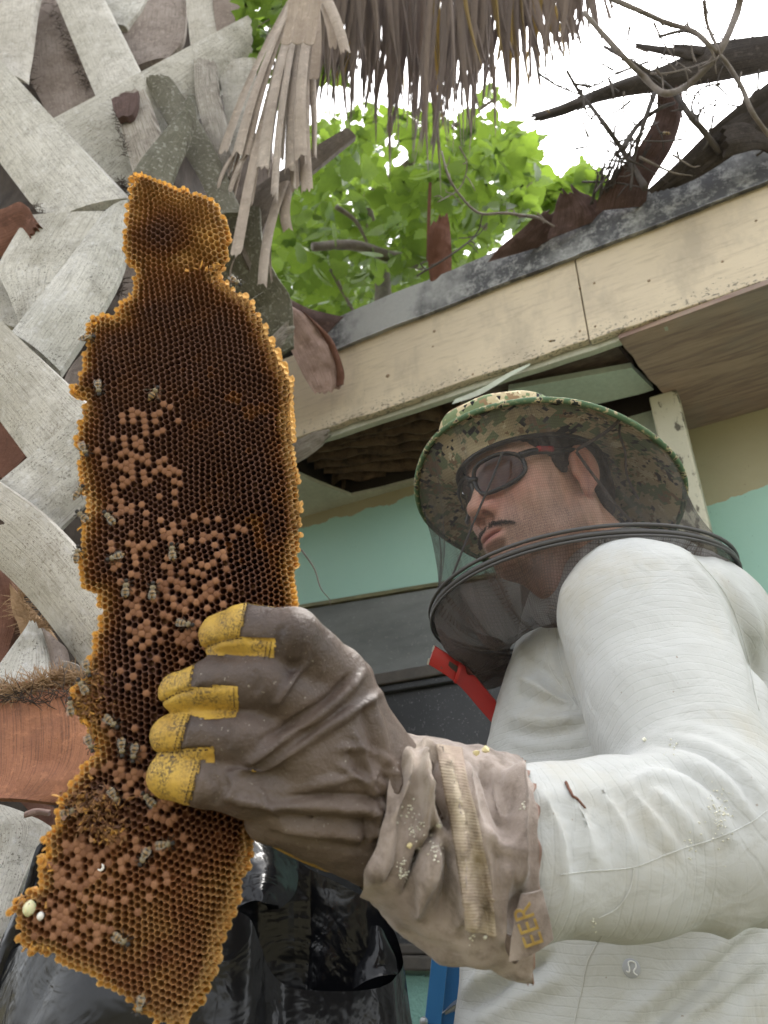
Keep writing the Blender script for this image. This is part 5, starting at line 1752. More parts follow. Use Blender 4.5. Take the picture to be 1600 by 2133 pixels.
# a loose tangle of thin twigs over the roof edge
rng = np.random.RandomState(404)
tang = thing('twig_tangle', 'loose tangle of thin dry twigs above the drip edge at the right', 'twigs', at(1400, 380, 1.68))
for _ in range(46):
    x, y = rng.uniform(1190, 1590), rng.uniform(40, 330)
    a = rng.uniform(0, 2 * pi); l = rng.uniform(30, 120); d = rng.uniform(1.55, 1.8)
    P = smooth_path([at(x, y, d), at(x + cos(a) * l * 0.5 + rng.uniform(-14, 14), y + sin(a) * l * 0.5 + rng.uniform(-14, 14), d + rng.uniform(-0.03, 0.03)), at(x + cos(a) * l, y + sin(a) * l, d)], 12)
    tube('twig', P, np.linspace(rng.uniform(0.0018, 0.0034), 0.0011, 12), M['twig' if rng.uniform() < 0.6 else 'twig_light'], tang, 5)
for _ in range(26):
    x = rng.uniform(1230, 1330); y0 = 398 - (x - 1270) * 0.38
    P = smooth_path([at(x, y0 + 14, 1.8), at(x + rng.uniform(-5, 25), y0 - rng.uniform(30, 60), 1.76), at(x + rng.uniform(0, 60), y0 - rng.uniform(60, 130), 1.74)], 10)
    tube('twig', P, np.linspace(0.0024, 0.0012, 10), M['twig'], tang, 5)
# ------------------------------------------------------------------ the person holding the comb
from mathutils.bvhtree import BVHTree


def C3(x, y, d):
    """pixel + depth -> camera-aligned metres (right, up, depth)"""
    return np.array([(x - 800.0) / F_PX * d, (1066.5 - y) / F_PX * d, d])


def cam2world(V):
    V = np.asarray(V, float)
    return CAM + V[:, :1] * RT + V[:, 1:2] * UP + V[:, 2:3] * FW


def vpix(V):
    q = V - CAM
    d = q @ FW
    return np.stack([800 + F_PX * (q @ RT) / d, 1066.5 - F_PX * (q @ UP) / d], 1), d


def folds(V, Q, items, scale=1.0):
    """press ridges (+) and creases (-) into a surface along lines; width and height in metres, only on the side the line was drawn on"""
    N = vnormals(V, Q)
    P, d = vpix(V)
    face = np.clip((N @ -FW) * 2.0 + 0.3, 0, 1)
    disp = np.zeros(len(V))
    for (line, amp, w) in items:
        L = smooth_path(line, max(8, 6 * len(line)))
        lo, hi = L.min(0) - 5 * w, L.max(0) + 5 * w
        m = np.where((P > lo).all(1) & (P < hi).all(1))[0]
        if not len(m):
            continue
        best = np.full(len(m), 1e9); tt = np.zeros(len(m))
        for i in range(len(L) - 1):
            a, b = L[i], L[i + 1]
            ab = b - a
            t = np.clip(((P[m] - a) @ ab) / (ab @ ab + 1e-9), 0, 1)
            e = np.hypot(*(P[m] - (a + t[:, None] * ab)).T)
            c = e < best
            best[c] = e[c]; tt[c] = (i + t[c]) / (len(L) - 1)
        env = np.clip(np.minimum(tt, 1 - tt) * 6 + 0.15, 0, 1)
        disp[m] += amp * np.exp(-(best / w) ** 2) * env
    return V + N * (disp * face * scale)[:, None]


person = thing('person', 'person in white long sleeved shirt, camouflage hat and net veil holding up comb', 'person', (*(at(1330, 2133, 0.8)[:2]), 0.0))

# ---------------- head pose (fitted to nose, lips, ear and chin in the photograph)
_a, _b_, _c = radians(235.47), radians(12.97), radians(1.58)
Rz = np.array([[cos(_a), -sin(_a), 0], [sin(_a), cos(_a), 0], [0, 0, 1]])
Ry = np.array([[cos(_b_), 0, sin(_b_)], [0, 1, 0], [-sin(_b_), 0, cos(_b_)]])
Rx = np.array([[1, 0, 0], [0, cos(_c), -sin(_c)], [0, sin(_c), cos(_c)]])
HR = Rz @ Ry @ Rx                            # columns: face forward, his left, up
HP = at(1130.13, 1042.65, 1.0203)


def H(p):
    return HP + np.asarray(p, float) @ HR.T


def H_inv(w):
    return (np.asarray(w, float) - HP) @ HR


NECK = H_inv(at(1292, 1225, 1.02))


def head_sdf(P):
    f = sd_ell(P, (-0.006, 0, 0.052), (0.099, 0.077, 0.086))
    f = smin(f, sd_ell(P, (0.040, 0, -0.012), (0.058, 0.060, 0.082)), 0.03)
    f = smin(f, sd_ell(P, (0.042, 0, -0.054), (0.054, 0.053, 0.046)), 0.025)
    f = smin(f, sd_ell(P, (0.078, 0, -0.086), (0.020, 0.025, 0.017)), 0.022)
    for s in (1, -1):
        f = smin(f, sd_cone(P, (0.008, s * 0.054, -0.052), (0.070, s * 0.020, -0.088), 0.015, 0.011), 0.022)   # jaw line
        f = smin(f, sd_ell(P, (0.058, s * 0.044, -0.010), (0.027, 0.020, 0.026)), 0.022)                      # cheek bone
        f = smin(f, sd_ell(P, (0.080, s * 0.026, 0.034), (0.014, 0.026, 0.010)), 0.014)                       # brow
        f = smax(f, -sd_ell(P, (0.098, s * 0.033, 0.014), (0.018, 0.017, 0.012)), 0.012)                      # eye socket
        f = smin(f, sd_ell(P, (0.076, s * 0.032, 0.014), (0.012, 0.013, 0.011)), 0.006)                       # eyeball
    f = smin(f, sd_ell(P, (0.083, 0, -0.050), (0.018, 0.034, 0.024)), 0.016)                                  # muzzle
    # nose
    n = sd_cone(P, (0.090, 0, 0.026), (0.1125, 0, -0.014), 0.0075, 0.0098)
    n = smin(n, sd_ell(P, (0.113, 0, -0.017), (0.0115, 0.0122, 0.0105)), 0.008)
    for s in (1, -1):
        n = smin(n, sd_ell(P, (0.1015, s * 0.0140, -0.0215), (0.0120, 0.0085, 0.0098)), 0.006)
    f = smin(f, n, 0.010)
    for s in (1, -1):
        f = smax(f, -sd_ell(P, (0.1055, s * 0.0095, -0.0305), (0.0085, 0.0054, 0.0105)), 0.0022)               # nostrils
    # lips
    f = smin(f, sd_ell(P, (0.0990, 0, -0.0500), (0.0105, 0.0240, 0.0062)), 0.004)
    f = smin(f, sd_ell(P, (0.0985, 0, -0.0612), (0.0115, 0.0210, 0.0074)), 0.004)
    f = smax(f, -sd_ell(P, (0.1085, 0, -0.0550), (0.0130, 0.0290, 0.0011)), 0.0018)
    f = smax(f, -sd_ell(P, (0.1030, 0, -0.0715), (0.0100, 0.0160, 0.0042)), 0.006)                             # groove over the chin
    # ears
    for s in (1, -1):
        e = sd_ell(P, (-0.008, s * 0.0800, 0.006), (0.0185, 0.0085, 0.0315), np.array([[0.96, s * -0.28, 0], [s * 0.28, 0.96, 0], [0, 0, 1]]))
        e = smax(e, -sd_ell(P, (-0.004, s * 0.0890, 0.008), (0.0110, 0.0080, 0.0215)), 0.004)
        e = smin(e, sd_ell(P, (-0.001, s * 0.0785, -0.024), (0.009, 0.0055, 0.010)), 0.006)                     # lobe
        e = smin(e, sd_ell(P, (0.007, s * 0.0775, 0.0), (0.0045, 0.0050, 0.0080)), 0.004)                       # tragus
        e = smin(e, sd_cone(P, (-0.010, s * 0.0800, -0.008), (-0.006, s * 0.083, 0.016), 0.0035, 0.0030), 0.004)
        f = smin(f, e, 0.006)
    # neck
    f = smin(f, sd_cone(P, (-0.018, 0, -0.035), NECK, 0.054, 0.062), 0.025)
    f = smin(f, sd_cone(P, (-0.010, 0.058, -0.045), NECK + np.array([0.03, 0.01, 0.0]), 0.013, 0.012), 0.02)       # neck muscle
    f = smin(f, sd_ell(P, (0.040, 0, -0.115), (0.02, 0.02, 0.025)), 0.03)
    return f


hv, hq = surface_nets(head_sdf, (-0.125, -0.10, -0.215), (0.135, 0.10, 0.15), 0.0022)
hv = relax(hv, hq, 1, 0.4)
# keep the stretch of neck that shows
tone = np.zeros(len(hv)); stub = np.zeros(len(hv)); lip = np.zeros(len(hv))
lip = np.exp(-((hv[:, 2] + 0.0560) / 0.0085) ** 2 - (hv[:, 1] / 0.0205) ** 4) * (hv[:, 0] > 0.094)
stub = np.clip((-0.020 - hv[:, 2]) / 0.03, 0, 1) * np.clip((hv[:, 0] + 0.005) / 0.03, 0, 1) * np.clip((hv[:, 2] + 0.15) / 0.04, 0, 1)
stub = np.maximum(stub, np.exp(-((hv[:, 2] + 0.074) / 0.008) ** 2 - (hv[:, 1] / 0.013) ** 2) * (hv[:, 0] > 0.085) * 1.6)
stub = np.maximum(stub, 1.3 * np.exp(-((hv[:, 2] + 0.0405 + 0.25 * np.abs(hv[:, 1])) / 0.0045) ** 2 - (hv[:, 1] / 0.030) ** 4) * (hv[:, 0] > 0.075))
stub *= (1 - np.clip(lip * 2, 0, 1))
red = np.exp(-(((hv[:, 0] - 0.105) / 0.02) ** 2 + (hv[:, 2] + 0.02) ** 2 / 0.02 ** 2)) + np.exp(-((hv[:, 0] + 0.006) / 0.02) ** 2) * (np.abs(hv[:, 1]) > 0.074) * 1.2 + 0.5 * np.exp(-(((hv[:, 0] - 0.07) / 0.025) ** 2 + ((hv[:, 2] + 0.008) / 0.02) ** 2))
k = NT('skin')
v = k.co()
n1 = k.noise(45, 4, 0.6, v); n2 = k.noise(700, 3, 0.6, v)
sc_ = k.mix(k.ramp(k.math('ADD', k.math('MULTIPLY', n1, 0.6), k.math('MULTIPLY', k.noise(190, 4, 0.7, v), 0.4)), [(0.40, 0.0), (0.60, 1.0)]), (0.78, 0.49, 0.375), (0.68, 0.39, 0.29))
sc_ = k.mix(k.math('MULTIPLY', k.attr('red'), 0.55), sc_, (0.56, 0.185, 0.14))
sc_ = k.mix(k.math('MULTIPLY', k.attr('lip'), 0.9), sc_, (0.52, 0.17, 0.155))
sb_ = k.math('MULTIPLY', k.attr('stubble'), k.ramp(k.noise(1500, 2, 0.6, v), [(0.42, 0.05), (0.6, 0.8)]))
sc_ = k.mix(sb_, sc_, (0.14, 0.095, 0.08))
M['skin'] = k.done(k.bsdf(sc_, 0.48, k.bump(k.math('ADD', n2, k.noise(260, 3, 0.6, v)), 0.3, 0.0012), 0.45, Subsurface_Weight=0.12, Subsurface_Radius=(0.012, 0.005, 0.003), Subsurface_Scale=0.5))
mesh('body', H(hv), hq, M['skin'], person, attrs={'stubble': stub, 'lip': np.clip(lip, 0, 1), 'red': np.clip(red, 0, 1)})

# hair: cap on the skull, sideburn, nape; moustache
k = NT('dark brown hair'); v = k.co(scale=(1, 1, 0.3)); n1 = k.noise(600, 3, 0.7, v)
M['hair'] = k.done(k.bsdf(k.mix(n1, (0.012, 0.009, 0.008), (0.05, 0.034, 0.026)), 0.5, k.bump(n1, 0.8, 0.003), 0.3))


def hair_sdf(P):
    f = sd_ell(P, (-0.010, 0, 0.050), (0.1015, 0.0815, 0.090))
    f = smin(f, sd_ell(P, (-0.055, 0, -0.005), (0.045, 0.062, 0.055)), 0.02)
    line = P[..., 2] - (0.012 + 0.9 * np.clip(P[..., 0] - 0.02, 0, 1) - 0.55 * np.clip(-P[..., 0] - 0.018, 0, 0.06) * 1.6)
    f = np.maximum(f, -line)
    f = np.maximum(f, P[..., 0] - 0.062)
    f = smin(f, sd_ell(P, (0.020, 0.0705, 0.018), (0.0105, 0.0055, 0.020)), 0.004)
    f = smin(f, sd_ell(P, (0.020, -0.0705, 0.018), (0.0105, 0.0055, 0.020)), 0.004)
    return f


v_, q_ = surface_nets(hair_sdf, (-0.125, -0.10, -0.08), (0.10, 0.10, 0.15), 0.003)
N_ = vnormals(v_, q_)
v_ = v_ + N_ * (fbm(v_, 160, 5, 2) * 0.0016)[:, None]
mesh('hair', H(v_), q_, M['hair'], person)


def must_sdf(P):
    f = None
    for s in (1, -1):
        a = sd_cone(P, (0.1030, s * 0.003, -0.0415), (0.0985, s * 0.018, -0.0440), 0.0056, 0.0064)
        b = sd_cone(P, (0.0985, s * 0.018, -0.0440), (0.0855, s * 0.0345, -0.0530), 0.0064, 0.0042)
        f = a if f is None else smin(f, a, 0.003)
        f = smin(f, b, 0.004)
    return f


k = NT('moustache hair'); n1 = k.noise(1300, 3, 0.7)
M['moustache'] = k.done(k.bsdf(k.mix(n1, (0.020, 0.014, 0.012), (0.085, 0.055, 0.042)), 0.5, None, 0.3))
rng = np.random.RandomState(61)
bvh_head = BVHTree.FromPolygons([Vector(p) for p in hv], [tuple(map(int, q)) for q in hq])
parts = []
for _ in range(560):
    s_ = rng.choice((-1, 1)); t_ = rng.uniform() ** 0.8
    y_ = s_ * (0.001 + 0.034 * t_); z_ = -0.0405 - 0.0035 * t_ - 0.009 * t_ ** 2.5 + rng.normal() * 0.0026 * (1 - 0.55 * t_)
    loc, nor, ii, dd = bvh_head.ray_cast(Vector((0.16, y_, z_)), Vector((-1, 0, 0)))
    if loc is None:
        continue
    p_, n_ = np.array(loc), np.array(nor)
    dr = nrm(np.array([0.25, s_ * (0.25 + 0.9 * t_), -0.75]) + rng.normal(size=3) * 0.22 + n_ * 0.25)
    l_ = rng.uniform(0.0035, 0.0075)
    parts.append(tube_geo([p_ - n_ * 0.0004, p_ + dr * l_ * 0.5 + n_ * 0.0009, p_ + dr * l_ + n_ * 0.0002], [0.00030, 0.00028, 0.00010], 3, cap=False))
v_, f_ = join_geo(parts)
mesh('moustache', H(v_), f_, M['moustache'], person)

# ---------------- glasses
k = NT('black glasses frame'); M['gframe'] = k.done(k.bsdf((0.012, 0.012, 0.013), 0.28, None, 0.55))
k = NT('red temple tip'); M['gred'] = k.done(k.bsdf((0.42, 0.035, 0.04), 0.3, None, 0.5))
k = NT('smoke lens')
tr = k.n('ShaderNodeBsdfTransparent'); k.set(tr.inputs['Color'], (0.42, 0.34, 0.28))
gl = k.n('ShaderNodeBsdfGlossy'); k.set(gl.inputs['Roughness'], 0.04); k.set(gl.inputs['Color'], (0.9, 0.9, 0.92))
fr = k.n('ShaderNodeFresnel'); k.set(fr.inputs['IOR'], 1.55)
mx = k.n('ShaderNodeMixShader'); k.set(mx.inputs[0], k.math('MULTIPLY', fr.outputs[0], 0.7)); k.t.links.new(tr.outputs[0], mx.inputs[1]); k.t.links.new(gl.outputs[0], mx.inputs[2])
M['lens'] = k.done(mx.outputs[0])
gx = lambda y: 0.1065 - 5.6 * y * y - 900 * max(0, abs(y) - 0.045) ** 3
glasses = bpy.data.objects.new('sunglasses', None); COL.objects.link(glasses); glasses.location = Vector(H((0.1, 0, 0.02))); put_under(glasses, person)
for s in (1, -1):
    th = np.linspace(0, 2 * pi, 41)[:-1]
    rim = []
    for t in th:
        cy, cz = 0.0345, 0.0165
        e = 0.72
        yy = cy + 0.0310 * np.sign(cos(t)) * abs(cos(t)) ** e
        zz_ = cz + (0.0215 if sin(t) > 0 else 0.0235) * np.sign(sin(t)) * abs(sin(t)) ** e - 0.10 * (yy - cy)
        rim.append((gx(yy), s * yy, zz_))
    rim = np.array(rim)
    v_, f_ = tube_geo(rim, 0.0029, 8, True)
    mesh('frame', H(v_), f_, M['gframe'], glasses)
    Vl, Fl = [rim.mean(0) + np.array([0.0012, 0, 0])], []
    for g in (0.5, 1.0):
        for p in rim:
            q = rim.mean(0) * (1 - g) + p * g
            q[0] = gx(abs(q[1])) * 1.0
            Vl.append(q)
    for i in range(40):
        j = (i + 1) % 40
        Fl += [(0, 1 + i, 1 + j), (1 + i, 41 + i, 41 + j, 1 + j)]
    mesh('lens', H(np.array(Vl)), Fl, M['lens'], glasses)
    tp = smooth_path([(gx(0.064) + 0.001, s * 0.0655, 0.024), (0.060, s * 0.0745, 0.026), (0.030, s * 0.0775, 0.026), (0.0, s * 0.0795, 0.029), (-0.018, s * 0.080, 0.020)], 20)
    v_, f_ = tube_geo(tp, np.linspace(0.0048, 0.0030, 20), 8)
    mesh('temple', H(v_), f_, M['gframe'], glasses)
    v_, f_ = tube_geo(smooth_path([(0.058, s * 0.0775, 0.0275), (0.036, s * 0.0800, 0.0275)], 6), 0.0042, 8)
    mesh('temple_inlay', H(v_), f_, M['gred'], glasses)
v_, f_ = tube_geo(smooth_path([(gx(0.006), 0.008, 0.022), (0.1085, 0, 0.026), (gx(0.006), -0.008, 0.022)], 8), 0.0032, 8)
mesh('bridge', H(v_), f_, M['gframe'], glasses)

# ---------------- hat
def camo_mat():
    k = NT('digital camouflage cloth')
    v = k.co(scale=(1, 1, 1), rot=(0.3, 0.2, 0.5))
    sn = k.n('ShaderNodeVectorMath'); sn.operation = 'SNAP'
    k.t.links.new(v, sn.inputs[0]); sn.inputs[1].default_value = (0.0045, 0.0045, 0.0045)
    a = k.noise(34, 3, 0.65, sn.outputs[0]); b = k.noise(52, 3, 0.65, k.co(rot=(1, 0.5, 0.2))); 
    sn2 = k.n('ShaderNodeVectorMath'); sn2.operation = 'SNAP'
    k.t.links.new(k.co(rot=(1.1, 0.4, 0.2)), sn2.inputs[0]); sn2.inputs[1].default_value = (0.0045, 0.0045, 0.0045)
    c = k.noise(44, 3, 0.7, sn2.outputs[0])
    col = k.mix(k.math('GREATER_THAN', a, 0.52), (0.56, 0.47, 0.30), (0.20, 0.25, 0.135))
    col = k.mix(k.math('GREATER_THAN', c, 0.565), col, (0.30, 0.205, 0.12))
    col = k.mix(k.math('GREATER_THAN', k.noise(40, 3, 0.7, sn.outputs[0], 0.8), 0.60), col, (0.022, 0.022, 0.024))
    col = k.mix(k.math('GREATER_THAN', k.math('SUBTRACT', c, a), 0.16), col, (0.74, 0.66, 0.46))
    wv = k.noise(1200, 2, 0.5, k.co())
    return k.done(k.bsdf(col, 0.85, k.bump(wv, 0.35, 0.0012), 0.15))


M['camo'] = camo_mat()
k = NT('green hat binding'); nb_ = k.noise(110, 2, 0.5)
M['binding'] = k.done(k.bsdf(k.ramp(nb_, [(0.40, (0.09, 0.15, 0.085)), (0.5, (0.15, 0.20, 0.11)), (0.56, (0.45, 0.38, 0.24)), (0.62, (0.03, 0.035, 0.03))], 'CONSTANT'), 0.8, None, 0.2))
hat = bpy.data.objects.new('hat', None); COL.objects.link(hat); hat.location = Vector(H((0, 0, 0.06))); put_under(hat, person)
BC = at(1137, 1040, 1.045)
bn = nrm([0.092, 0.245, 1.0])
ba = nrm(np.cross(bn, np.cross(HR[:, 0], bn))); bb = np.cross(bn, ba)          # ba: towards the face, bb: his left
BRAD = 0.1775
NB = 96
thb = np.linspace(0, 2 * pi, NB + 1)[:-1]


def brim_out(t, k=1.0):
    w = 0.004 * sin(3 * t + 0.6) + 0.003 * sin(5 * t + 2.0)
    return BC + BRAD * k * (cos(t) * ba + sin(t) * bb) + bn * w


def brim_in(t):
    return H((0.004 + 0.1035 * cos(t), 0.0855 * sin(t), 0.054 - 0.012 * (1 - cos(t)) * 0.5))


Vb, Fb = [], []
nr = 12
for lay in (0, 1):
    for j in range(nr):
        u = j / (nr - 1)
        for t in thb:
            p = brim_in(t) * (1 - u) + brim_out(t) * u
            p = p + HR[:, 2] * (0.010 * sin(pi * u) + (0.0022 if lay else 0.0)) + bn * 0.0012 * sin(u * 60)
            Vb.append(p)
for lay in (0, 1):
    o_ = lay * nr * NB
    for j in range(nr - 1):
        for i in range(NB):
            i2 = (i + 1) % NB
            q = (o_ + j * NB + i, o_ + j * NB + i2, o_ + (j + 1) * NB + i2, o_ + (j + 1) * NB + i)
            Fb.append(q if lay else q[::-1])
for i in range(NB):
    i2 = (i + 1) % NB
    for j in (0, nr - 1):
        q = (j * NB + i, j * NB + i2, nr * NB + j * NB + i2, nr * NB + j * NB + i)
        Fb.append(q if j else q[::-1])
mesh('brim', Vb, Fb, M['camo'], hat)
v_, f_ = tube_geo([brim_out(t) for t in thb], 0.0038, 8, True)
mesh('brim_binding', v_, f_, M['binding'], hat)
Vc, Fc_ = [], []
nc = 14
for j in range(nc):
    u = j / (nc - 1)
    for t in thb:
        zc = 0.054 - 0.006 * (1 - cos(t)) + 0.070 * min(1, u * 1.35)
        sh = 1.0 - 0.10 * min(1, u * 1.35) - (max(0, u - 0.74) / 0.26) ** 1.2 * 0.88
        r_ = 1 + 0.02 * sin(4 * t + 3 * u) + 0.015 * sin(9 * t + 1)
        Vc.append(H((0.004 + 0.030 * u + 0.1050 * cos(t) * sh * r_, 0.0870 * sin(t) * sh * r_, zc + 0.012 * max(0, u - 0.74) / 0.26)))
for j in range(nc - 1):
    for i in range(NB):
        i2 = (i + 1) % NB
        Fc_.append((j * NB + i, j * NB + i2, (j + 1) * NB + i2, (j + 1) * NB + i))
Fc_.append(tuple((nc - 1) * NB + i for i in range(NB)))
mesh('crown', Vc, Fc_, M['camo'], hat)
v_, f_ = tube_geo([brim_in(t) - HR[:, 2] * 0.002 for t in thb], 0.0035, 6, True)
mesh('sweatband', v_, f_, M['gframe'], hat)

# ---------------- veil of dark net with a sprung hoop
def net_mat(name, alpha, col, scale=1309.0, grid=0.5):
    k = NT(name)
    tr = k.n('ShaderNodeBsdfTransparent')
    df = k.bsdf(col, 0.8, None, 0.25)
    uv = k.n('ShaderNodeTexCoord').outputs['UV']
    sx = k.n('ShaderNodeSeparateXYZ'); k.t.links.new(uv, sx.inputs[0])
    g = None
    for ax in (0, 1):
        w = k.math('ABSOLUTE', k.math('SINE', k.math('MULTIPLY', sx.outputs[ax], scale)))
        w = k.ramp(w, [(0.0, 1.0), (0.30, 1.0), (0.45, 0.0)])
        g = w if g is None else k.math('MAXIMUM', g, w)
    cmb = k.n('ShaderNodeCombineXYZ'); k.set(cmb.inputs[0], k.math('MULTIPLY', sx.outputs[0], 1.0)); k.set(cmb.inputs[1], k.math('MULTIPLY', sx.outputs[1], 0.25))
    strk = k.ramp(k.noise(34, 4, 0.6, cmb.outputs[0], 0.6), [(0.48, 0.0), (0.60, 0.16), (0.63, 0.26), (0.66, 0.08)])
    lw = k.n('ShaderNodeLayerWeight'); lw.inputs['Blend'].default_value = 0.35
    a = k.math('ADD', k.math('MULTIPLY', g, alpha * grid), k.math('ADD', k.math('ADD', strk, alpha * 0.66), k.math('MULTIPLY', lw.outputs['Facing'], 0.16)))
    mx = k.n('ShaderNodeMixShader'); k.set(mx.inputs[0], k.math('MINIMUM', a, 0.97)); k.t.links.new(tr.outputs[0], mx.inputs[1]); k.t.links.new(df, mx.inputs[2])
    return k.done(mx.outputs[0])


M['net'] = net_mat('dark veil net', 0.34, (0.062, 0.055, 0.05))
M['net_dark'] = net_mat('doubled veil cloth', 0.88, (0.075, 0.058, 0.053), 1309.0, 0.15)
k = NT('zip tape'); M['zip'] = k.done(k.bsdf(k.mix(k.noise(900, 2, 0.5), (0.045, 0.043, 0.043), (0.10, 0.097, 0.096)), 0.55, None, 0.4))
veil = bpy.data.objects.new('veil', None); COL.objects.link(veil); veil.location = Vector(at(1209, 1254, 1.0)); put_under(veil, person)
HC = at(1209, 1254, 1.005)
hn = nrm([-0.0783, -0.0513, 1.0])
ha = nrm(np.cross(hn, np.cross(HR[:, 0], hn))); hb = np.cross(hn, ha)
HRAD = 0.195


def hoop(t, k=1.0, dz=0.0):
    return HC + HRAD * k * (cos(t) * ha + sin(t) * hb) + hn * (dz + 0.003 * sin(2 * t + 1))


def loft(name, rings, mat, parent, uvs):
    n = len(rings[0])
    V = np.concatenate(rings)
    Fc = [(j * n + i, j * n + (i + 1) % n, (j + 1) * n + (i + 1) % n, (j + 1) * n + i) for j in range(len(rings) - 1) for i in range(n)]
    o = mesh(name, V, Fc, mat, parent)
    uvl = o.data.uv_layers.new(name='UVMap')
    cu, cv = uvs
    arr = []
    for j in range(len(rings) - 1):
        for i in range(n):
            arr += [i * cu, j * cv, (i + 1) * cu, j * cv, (i + 1) * cu, (j + 1) * cv, i * cu, (j + 1) * cv]
    uvl.data.foreach_set('uv', np.array(arr, np.float32))
    return o


NV = 160
thv = np.linspace(0, 2 * pi, NV + 1)[:-1]
rings = []
nv_ = 18
for j in range(nv_):
    u = j / (nv_ - 1)
    R_ = []
    for t in thv:
        p = brim_out(t, 0.985) * (1 - u) + hoop(t) * u
        cen = BC * (1 - u) + HC * u
        sag = 0.012 * sin(pi * u) * (0.4 * sin(7 * t + 1.3) + 0.5 * sin(3 * t + 0.4) + 0.25 * sin(17 * t + 4 * u))
        p = p + nrm(p - cen) * (sag - 0.012 * sin(pi * u))
        R_.append(p)
    rings.append(np.array(R_))
loft('net', rings, M['net'], veil, (2 * pi * 0.185 / NV, 0.13 / nv_))
# wire hoop covered by a zip
v_, f_ = tube_geo([hoop(t) for t in thv], 0.0032, 8, True); mesh('hoop', v_, f_, M['zip'], veil)
v_, f_ = tube_geo([hoop(t, 1.012, 0.0075) for t in thv], 0.0024, 6, True); mesh('zip', v_, f_, M['zip'], veil)
v_, f_ = tube_geo([hoop(t, 1.012, -0.0060) for t in thv], 0.0018, 6, True); mesh('zip', v_, f_, M['zip'], veil)
# lower curtain gathered towards the collar
rings = []
NC = at(1205, 1335, 0.985)
for j in range(16):
    u = j / 15
    R_ = []
    for t in thv:
        q = NC + 0.088 * (cos(t) * ha + sin(t) * hb)
        p = hoop(t) * (1 - u) + q * u
        p = p + np.array([0, 0, -0.035 * sin(pi * u)]) + nrm(p - HC) * 0.013 * sin(pi * u) * (sin(11 * t + 2 * u) + 0.7 * sin(23 * t - 5 * u)) + hn * 0.010 * sin(pi * u) * sin(9 * t + 6 * u)
        R_.append(p)
    rings.append(np.array(R_))
loft('curtain', rings, M['net_dark'], veil, (2 * pi * 0.15 / NV, 0.1 / 16))
# seam tapes of the veil
for pts, r in (([(1298, 868, .91), (1262, 900, .92), (1200, 938, .93)], 0.0024), ([(1200, 940, .93), (1225, 975, .93), (1255, 1015, .925), (1290, 1060, .92), (1318, 1088, .915)], 0.0019), ([(1297, 870, .93), (1290, 900, .925), (1302, 940, .92), (1306, 990, .915), (1330, 1040, .91)], 0.0016), ([(1048, 940, .93), (1020, 1010, .93), (990, 1080, .935), (950, 1180, .94), (925, 1245, .94)], 0.0014)):
    tube('seam_tape', smooth_path([at(*p) for p in pts], 20), r, M['net_dark'] if r > 0.0015 else M['zip'], veil, 6)

# ---------------- shirt
UA = [C3(1330, 1292, 0.82), C3(1408, 1500, 0.72), C3(1502, 1738, 0.60)]
FA = [C3(1502, 1738, 0.60), C3(1300, 1762, 0.575), C3(1100, 1766, 0.556), C3(985, 1752, 0.55)]


def arm_sdf(P):
    f = sd_cone(P, UA[0], UA[1], 0.087, 0.082)
    f = smin(f, sd_cone(P, UA[1], UA[2], 0.082, 0.064), 0.015)
    f = smin(f, sd_cone(P, C3(1342, 1286, 0.84), C3(1432, 1318, 0.93), 0.086, 0.098), 0.02)
    g = sd_cone(P, FA[0], FA[1], 0.064, 0.0605)
    g = smin(g, sd_cone(P, FA[1], FA[2], 0.0605, 0.056), 0.01)
    g = smin(g, sd_cone(P, FA[2], FA[3], 0.056, 0.047), 0.01)
    return smin(f, g, 0.022)


TS = [(C3(1320, 1335, 0.985), 0.142), (C3(1330, 1560, 0.955), 0.172), (C3(1300, 1900, 0.86), 0.166), (C3(1285, 2300, 0.76), 0.164)]


def torso_sdf(P):
    f = None
    for (a, ra), (b, rb) in zip(TS[:-1], TS[1:]):
        g = sd_cone(P, a, b, ra, rb)
        f = g if f is None else smin(f, g, 0.05)
    f = smin(f, sd_cone(P, C3(1426, 1358, 1.0), C3(1560, 1750, 0.97), 0.108, 0.15), 0.06)
    f = smin(f, sd_cone(P, C3(1560, 1750, 0.97), C3(1520, 2300, 0.86), 0.15, 0.15), 0.06)
    f = smin(f, sd_cone(P, C3(1310, 1240, 1.0), C3(1360, 1330, 0.96), 0.070, 0.10), 0.05)
    f = smin(f, sd_cone(P, C3(1180, 1440, 1.16), C3(1250, 1500, 1.05), 0.07, 0.11), 0.06)      # far shoulder
    return f


def shirt_sdf(P):
    return smin(arm_sdf(P), torso_sdf(P), 0.014)


sv, sq = surface_nets(shirt_sdf, (0.02, -0.72, 0.48), (0.66, 0.05, 1.22), 0.0046)
sv = relax(sv, sq, 1, 0.4)
# weave coordinates: along/around the nearest limb
def axis_coord(V, pts):
    best = np.full(len(V), 1e9); al = np.zeros(len(V)); off = 0.0
    for a, b in zip(pts[:-1], pts[1:]):
        ab = b - a; L = np.linalg.norm(ab)
        t = np.clip(((V - a) @ ab) / L ** 2, -0.5, 1.5 if b is pts[-1] else 1.0)
        d = np.linalg.norm(V - a - t[:, None] * ab, axis=1)
        m = d < best
        best[m] = d[m]; al[m] = off + t[m] * L
        off += L
    return al


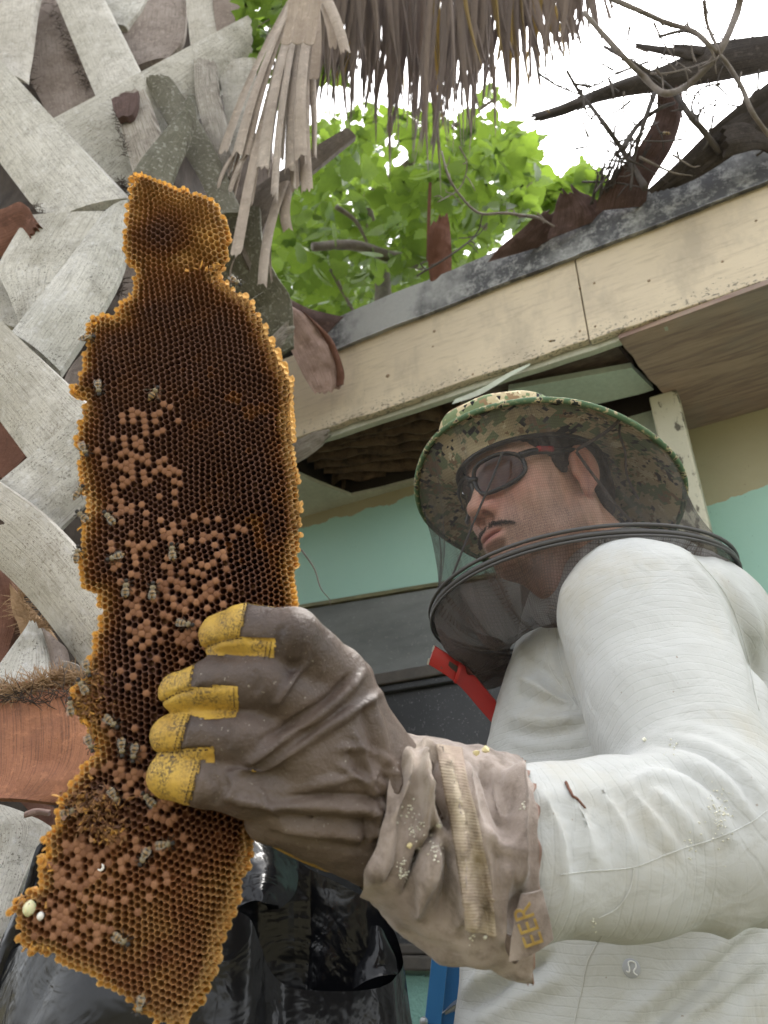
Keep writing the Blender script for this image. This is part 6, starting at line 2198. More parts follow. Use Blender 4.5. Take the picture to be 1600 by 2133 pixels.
fa_, ft_ = arm_sdf(sv), torso_sdf(sv)
al_u, al_f = axis_coord(sv, UA), axis_coord(sv, FA)
du = np.minimum(sd_cone(sv, UA[0], UA[1], 0.087, 0.082), sd_cone(sv, UA[1], UA[2], 0.082, 0.064))
dfm = np.minimum(sd_cone(sv, FA[0], FA[1], 0.064, 0.0605), sd_cone(sv, FA[1], FA[2], 0.0605, 0.056))
w_ = np.clip(0.5 + (dfm - du) / 0.03, 0, 1)
rib_arm = al_u * w_ + (al_f + np.linalg.norm(UA[1] - UA[0]) + np.linalg.norm(UA[2] - UA[1])) * (1 - w_) + 0.12 * sv[:, 0] * 0
sw = cam2world(sv)
rib = np.where(fa_ < ft_, rib_arm, sw[:, 2] * 1.0 + 0.06 * sw[:, 0])
sqw = sq[:, ::-1]
ridge = 0.0030
SF = [([(1268, 1606), (1335, 1572), (1430, 1588), (1520, 1642), (1592, 1725)], 0.0034, 13), ([(1300, 1582), (1370, 1545), (1450, 1552), (1540, 1600), (1600, 1668)], 0.0028, 12), ([(1300, 1632), (1370, 1616), (1445, 1648), (1500, 1705), (1530, 1775)], 0.0032, 13), ([(1330, 1550), (1400, 1520), (1480, 1528), (1560, 1570)], 0.0018, 12),
      ([(1285, 1612), (1350, 1592), (1435, 1618), (1512, 1672), (1560, 1745)], -0.0030, 9), ([(1285, 1592), (1360, 1560), (1445, 1570), (1535, 1622), (1596, 1700)], -0.0026, 8),
      ([(1130, 1632), (1172, 1735), (1184, 1870)], 0.0030, 13), ([(1180, 1630), (1225, 1712), (1246, 1810)], 0.0028, 12), ([(1240, 1620), (1295, 1700), (1330, 1795)], 0.0028, 12), ([(1300, 1628), (1362, 1700), (1400, 1775)], 0.0026, 12), ([(1355, 1640), (1425, 1705), (1470, 1762)], 0.0026, 12), ([(1400, 1640), (1480, 1710), (1515, 1750)], 0.0022, 11),
      ([(1205, 1640), (1260, 1715), (1288, 1800)], -0.0024, 8), ([(1265, 1632), (1328, 1705), (1366, 1785)], -0.0022, 8), ([(1150, 1640), (1196, 1730), (1212, 1840)], -0.0024, 8), ([(1330, 1640), (1392, 1705), (1434, 1770)], -0.002, 8),
      ([(1092, 1372), (1130, 1400), (1200, 1480)], -0.0045, 11), ([(1062, 1445), (1125, 1462), (1212, 1476)], -0.0045, 10), ([(1044, 1520), (1120, 1532), (1226, 1512)], -0.004, 10), ([(1050, 1560), (1120, 1572), (1240, 1556)], -0.003, 10), ([(1075, 1410), (1130, 1432), (1206, 1476)], 0.005, 12), ([(1052, 1488), (1125, 1500), (1216, 1492)], 0.0045, 13),
      ([(1150, 1290), (1166, 1385), (1202, 1472)], -0.004, 9), ([(1440, 1140), (1520, 1240), (1562, 1345), (1592, 1490)], -0.0035, 9), ([(1460, 1130), (1545, 1240), (1584, 1345)], 0.003, 10), ([(1405, 1140), (1490, 1240), (1530, 1340)], 0.002, 10),
      ([(1145, 1990), (1055, 2042), (945, 2115)], -0.007, 14), ([(1150, 1965), (1060, 2010), (960, 2075)], 0.006, 16), ([(1180, 2030), (1080, 2085), (980, 2140)], 0.004, 18), ([(1590, 1940), (1460, 2055), (1340, 2150)], -0.006, 20), ([(1560, 1920), (1420, 2030), (1300, 2130)], 0.004, 20), ([(1000, 1950), (1005, 2020), (985, 2080)], 0.004, 12), ([(1600, 2030), (1500, 2110), (1440, 2150)], -0.005, 18)]
sw = folds(sw, sqw, SF, 1.4)
N_ = vnormals(sw, sqw)
sw = sw + N_ * (0.0042 * fbm(sw, 11, 31, 2) + 0.0011 * fbm(sw, 40, 33, 2))[:, None]


def shirt_mat():
    k = NT('white ribbed knit shirt')
    v = k.co()
    r = k.math('MULTIPLY', k.math('ADD', k.attr('rib'), k.math('MULTIPLY', k.noise(14, 3, 0.5, v), 0.012)), 2 * pi / 0.0082)
    s = k.math('SINE', r)
    line = k.ramp(s, [(0.80, 0.0), (0.97, 1.0)])
    dots = k.vor(900, v, 'F1', 'Distance')
    dm = k.math('MULTIPLY', line, k.ramp(dots, [(0.25, 1.0), (0.5, 0.25)]))
    n = k.noise(5, 4, 0.6, v); f = k.noise(900, 2, 0.6, v)
    col = k.mix(k.ramp(n, [(0.35, 0.0), (0.7, 1.0)]), (0.50, 0.51, 0.50), (0.44, 0.445, 0.42))
    col = k.mix(k.math('MULTIPLY', dm, 0.30), col, (0.36, 0.37, 0.36))
    dirt = k.noise(8, 5, 0.7, v)
    col = k.mix(k.math('MULTIPLY', k.ramp(dirt, [(0.52, 0.0), (0.72, 1.0)]), 0.55), col, (0.42, 0.385, 0.30))
    spk = k.noise(210, 2, 0.5, v)
    col = k.mix(k.math('MULTIPLY', k.ramp(spk, [(0.755, 0.0), (0.77, 1.0)]), 0.6), col, (0.22, 0.15, 0.10))
    h = k.math('ADD', k.math('MULTIPLY', line, -0.8), k.math('MULTIPLY', f, 0.35))
    base = k.bsdf(col, 0.75, k.bump(h, 0.25, 0.0016, k.bump(k.noise(26, 4, 0.55, v, dist=1.2), 0.45, 0.006)), 0.2, Sheen_Weight=0.15)
    return k.done(base)


M['shirt'] = shirt_mat()
shirt = mesh('shirt', sw, sqw, M['shirt'], person, attrs={'rib': rib})
bvh_shirt = BVHTree.FromPolygons([Vector(p) for p in sw], [tuple(map(int, q)) for q in sqw])


def hit(bvh, x, y):
    r = Vector(nrm(ray(x, y)))
    loc, nor, idx, dist = bvh.ray_cast(Vector(CAM), r)
    if loc is None:
        return None, None
    if nor.dot(r) > 0:
        nor = -nor
    return np.array(loc), np.array(nor)


def on_surface(bvh, pts, n=40, lift=0.0006):
    out = []
    for (x, y) in smooth_path(pts, n):
        p, nn = hit(bvh, x, y)
        if p is not None:
            out.append(p + nn * lift)
    return np.array(out)


M['stitch'] = paint_mat('pale stitching', (0.62, 0.63, 0.60), (0.50, 0.50, 0.46), 0.4, 60, 0.8, 0.2)
for pts in ([(1152, 1285), (1168, 1380), (1205, 1476)], [(1166, 1822), (1230, 1814), (1320, 1806), (1400, 1775), (1500, 1742), (1560, 1715), (1598, 1688)], [(1320, 1806), (1312, 1850), (1285, 1890), (1245, 1912)], [(1425, 1138), (1510, 1238), (1550, 1345), (1580, 1480)], [(1254, 1948), (1225, 2000), (1212, 2060), (1195, 2133)], [(1132, 1335), (1150, 1400), (1206, 1476)]):
    P = on_surface(bvh_shirt, pts)
    if len(P) > 4:
        tube('seam', P, 0.0003, M['stitch'], shirt, 6)
# emblem on the lower front
p, nn = hit(bvh_shirt, 1315, 2017)
ex = nrm(RT - nn * (RT @ nn)); ey = np.cross(nn, ex)
r_ = 17.2 / F_PX * ((p - CAM) @ FW) * 1.05
th = np.linspace(0, 2 * pi, 33)[:-1]
Vd = [p + nn * 0.0014] + [p + nn * h_ + r_ * kk * (cos(t) * ex + sin(t) * ey) for (kk, h_) in ((0.93, 0.0014), (1.0, 0.0008), (1.02, -0.002)) for t in th]
Fd = [(0, 1 + i, 1 + (i + 1) % 32) for i in range(32)] + [(1 + g * 32 + i, 1 + (g + 1) * 32 + i, 1 + (g + 1) * 32 + (i + 1) % 32, 1 + g * 32 + (i + 1) % 32) for g in range(2) for i in range(32)]
k = NT('grey emblem'); M['emblem'] = k.done(k.bsdf((0.36, 0.375, 0.40), 0.4, None, 0.5))
k = NT('pale emblem line'); M['emblem_line'] = k.done(k.bsdf((0.72, 0.73, 0.72), 0.35, None, 0.5))
emblem = mesh('emblem', Vd, Fd, M['emblem'], shirt)
om = [(752, 885), (785, 900), (803, 880), (806, 835), (798, 790), (812, 762), (850, 757), (890, 772), (908, 800), (900, 840), (872, 870), (862, 900), (880, 925), (910, 942)]
P = [p + nn * 0.0016 + ex * ((x / 7.27 + 1200 - 1315) / F_PX * ((p - CAM) @ FW)) - ey * ((y / 7.27 + 1900 - 2017) / F_PX * ((p - CAM) @ FW)) for x, y in om]
tube('emblem_line', smooth_path(P, 50), 0.0007, M['emblem_line'], emblem, 6)
# ---------------- leather glove with canvas gauntlet
glove = bpy.data.objects.new('glove', None); COL.objects.link(glove); glove.location = Vector(at(700, 1600, 0.53)); put_under(glove, person)
tag(glove, 'brown leather beekeeping glove with yellow fingertips and canvas cuff')
FING = {
    'index': [(705, 1418, .532, .0210), (612, 1324, .506, .0182), (512, 1311, .512, .0166), (456, 1324, .521, .0138)],
    'middle': [(682, 1492, .522, .0215), (560, 1422, .500, .0172), (442, 1422, .507, .0158), (374, 1440, .514, .0130)],
    'ring': [(668, 1576, .513, .0215), (530, 1538, .497, .0166), (420, 1531, .504, .0150), (354, 1532, .510, .0126)],
    'little': [(650, 1664, .508, .0205), (512, 1646, .494, .0166), (425, 1627, .499, .0156), (354, 1618, .504, .0146)],
    'thumb': [(770, 1565, .560, .0260), (720, 1428, .578, .0215), (640, 1345, .590, .0180), (560, 1310, .588, .0150)],
}
WR = C3(822, 1688, .546)


def glove_sdf(P):
    hand = None
    for nm in ('index', 'middle', 'ring', 'little'):
        x, y, d, r = FING[nm][0]
        c = sd_cone(P, C3(x, y, d), WR, r * 0.98, 0.030)
        hand = c if hand is None else smin(hand, c, 0.028)
    hand = smin(hand, sd_cone(P, C3(560, 1700, .506), C3(765, 1748, .545), 0.0160, 0.030), 0.02)
    hand = smin(hand, sd_cone(P, C3(690, 1480, .545), C3(780, 1700, .560), 0.020, 0.030), 0.02)
    f = hand
    for nm, J in FING.items():
        g = None
        for a, b in zip(J[:-1], J[1:]):
            c = sd_cone(P, C3(*a[:3]), C3(*b[:3]), a[3], b[3])
            g = c if g is None else smin(g, c, 0.004)
        f = smin(f, g, 0.007 if nm != 'thumb' else 0.012)
    f = smin(f, sd_cone(P, WR, C3(960, 1730, .552), 0.036, 0.040), 0.02)
    return f


gv, gq = surface_nets(glove_sdf, (-0.185, -0.275, 0.455), (0.075, -0.055, 0.63), 0.0019)
gv = relax(gv, gq, 1, 0.4)
gw, gq = cam2world(gv), gq[:, ::-1]
GF = [  # knuckle lines, tendons, wrinkles gathering at the wrist
    ([(760, 1398), (690, 1470), (560, 1560), (505, 1590)], 0.0040, 9), ([(800, 1440), (720, 1490), (620, 1560), (540, 1600), (480, 1612)], 0.0036, 9), ([(640, 1375), (600, 1425), (570, 1470)], 0.0034, 8), ([(735, 1402), (660, 1470), (540, 1545)], -0.0030, 7),
    ([(830, 1600), (760, 1560), (700, 1560)], 0.0022, 9), ([(825, 1640), (740, 1620), (640, 1640)], 0.0026, 10), ([(820, 1665), (720, 1655), (600, 1660)], -0.0028, 7), ([(818, 1690), (700, 1680), (560, 1676), (470, 1660)], 0.0036, 9), ([(800, 1720), (690, 1708), (560, 1702)], -0.0030, 7), ([(780, 1745), (680, 1732), (560, 1722)], 0.0030, 9), ([(770, 1775), (680, 1760), (560, 1735)], -0.0022, 7),
    ([(800, 1610), (812, 1640), (806, 1676)], -0.0035, 6), ([(820, 1600), (830, 1630), (820, 1660)], 0.0034, 6), ([(790, 1600), (770, 1630), (780, 1665)], 0.003, 6), ([(775, 1680), (790, 1710), (780, 1745)], 0.0034, 6), ([(795, 1680), (806, 1715), (794, 1760)], -0.0034, 6), ([(755, 1700), (762, 1735), (748, 1770)], -0.0028, 6), ([(812, 1690), (818, 1730), (800, 1770)], 0.003, 6),
    ([(770, 1450), (790, 1510), (806, 1580)], 0.0022, 8), ([(752, 1470), (772, 1530), (790, 1596)], -0.0024, 7), ([(735, 1520), (756, 1570), (776, 1616)], 0.002, 7), ([(720, 1560), (742, 1590), (770, 1640)], -0.002, 7), ([(700, 1590), (742, 1618), (786, 1650)], 0.002, 6),
    ([(414, 1357), (455, 1338), (507, 1328)], -0.0016, 5), ([(507, 1330), (545, 1334), (575, 1338)], -0.0014, 5), ([(327, 1470), (365, 1446), (405, 1436)], -0.0016, 5), ([(405, 1436), (450, 1432), (494, 1430)], -0.0012, 5), ([(314, 1570), (370, 1566), (442, 1560)], -0.0014, 5),
    ([(514, 1256), (508, 1290), (499, 1326)], -0.0011, 4), ([(411, 1370), (402, 1396), (396, 1430)], -0.0011, 4), ([(396, 1486), (384, 1520), (374, 1560)], -0.0011, 4), ([(417, 1586), (406, 1630), (396, 1674)], -0.0011, 4),
    ([(590, 1300), (580, 1330), (590, 1364)], -0.0010, 6), ([(530, 1392), (536, 1420), (528, 1448)], -0.001, 6), ([(470, 1500), (476, 1530), (470, 1560)], -0.0012, 6), ([(470, 1604), (490, 1640), (470, 1670)], 0.0022, 8), ([(440, 1610), (452, 1640), (446, 1680)], -0.0016, 6), ([(540, 1640), (560, 1680), (600, 1720)], 0.002, 8)]
gw = folds(gw, gq, GF, 1.5)
N_ = vnormals(gw, gq)
wz = vpix(gw)[0]
near_w = np.exp(-((wz[:, 0] - 800) ** 2 + (wz[:, 1] - 1690) ** 2) / 95. ** 2)
gw = gw + N_ * (0.0013 * fbm(gw, 48, 71, 3) + 0.0024 * near_w * np.abs(fbm(gw * np.array([1, 1, 2.2]), 75, 72, 2)))[:, None]

k = NT('brown goat leather')
v = k.co()
n1 = k.noise(26, 5, 0.62, v); n2 = k.noise(420, 3, 0.65, v); n3 = k.noise(9, 3, 0.5, v)
c_ = k.mix(k.ramp(n1, [(0.33, 0.0), (0.68, 1.0)]), (0.046, 0.031, 0.025), (0.112, 0.080, 0.064))
c_ = k.mix(k.ramp(n3, [(0.45, 0.0), (0.7, 0.6)]), c_, (0.16, 0.118, 0.088))
c_ = k.mix(k.math('MULTIPLY', k.ramp(k.noise(520, 2, 0.5, v), [(0.70, 0.0), (0.74, 1.0)]), 0.7), c_, (0.40, 0.36, 0.30))
M['leather'] = k.done(k.bsdf(c_, k.ramp(n1, [(0.3, 0.42), (0.7, 0.62)]), k.bump(k.math('ADD', k.math('MULTIPLY', n1, 1.5), k.math('ADD', n2, k.noise(130, 4, 0.7, v, dist=0.8))), 0.45, 0.002), 0.45))
k = NT('yellow leather patch')
v = k.co()
n1 = k.noise(40, 4, 0.6, v); n2 = k.noise(500, 3, 0.65, v)
c_ = k.mix(k.ramp(n1, [(0.35, 0.0), (0.7, 1.0)]), (0.56, 0.36, 0.065), (0.44, 0.26, 0.045))
dg = k.math('MULTIPLY', k.ramp(k.noise(60, 4, 0.7, v), [(0.40, 0.0), (0.60, 1.0)]), k.ramp(k.noise(620, 2, 0.7, v), [(0.44, 0.0), (0.56, 1.0)]))
c_ = k.mix(k.math('MULTIPLY', dg, 0.85), c_, (0.07, 0.05, 0.03))
M['yellow'] = k.done(k.bsdf(c_, 0.55, k.bump(k.math('ADD', n1, n2), 0.3, 0.002), 0.35))
YP = {'index': [[(380, 1350), (420, 1284), (470, 1256), (516, 1244), (514, 1256), (508, 1290), (499, 1326), (575, 1332), (570, 1382), (420, 1378)]],
      'middle': [[(305, 1475), (350, 1400), (411, 1366), (402, 1396), (396, 1432), (496, 1427), (498, 1482), (330, 1486)]],
      'ring': [[(290, 1560), (330, 1490), (346, 1478), (490, 1480), (494, 1492), (430, 1500), (396, 1487), (384, 1520), (374, 1560), (444, 1556), (448, 1590), (310, 1582)]],
      'little': [[(290, 1620), (314, 1572), (417, 1584), (406, 1630), (396, 1676), (330, 1678)]]}
fc = gw[gq].mean(1)
fp, fd = vpix(fc)
fn = vnormals(gw, gq)[gq].mean(1)
owner = np.full(len(gq), -1)
segd = []
for nm in ('index', 'middle', 'ring', 'little', 'thumb'):
    J = FING[nm]
    g = None
    fcc = np.stack([(fc - CAM) @ RT, (fc - CAM) @ UP, (fc - CAM) @ FW], 1)
    for a, b in zip(J[:-1], J[1:]):
        c = sd_cone(fcc, C3(*a[:3]), C3(*b[:3]), a[3], b[3])
        g = c if g is None else np.minimum(g, c)
    segd.append(g)
owner = np.argmin(np.stack(segd), 0)
yel = np.zeros(len(gq), int)
for i, nm in enumerate(('index', 'middle', 'ring', 'little')):
    m = owner == i
    inn = np.zeros(len(gq), bool)
    for pl_ in YP[nm]:
        inn |= in_poly(fp, pl_)
    back = (fn @ -FW) < -0.05
    lim = {'index': 572, 'middle': 495, 'ring': 445, 'little': 430}[nm]
    yel[m & inn & ~back] = i + 1
    yel[m & back & (fp[:, 0] < lim)] = i + 1
yel[(owner == 4) & (fn @ -FW < 0.45) & (fp[:, 0] < 730) & (fp[:, 1] < 1405)] = 5
# palm side of the hand is yellow too
yel[(owner != 4) & (yel == 0) & (fn @ -FW < -0.35) & (fp[:, 0] < 800)] = 6


def submesh(name, V, Q, mask, mat, parent, lift=0.0):
    q = Q[mask]
    u, inv = np.unique(q, return_inverse=True)
    q = inv.reshape(q.shape)
    vv = V[u]
    if lift:
        vv = vv + vnormals(V, Q)[u] * lift
    return mesh(name, vv, q, mat, parent)


submesh('leather_hand', gw, gq, yel == 0, M['leather'], glove)
for i in range(1, 7):
    if (yel == i).any():
        submesh('fingertip_patch' if i < 6 else 'palm_patch', gw, gq, yel == i, M['yellow'], glove, 0.0003)
bvh_glove = BVHTree.FromPolygons([Vector(p) for p in gw], [tuple(map(int, q)) for q in gq])
M['thread'] = paint_mat('dark thread', (0.05, 0.035, 0.02), (0.10, 0.07, 0.03), 0.5, 200, 0.8, 0.2)
for pts in ([(516, 1258), (509, 1290), (500, 1325)], [(509, 1258), (502, 1290), (493, 1325)], [(409, 1372), (400, 1398), (394, 1430)], [(394, 1488), (382, 1522), (372, 1558)], [(386, 1488), (374, 1522), (364, 1558)], [(415, 1588), (404, 1630), (394, 1672)], [(407, 1588), (396, 1630), (386, 1670)], [(566, 1338), (563, 1355), (560, 1372)], [(557, 1338), (554, 1355), (551, 1372)], [(488, 1434), (488, 1452), (489, 1470)], [(414, 1357), (455, 1339), (505, 1329)], [(327, 1470), (365, 1446), (404, 1436)], [(314, 1570), (370, 1566), (440, 1561)]):
    P = on_surface(bvh_glove, pts, 24, 0.0007)
    # stitches: short dashes
    parts = [tube_geo(P[i:i + 2] if i + 2 <= len(P) else P[-2:], 0.0004, 4) for i in range(0, max(0, len(P) - 1), 2)]
    if parts:
        v_, f_ = join_geo(parts)
        mesh('stitching', v_, f_, M['thread'], glove)
# palm leather showing under the heel of the hand and behind the knuckles
strap('palm_patch', [(528, 1728, 540, 1748, .520), (590, 1746, 596, 1780, .530), (660, 1752, 668, 1812, .540), (715, 1764, 722, 1826, .548), (752, 1790, 758, 1842, .553)], M['yellow'], glove, bulge=0.008, thick=0.004, nl=22, na=10, ragged=(0, 0.004), seed=2, rough=0.003)
strap('thumb_patch', [(668, 1322, 676, 1318, .556), (690, 1346, 698, 1340, .556), (708, 1368, 716, 1364, .557), (722, 1386, 726, 1384, .558)], M['yellow'], glove, bulge=0.003, thick=0.004, nl=12, na=6)

# ---- gauntlet
CST = [((822, 1536), (748, 1834), .548), ((866, 1538), (798, 1882), .552), ((905, 1546), (838, 1916), .554), ((945, 1556), (884, 1938), .556), ((1000, 1570), (948, 1954), .558), ((1050, 1584), (1010, 1974), .560), ((1088, 1596), (1062, 1992), .561), ((1094, 1604), (1074, 1990), .561)]
CS = np.array([(*a, *b, d) for a, b, d in CST], float)
nlc, nac = 84, 120
R_ = smooth_path(CS, nlc)
cv, cqs = [], []
for i in range(nlc):
    a = at(R_[i, 0], R_[i, 1], R_[i, 4]); b = at(R_[i, 2], R_[i, 3], R_[i, 4])
    c = (a + b) / 2; ax = (a - b) / 2
    hw = np.linalg.norm(ax)
    s_ = i / (nlc - 1)
    dep = 0.060 + 0.010 * min(1, s_ * 1.5)
    vd = -FW
    for kk in range(nac):
        t = 2 * pi * kk / nac
        ct, st_ = cos(t), sin(t)
        e = 0.85
        cv.append(c + ax * np.sign(ct) * abs(ct) ** e + vd * dep * np.sign(st_) * abs(st_) ** e)
cv = np.array(cv)
cq = np.array([(i * nac + kk, i * nac + (kk + 1) % nac, (i + 1) * nac + (kk + 1) % nac, (i + 1) * nac + kk) for i in range(nlc - 1) for kk in range(nac)])
if (vnormals(cv, cq)[nac // 4 + 10 * nac] @ -FW) < 0:
    cq = cq[:, ::-1]
CF = [([(900, 1568), (904, 1622), (918, 1680), (942, 1735)], -0.009, 8), ([(880, 1560), (876, 1640), (880, 1720), (868, 1800)], 0.009, 14), ([(925, 1570), (936, 1640), (958, 1740), (975, 1860), (985, 1950)], 0.006, 15), ([(968, 1570), (990, 1680), (1015, 1800), (1026, 1930)], 0.004, 14),
      ([(1010, 1590), (1026, 1640), (1036, 1690), (1058, 1722)], -0.005, 9), ([(1068, 1600), (1078, 1660), (1078, 1740), (1080, 1860)], 0.009, 14), ([(1040, 1600), (1048, 1650), (1062, 1700)], -0.004, 10), ([(1010, 1720), (1040, 1760), (1080, 1770)], 0.005, 12),
      ([(860, 1812), (872, 1780), (892, 1740), (912, 1730)], -0.008, 8), ([(836, 1858), (856, 1800), (872, 1750), (880, 1700)], -0.006, 9), ([(905, 1750), (900, 1800), (880, 1860), (870, 1910)], 0.006, 12), ([(930, 1760), (930, 1830), (915, 1920)], -0.005, 10), ([(955, 1800), (960, 1860), (950, 1930)], 0.004, 12),
      ([(850, 1560), (846, 1620), (826, 1680), (800, 1760), (772, 1830)], 0.006, 12), ([(830, 1600), (830, 1660), (806, 1740), (776, 1810)], -0.003, 8), ([(870, 1548), (900, 1556), (930, 1572)], 0.005, 9), ([(1080, 1800), (1078, 1880), (1066, 1960)], -0.0015, 10), ([(1050, 1780), (1052, 1860), (1046, 1960)], 0.005, 13), ([(1000, 1780), (1012, 1850), (1018, 1940)], -0.004, 10), ([(880, 1640), (896, 1680), (912, 1730)], 0.005, 9)]
cv = folds(cv, cq, CF, 2.1)
N_ = vnormals(cv, cq)
s_of = np.repeat(np.arange(nlc) / (nlc - 1), nac)
ruff = np.clip((s_of - 0.90) / 0.1, 0, 1)
ang = np.tile(np.arange(nac) / nac * 2 * pi, nlc)
cv = cv + N_ * (0.0050 * fbm(cv, 24, 81, 2) + 0.0016 * fbm(cv, 85, 83, 2) + ruff * 0.003 * np.sin(ang * 19 + 2 * np.sin(ang * 3)))[:, None]
k = NT('dirty mauve canvas cuff')
v = k.co()
n1 = k.noise(16, 5, 0.62, v); n2 = k.noise(900, 3, 0.6, v); n3 = k.noise(42, 4, 0.7, v)
c_ = k.mix(k.ramp(n1, [(0.33, 0.0), (0.68, 1.0)]), (0.43, 0.36, 0.315), (0.25, 0.20, 0.17))
c_ = k.mix(k.math('MULTIPLY', k.ramp(n3, [(0.46, 0.0), (0.66, 1.0)]), 0.75), c_, (0.135, 0.10, 0.075))
c_ = k.mix(k.ramp(k.noise(11, 4, 0.6, v), [(0.56, 0.0), (0.74, 0.55)]), c_, (0.46, 0.385, 0.27))
M['canvas'] = k.done(k.bsdf(c_, 0.9, k.bump(k.math('ADD', n3, n2), 0.4, 0.002), 0.15, Sheen_Weight=0.2))
k = NT('ribbed elastic band')
al = k.attr('along')
wv = k.math('SINE', k.math('MULTIPLY', al, 2 * pi / 0.0021))
n1 = k.noise(20, 4, 0.65); n3 = k.noise(60, 4, 0.7)
c_ = k.mix(k.ramp(n1, [(0.38, 0.0), (0.66, 1.0)]), (0.50, 0.42, 0.31), (0.36, 0.28, 0.225))
c_ = k.mix(k.math('MULTIPLY', k.ramp(n3, [(0.52, 0.0), (0.68, 1.0)]), 0.55), c_, (0.13, 0.10, 0.075))
c_ = k.mix(k.math('MULTIPLY', k.ramp(wv, [(0.3, 0.0), (0.9, 1.0)]), 0.22), c_, (0.60, 0.53, 0.42))
M['elastic'] = k.done(k.bsdf(c_, 0.9, k.bump(wv, 0.25, 0.001), 0.15))
BAND = [(908, 1540), (962, 1548), (984, 1640), (1006, 1740), (1026, 1850), (1034, 1990), (970, 1990), (962, 1850), (946, 1760), (930, 1660)]
pink = np.repeat(np.arange(nlc - 1) / (nlc - 2), nac) > 0.93
k = NT('pink cuff hem'); n1 = k.noise(30, 4, 0.6)
M['hem'] = k.done(k.bsdf(k.mix(n1, (0.42, 0.29, 0.235), (0.25, 0.165, 0.135)), 0.9, k.bump(k.noise(500, 2, 0.6), 0.3, 0.001), 0.15))
submesh('cuff', cv, cq, ~pink, M['canvas'], glove)
submesh('cuff_hem', cv, cq, pink, M['hem'], glove)
bvh_cuff = BVHTree.FromPolygons([Vector(p) for p in cv], [tuple(map(int, q)) for q in cq])


def drape(name, bvh, rows, mat, parent, nl=40, na=12, lift=0.0012):
    """a thin strip laid over a surface between two edges"""
    R = smooth_path(np.asarray(rows, float), nl)
    top = np.zeros((nl, na, 3)); ok = np.zeros((nl, na), bool); nn_ = np.zeros((nl, na, 3))
    for i in range(nl):
        for q in range(na):
            u = q / (na - 1)
            p, n_ = hit(bvh, R[i, 0] * (1 - u) + R[i, 2] * u, R[i, 1] * (1 - u) + R[i, 3] * u)
            if p is not None:
                top[i, q] = p + n_ * lift; nn_[i, q] = n_; ok[i, q] = True
    keep = ok.all(1)
    top, nn_ = top[keep], nn_[keep]
    n0 = len(top)
    low = top - nn_ * (lift + 0.002)
    V = np.concatenate([top.reshape(-1, 3), low.reshape(-1, 3)]); o_ = n0 * na
    Fc = [(i * na + q, (i + 1) * na + q, (i + 1) * na + q + 1, i * na + q + 1) for i in range(n0 - 1) for q in range(na - 1)]
    for i in range(n0 - 1):
        Fc += [(i * na, o_ + i * na, o_ + (i + 1) * na, (i + 1) * na), (i * na + na - 1, (i + 1) * na + na - 1, o_ + (i + 1) * na + na - 1, o_ + i * na + na - 1)]
    al = np.concatenate([[0], np.cumsum(np.linalg.norm(np.diff(top[:, na // 2], axis=0), axis=1))])
    al = np.repeat(al, na)
    return mesh(name, V, Fc, mat, parent, attrs={'along': np.concatenate([al, al])})


drape('elastic_band', bvh_cuff, [(908, 1552, 962, 1560), (922, 1620, 976, 1630), (938, 1700, 996, 1705), (952, 1780, 1012, 1785), (964, 1860, 1026, 1860), (972, 1936, 1034, 1950)], M['elastic'], glove, 70, 14)
# lettered tab at the lower end of the cuff
tab = strap('tab', [(1086, 1862, 1130, 1852, .478), (1076, 1900, 1138, 1886, .476), (1066, 1950, 1147, 1922, .476), (1060, 2003, 1153, 1958, .478)], M['canvas'], glove, bulge=0.004, thick=0.003, nl=18, na=10, rough=0.001, seed=9)
strap('tab_edge', [(1056, 1946, 1068, 1950, .480), (1054, 1976, 1072, 1982, .4805), (1068, 2006, 1082, 1998, .480)], M['leather'], glove, bulge=0.003, thick=0.003, nl=12, na=6)
k = NT('mustard print'); M['print'] = k.done(k.bsdf(k.mix(k.ramp(k.noise(160, 3, 0.6), [(0.4, 0.0), (0.6, 1.0)]), (0.42, 0.29, 0.085), (0.30, 0.195, 0.06)), 0.8, None, 0.15))
tp0 = at(1132, 1972, .4715)
tx = nrm(at(1104, 1890, .4705) - tp0); tu = nrm(at(1082, 1990, .4715) - tp0); tn = np.cross(tx, tu)
if tn @ -FW < 0:
    tn = -tn
tu = np.cross(tn, tx)
fnt = bpy.data.curves.new('lettering', 'FONT')
fnt.body = 'EER'; fnt.size = 0.0175; fnt.extrude = 0.0002; fnt.space_character = 1.0
tmp_ = bpy.data.objects.new('lettering_curve', fnt)
lm_ = bpy.data.meshes.new_from_object(tmp_)
lv_ = np.array([p.co for p in lm_.vertices])
org = at(1134, 1966, .4705)
mesh('lettering', org + lv_[:, :1] * tx + lv_[:, 1:2] * tu + lv_[:, 2:3] * tn, [tuple(p.vertices) for p in lm_.polygons], M['print'], tab, smooth=False)
bpy.data.objects.remove(tmp_); bpy.data.curves.remove(fnt); bpy.data.meshes.remove(lm_)

# crumbs of wax stuck to sleeve and cuff
k = NT('pale wax crumb'); M['crumb'] = k.done(k.bsdf((0.70, 0.60, 0.33), 0.6, k.bump(k.noise(700, 3, 0.6), 0.6, 0.001), 0.3))
k = NT('white wax crumb'); M['crumb_w'] = k.done(k.bsdf((0.74, 0.72, 0.60), 0.6, k.bump(k.noise(700, 3, 0.6), 0.6, 0.001), 0.3))


def lump(p, r, rng):
    bm = bmesh.new(); bmesh.ops.create_icosphere(bm, subdivisions=1, radius=1.0)
    V = np.array([vv.co for vv in bm.verts]); Fc = [tuple(x.index for x in f.verts) for f in bm.faces]; bm.free()
    V = V * rng.uniform(0.6, 1.25, (len(V), 1)) * r * np.array([1, 1, 0.75])
    return V + p, Fc


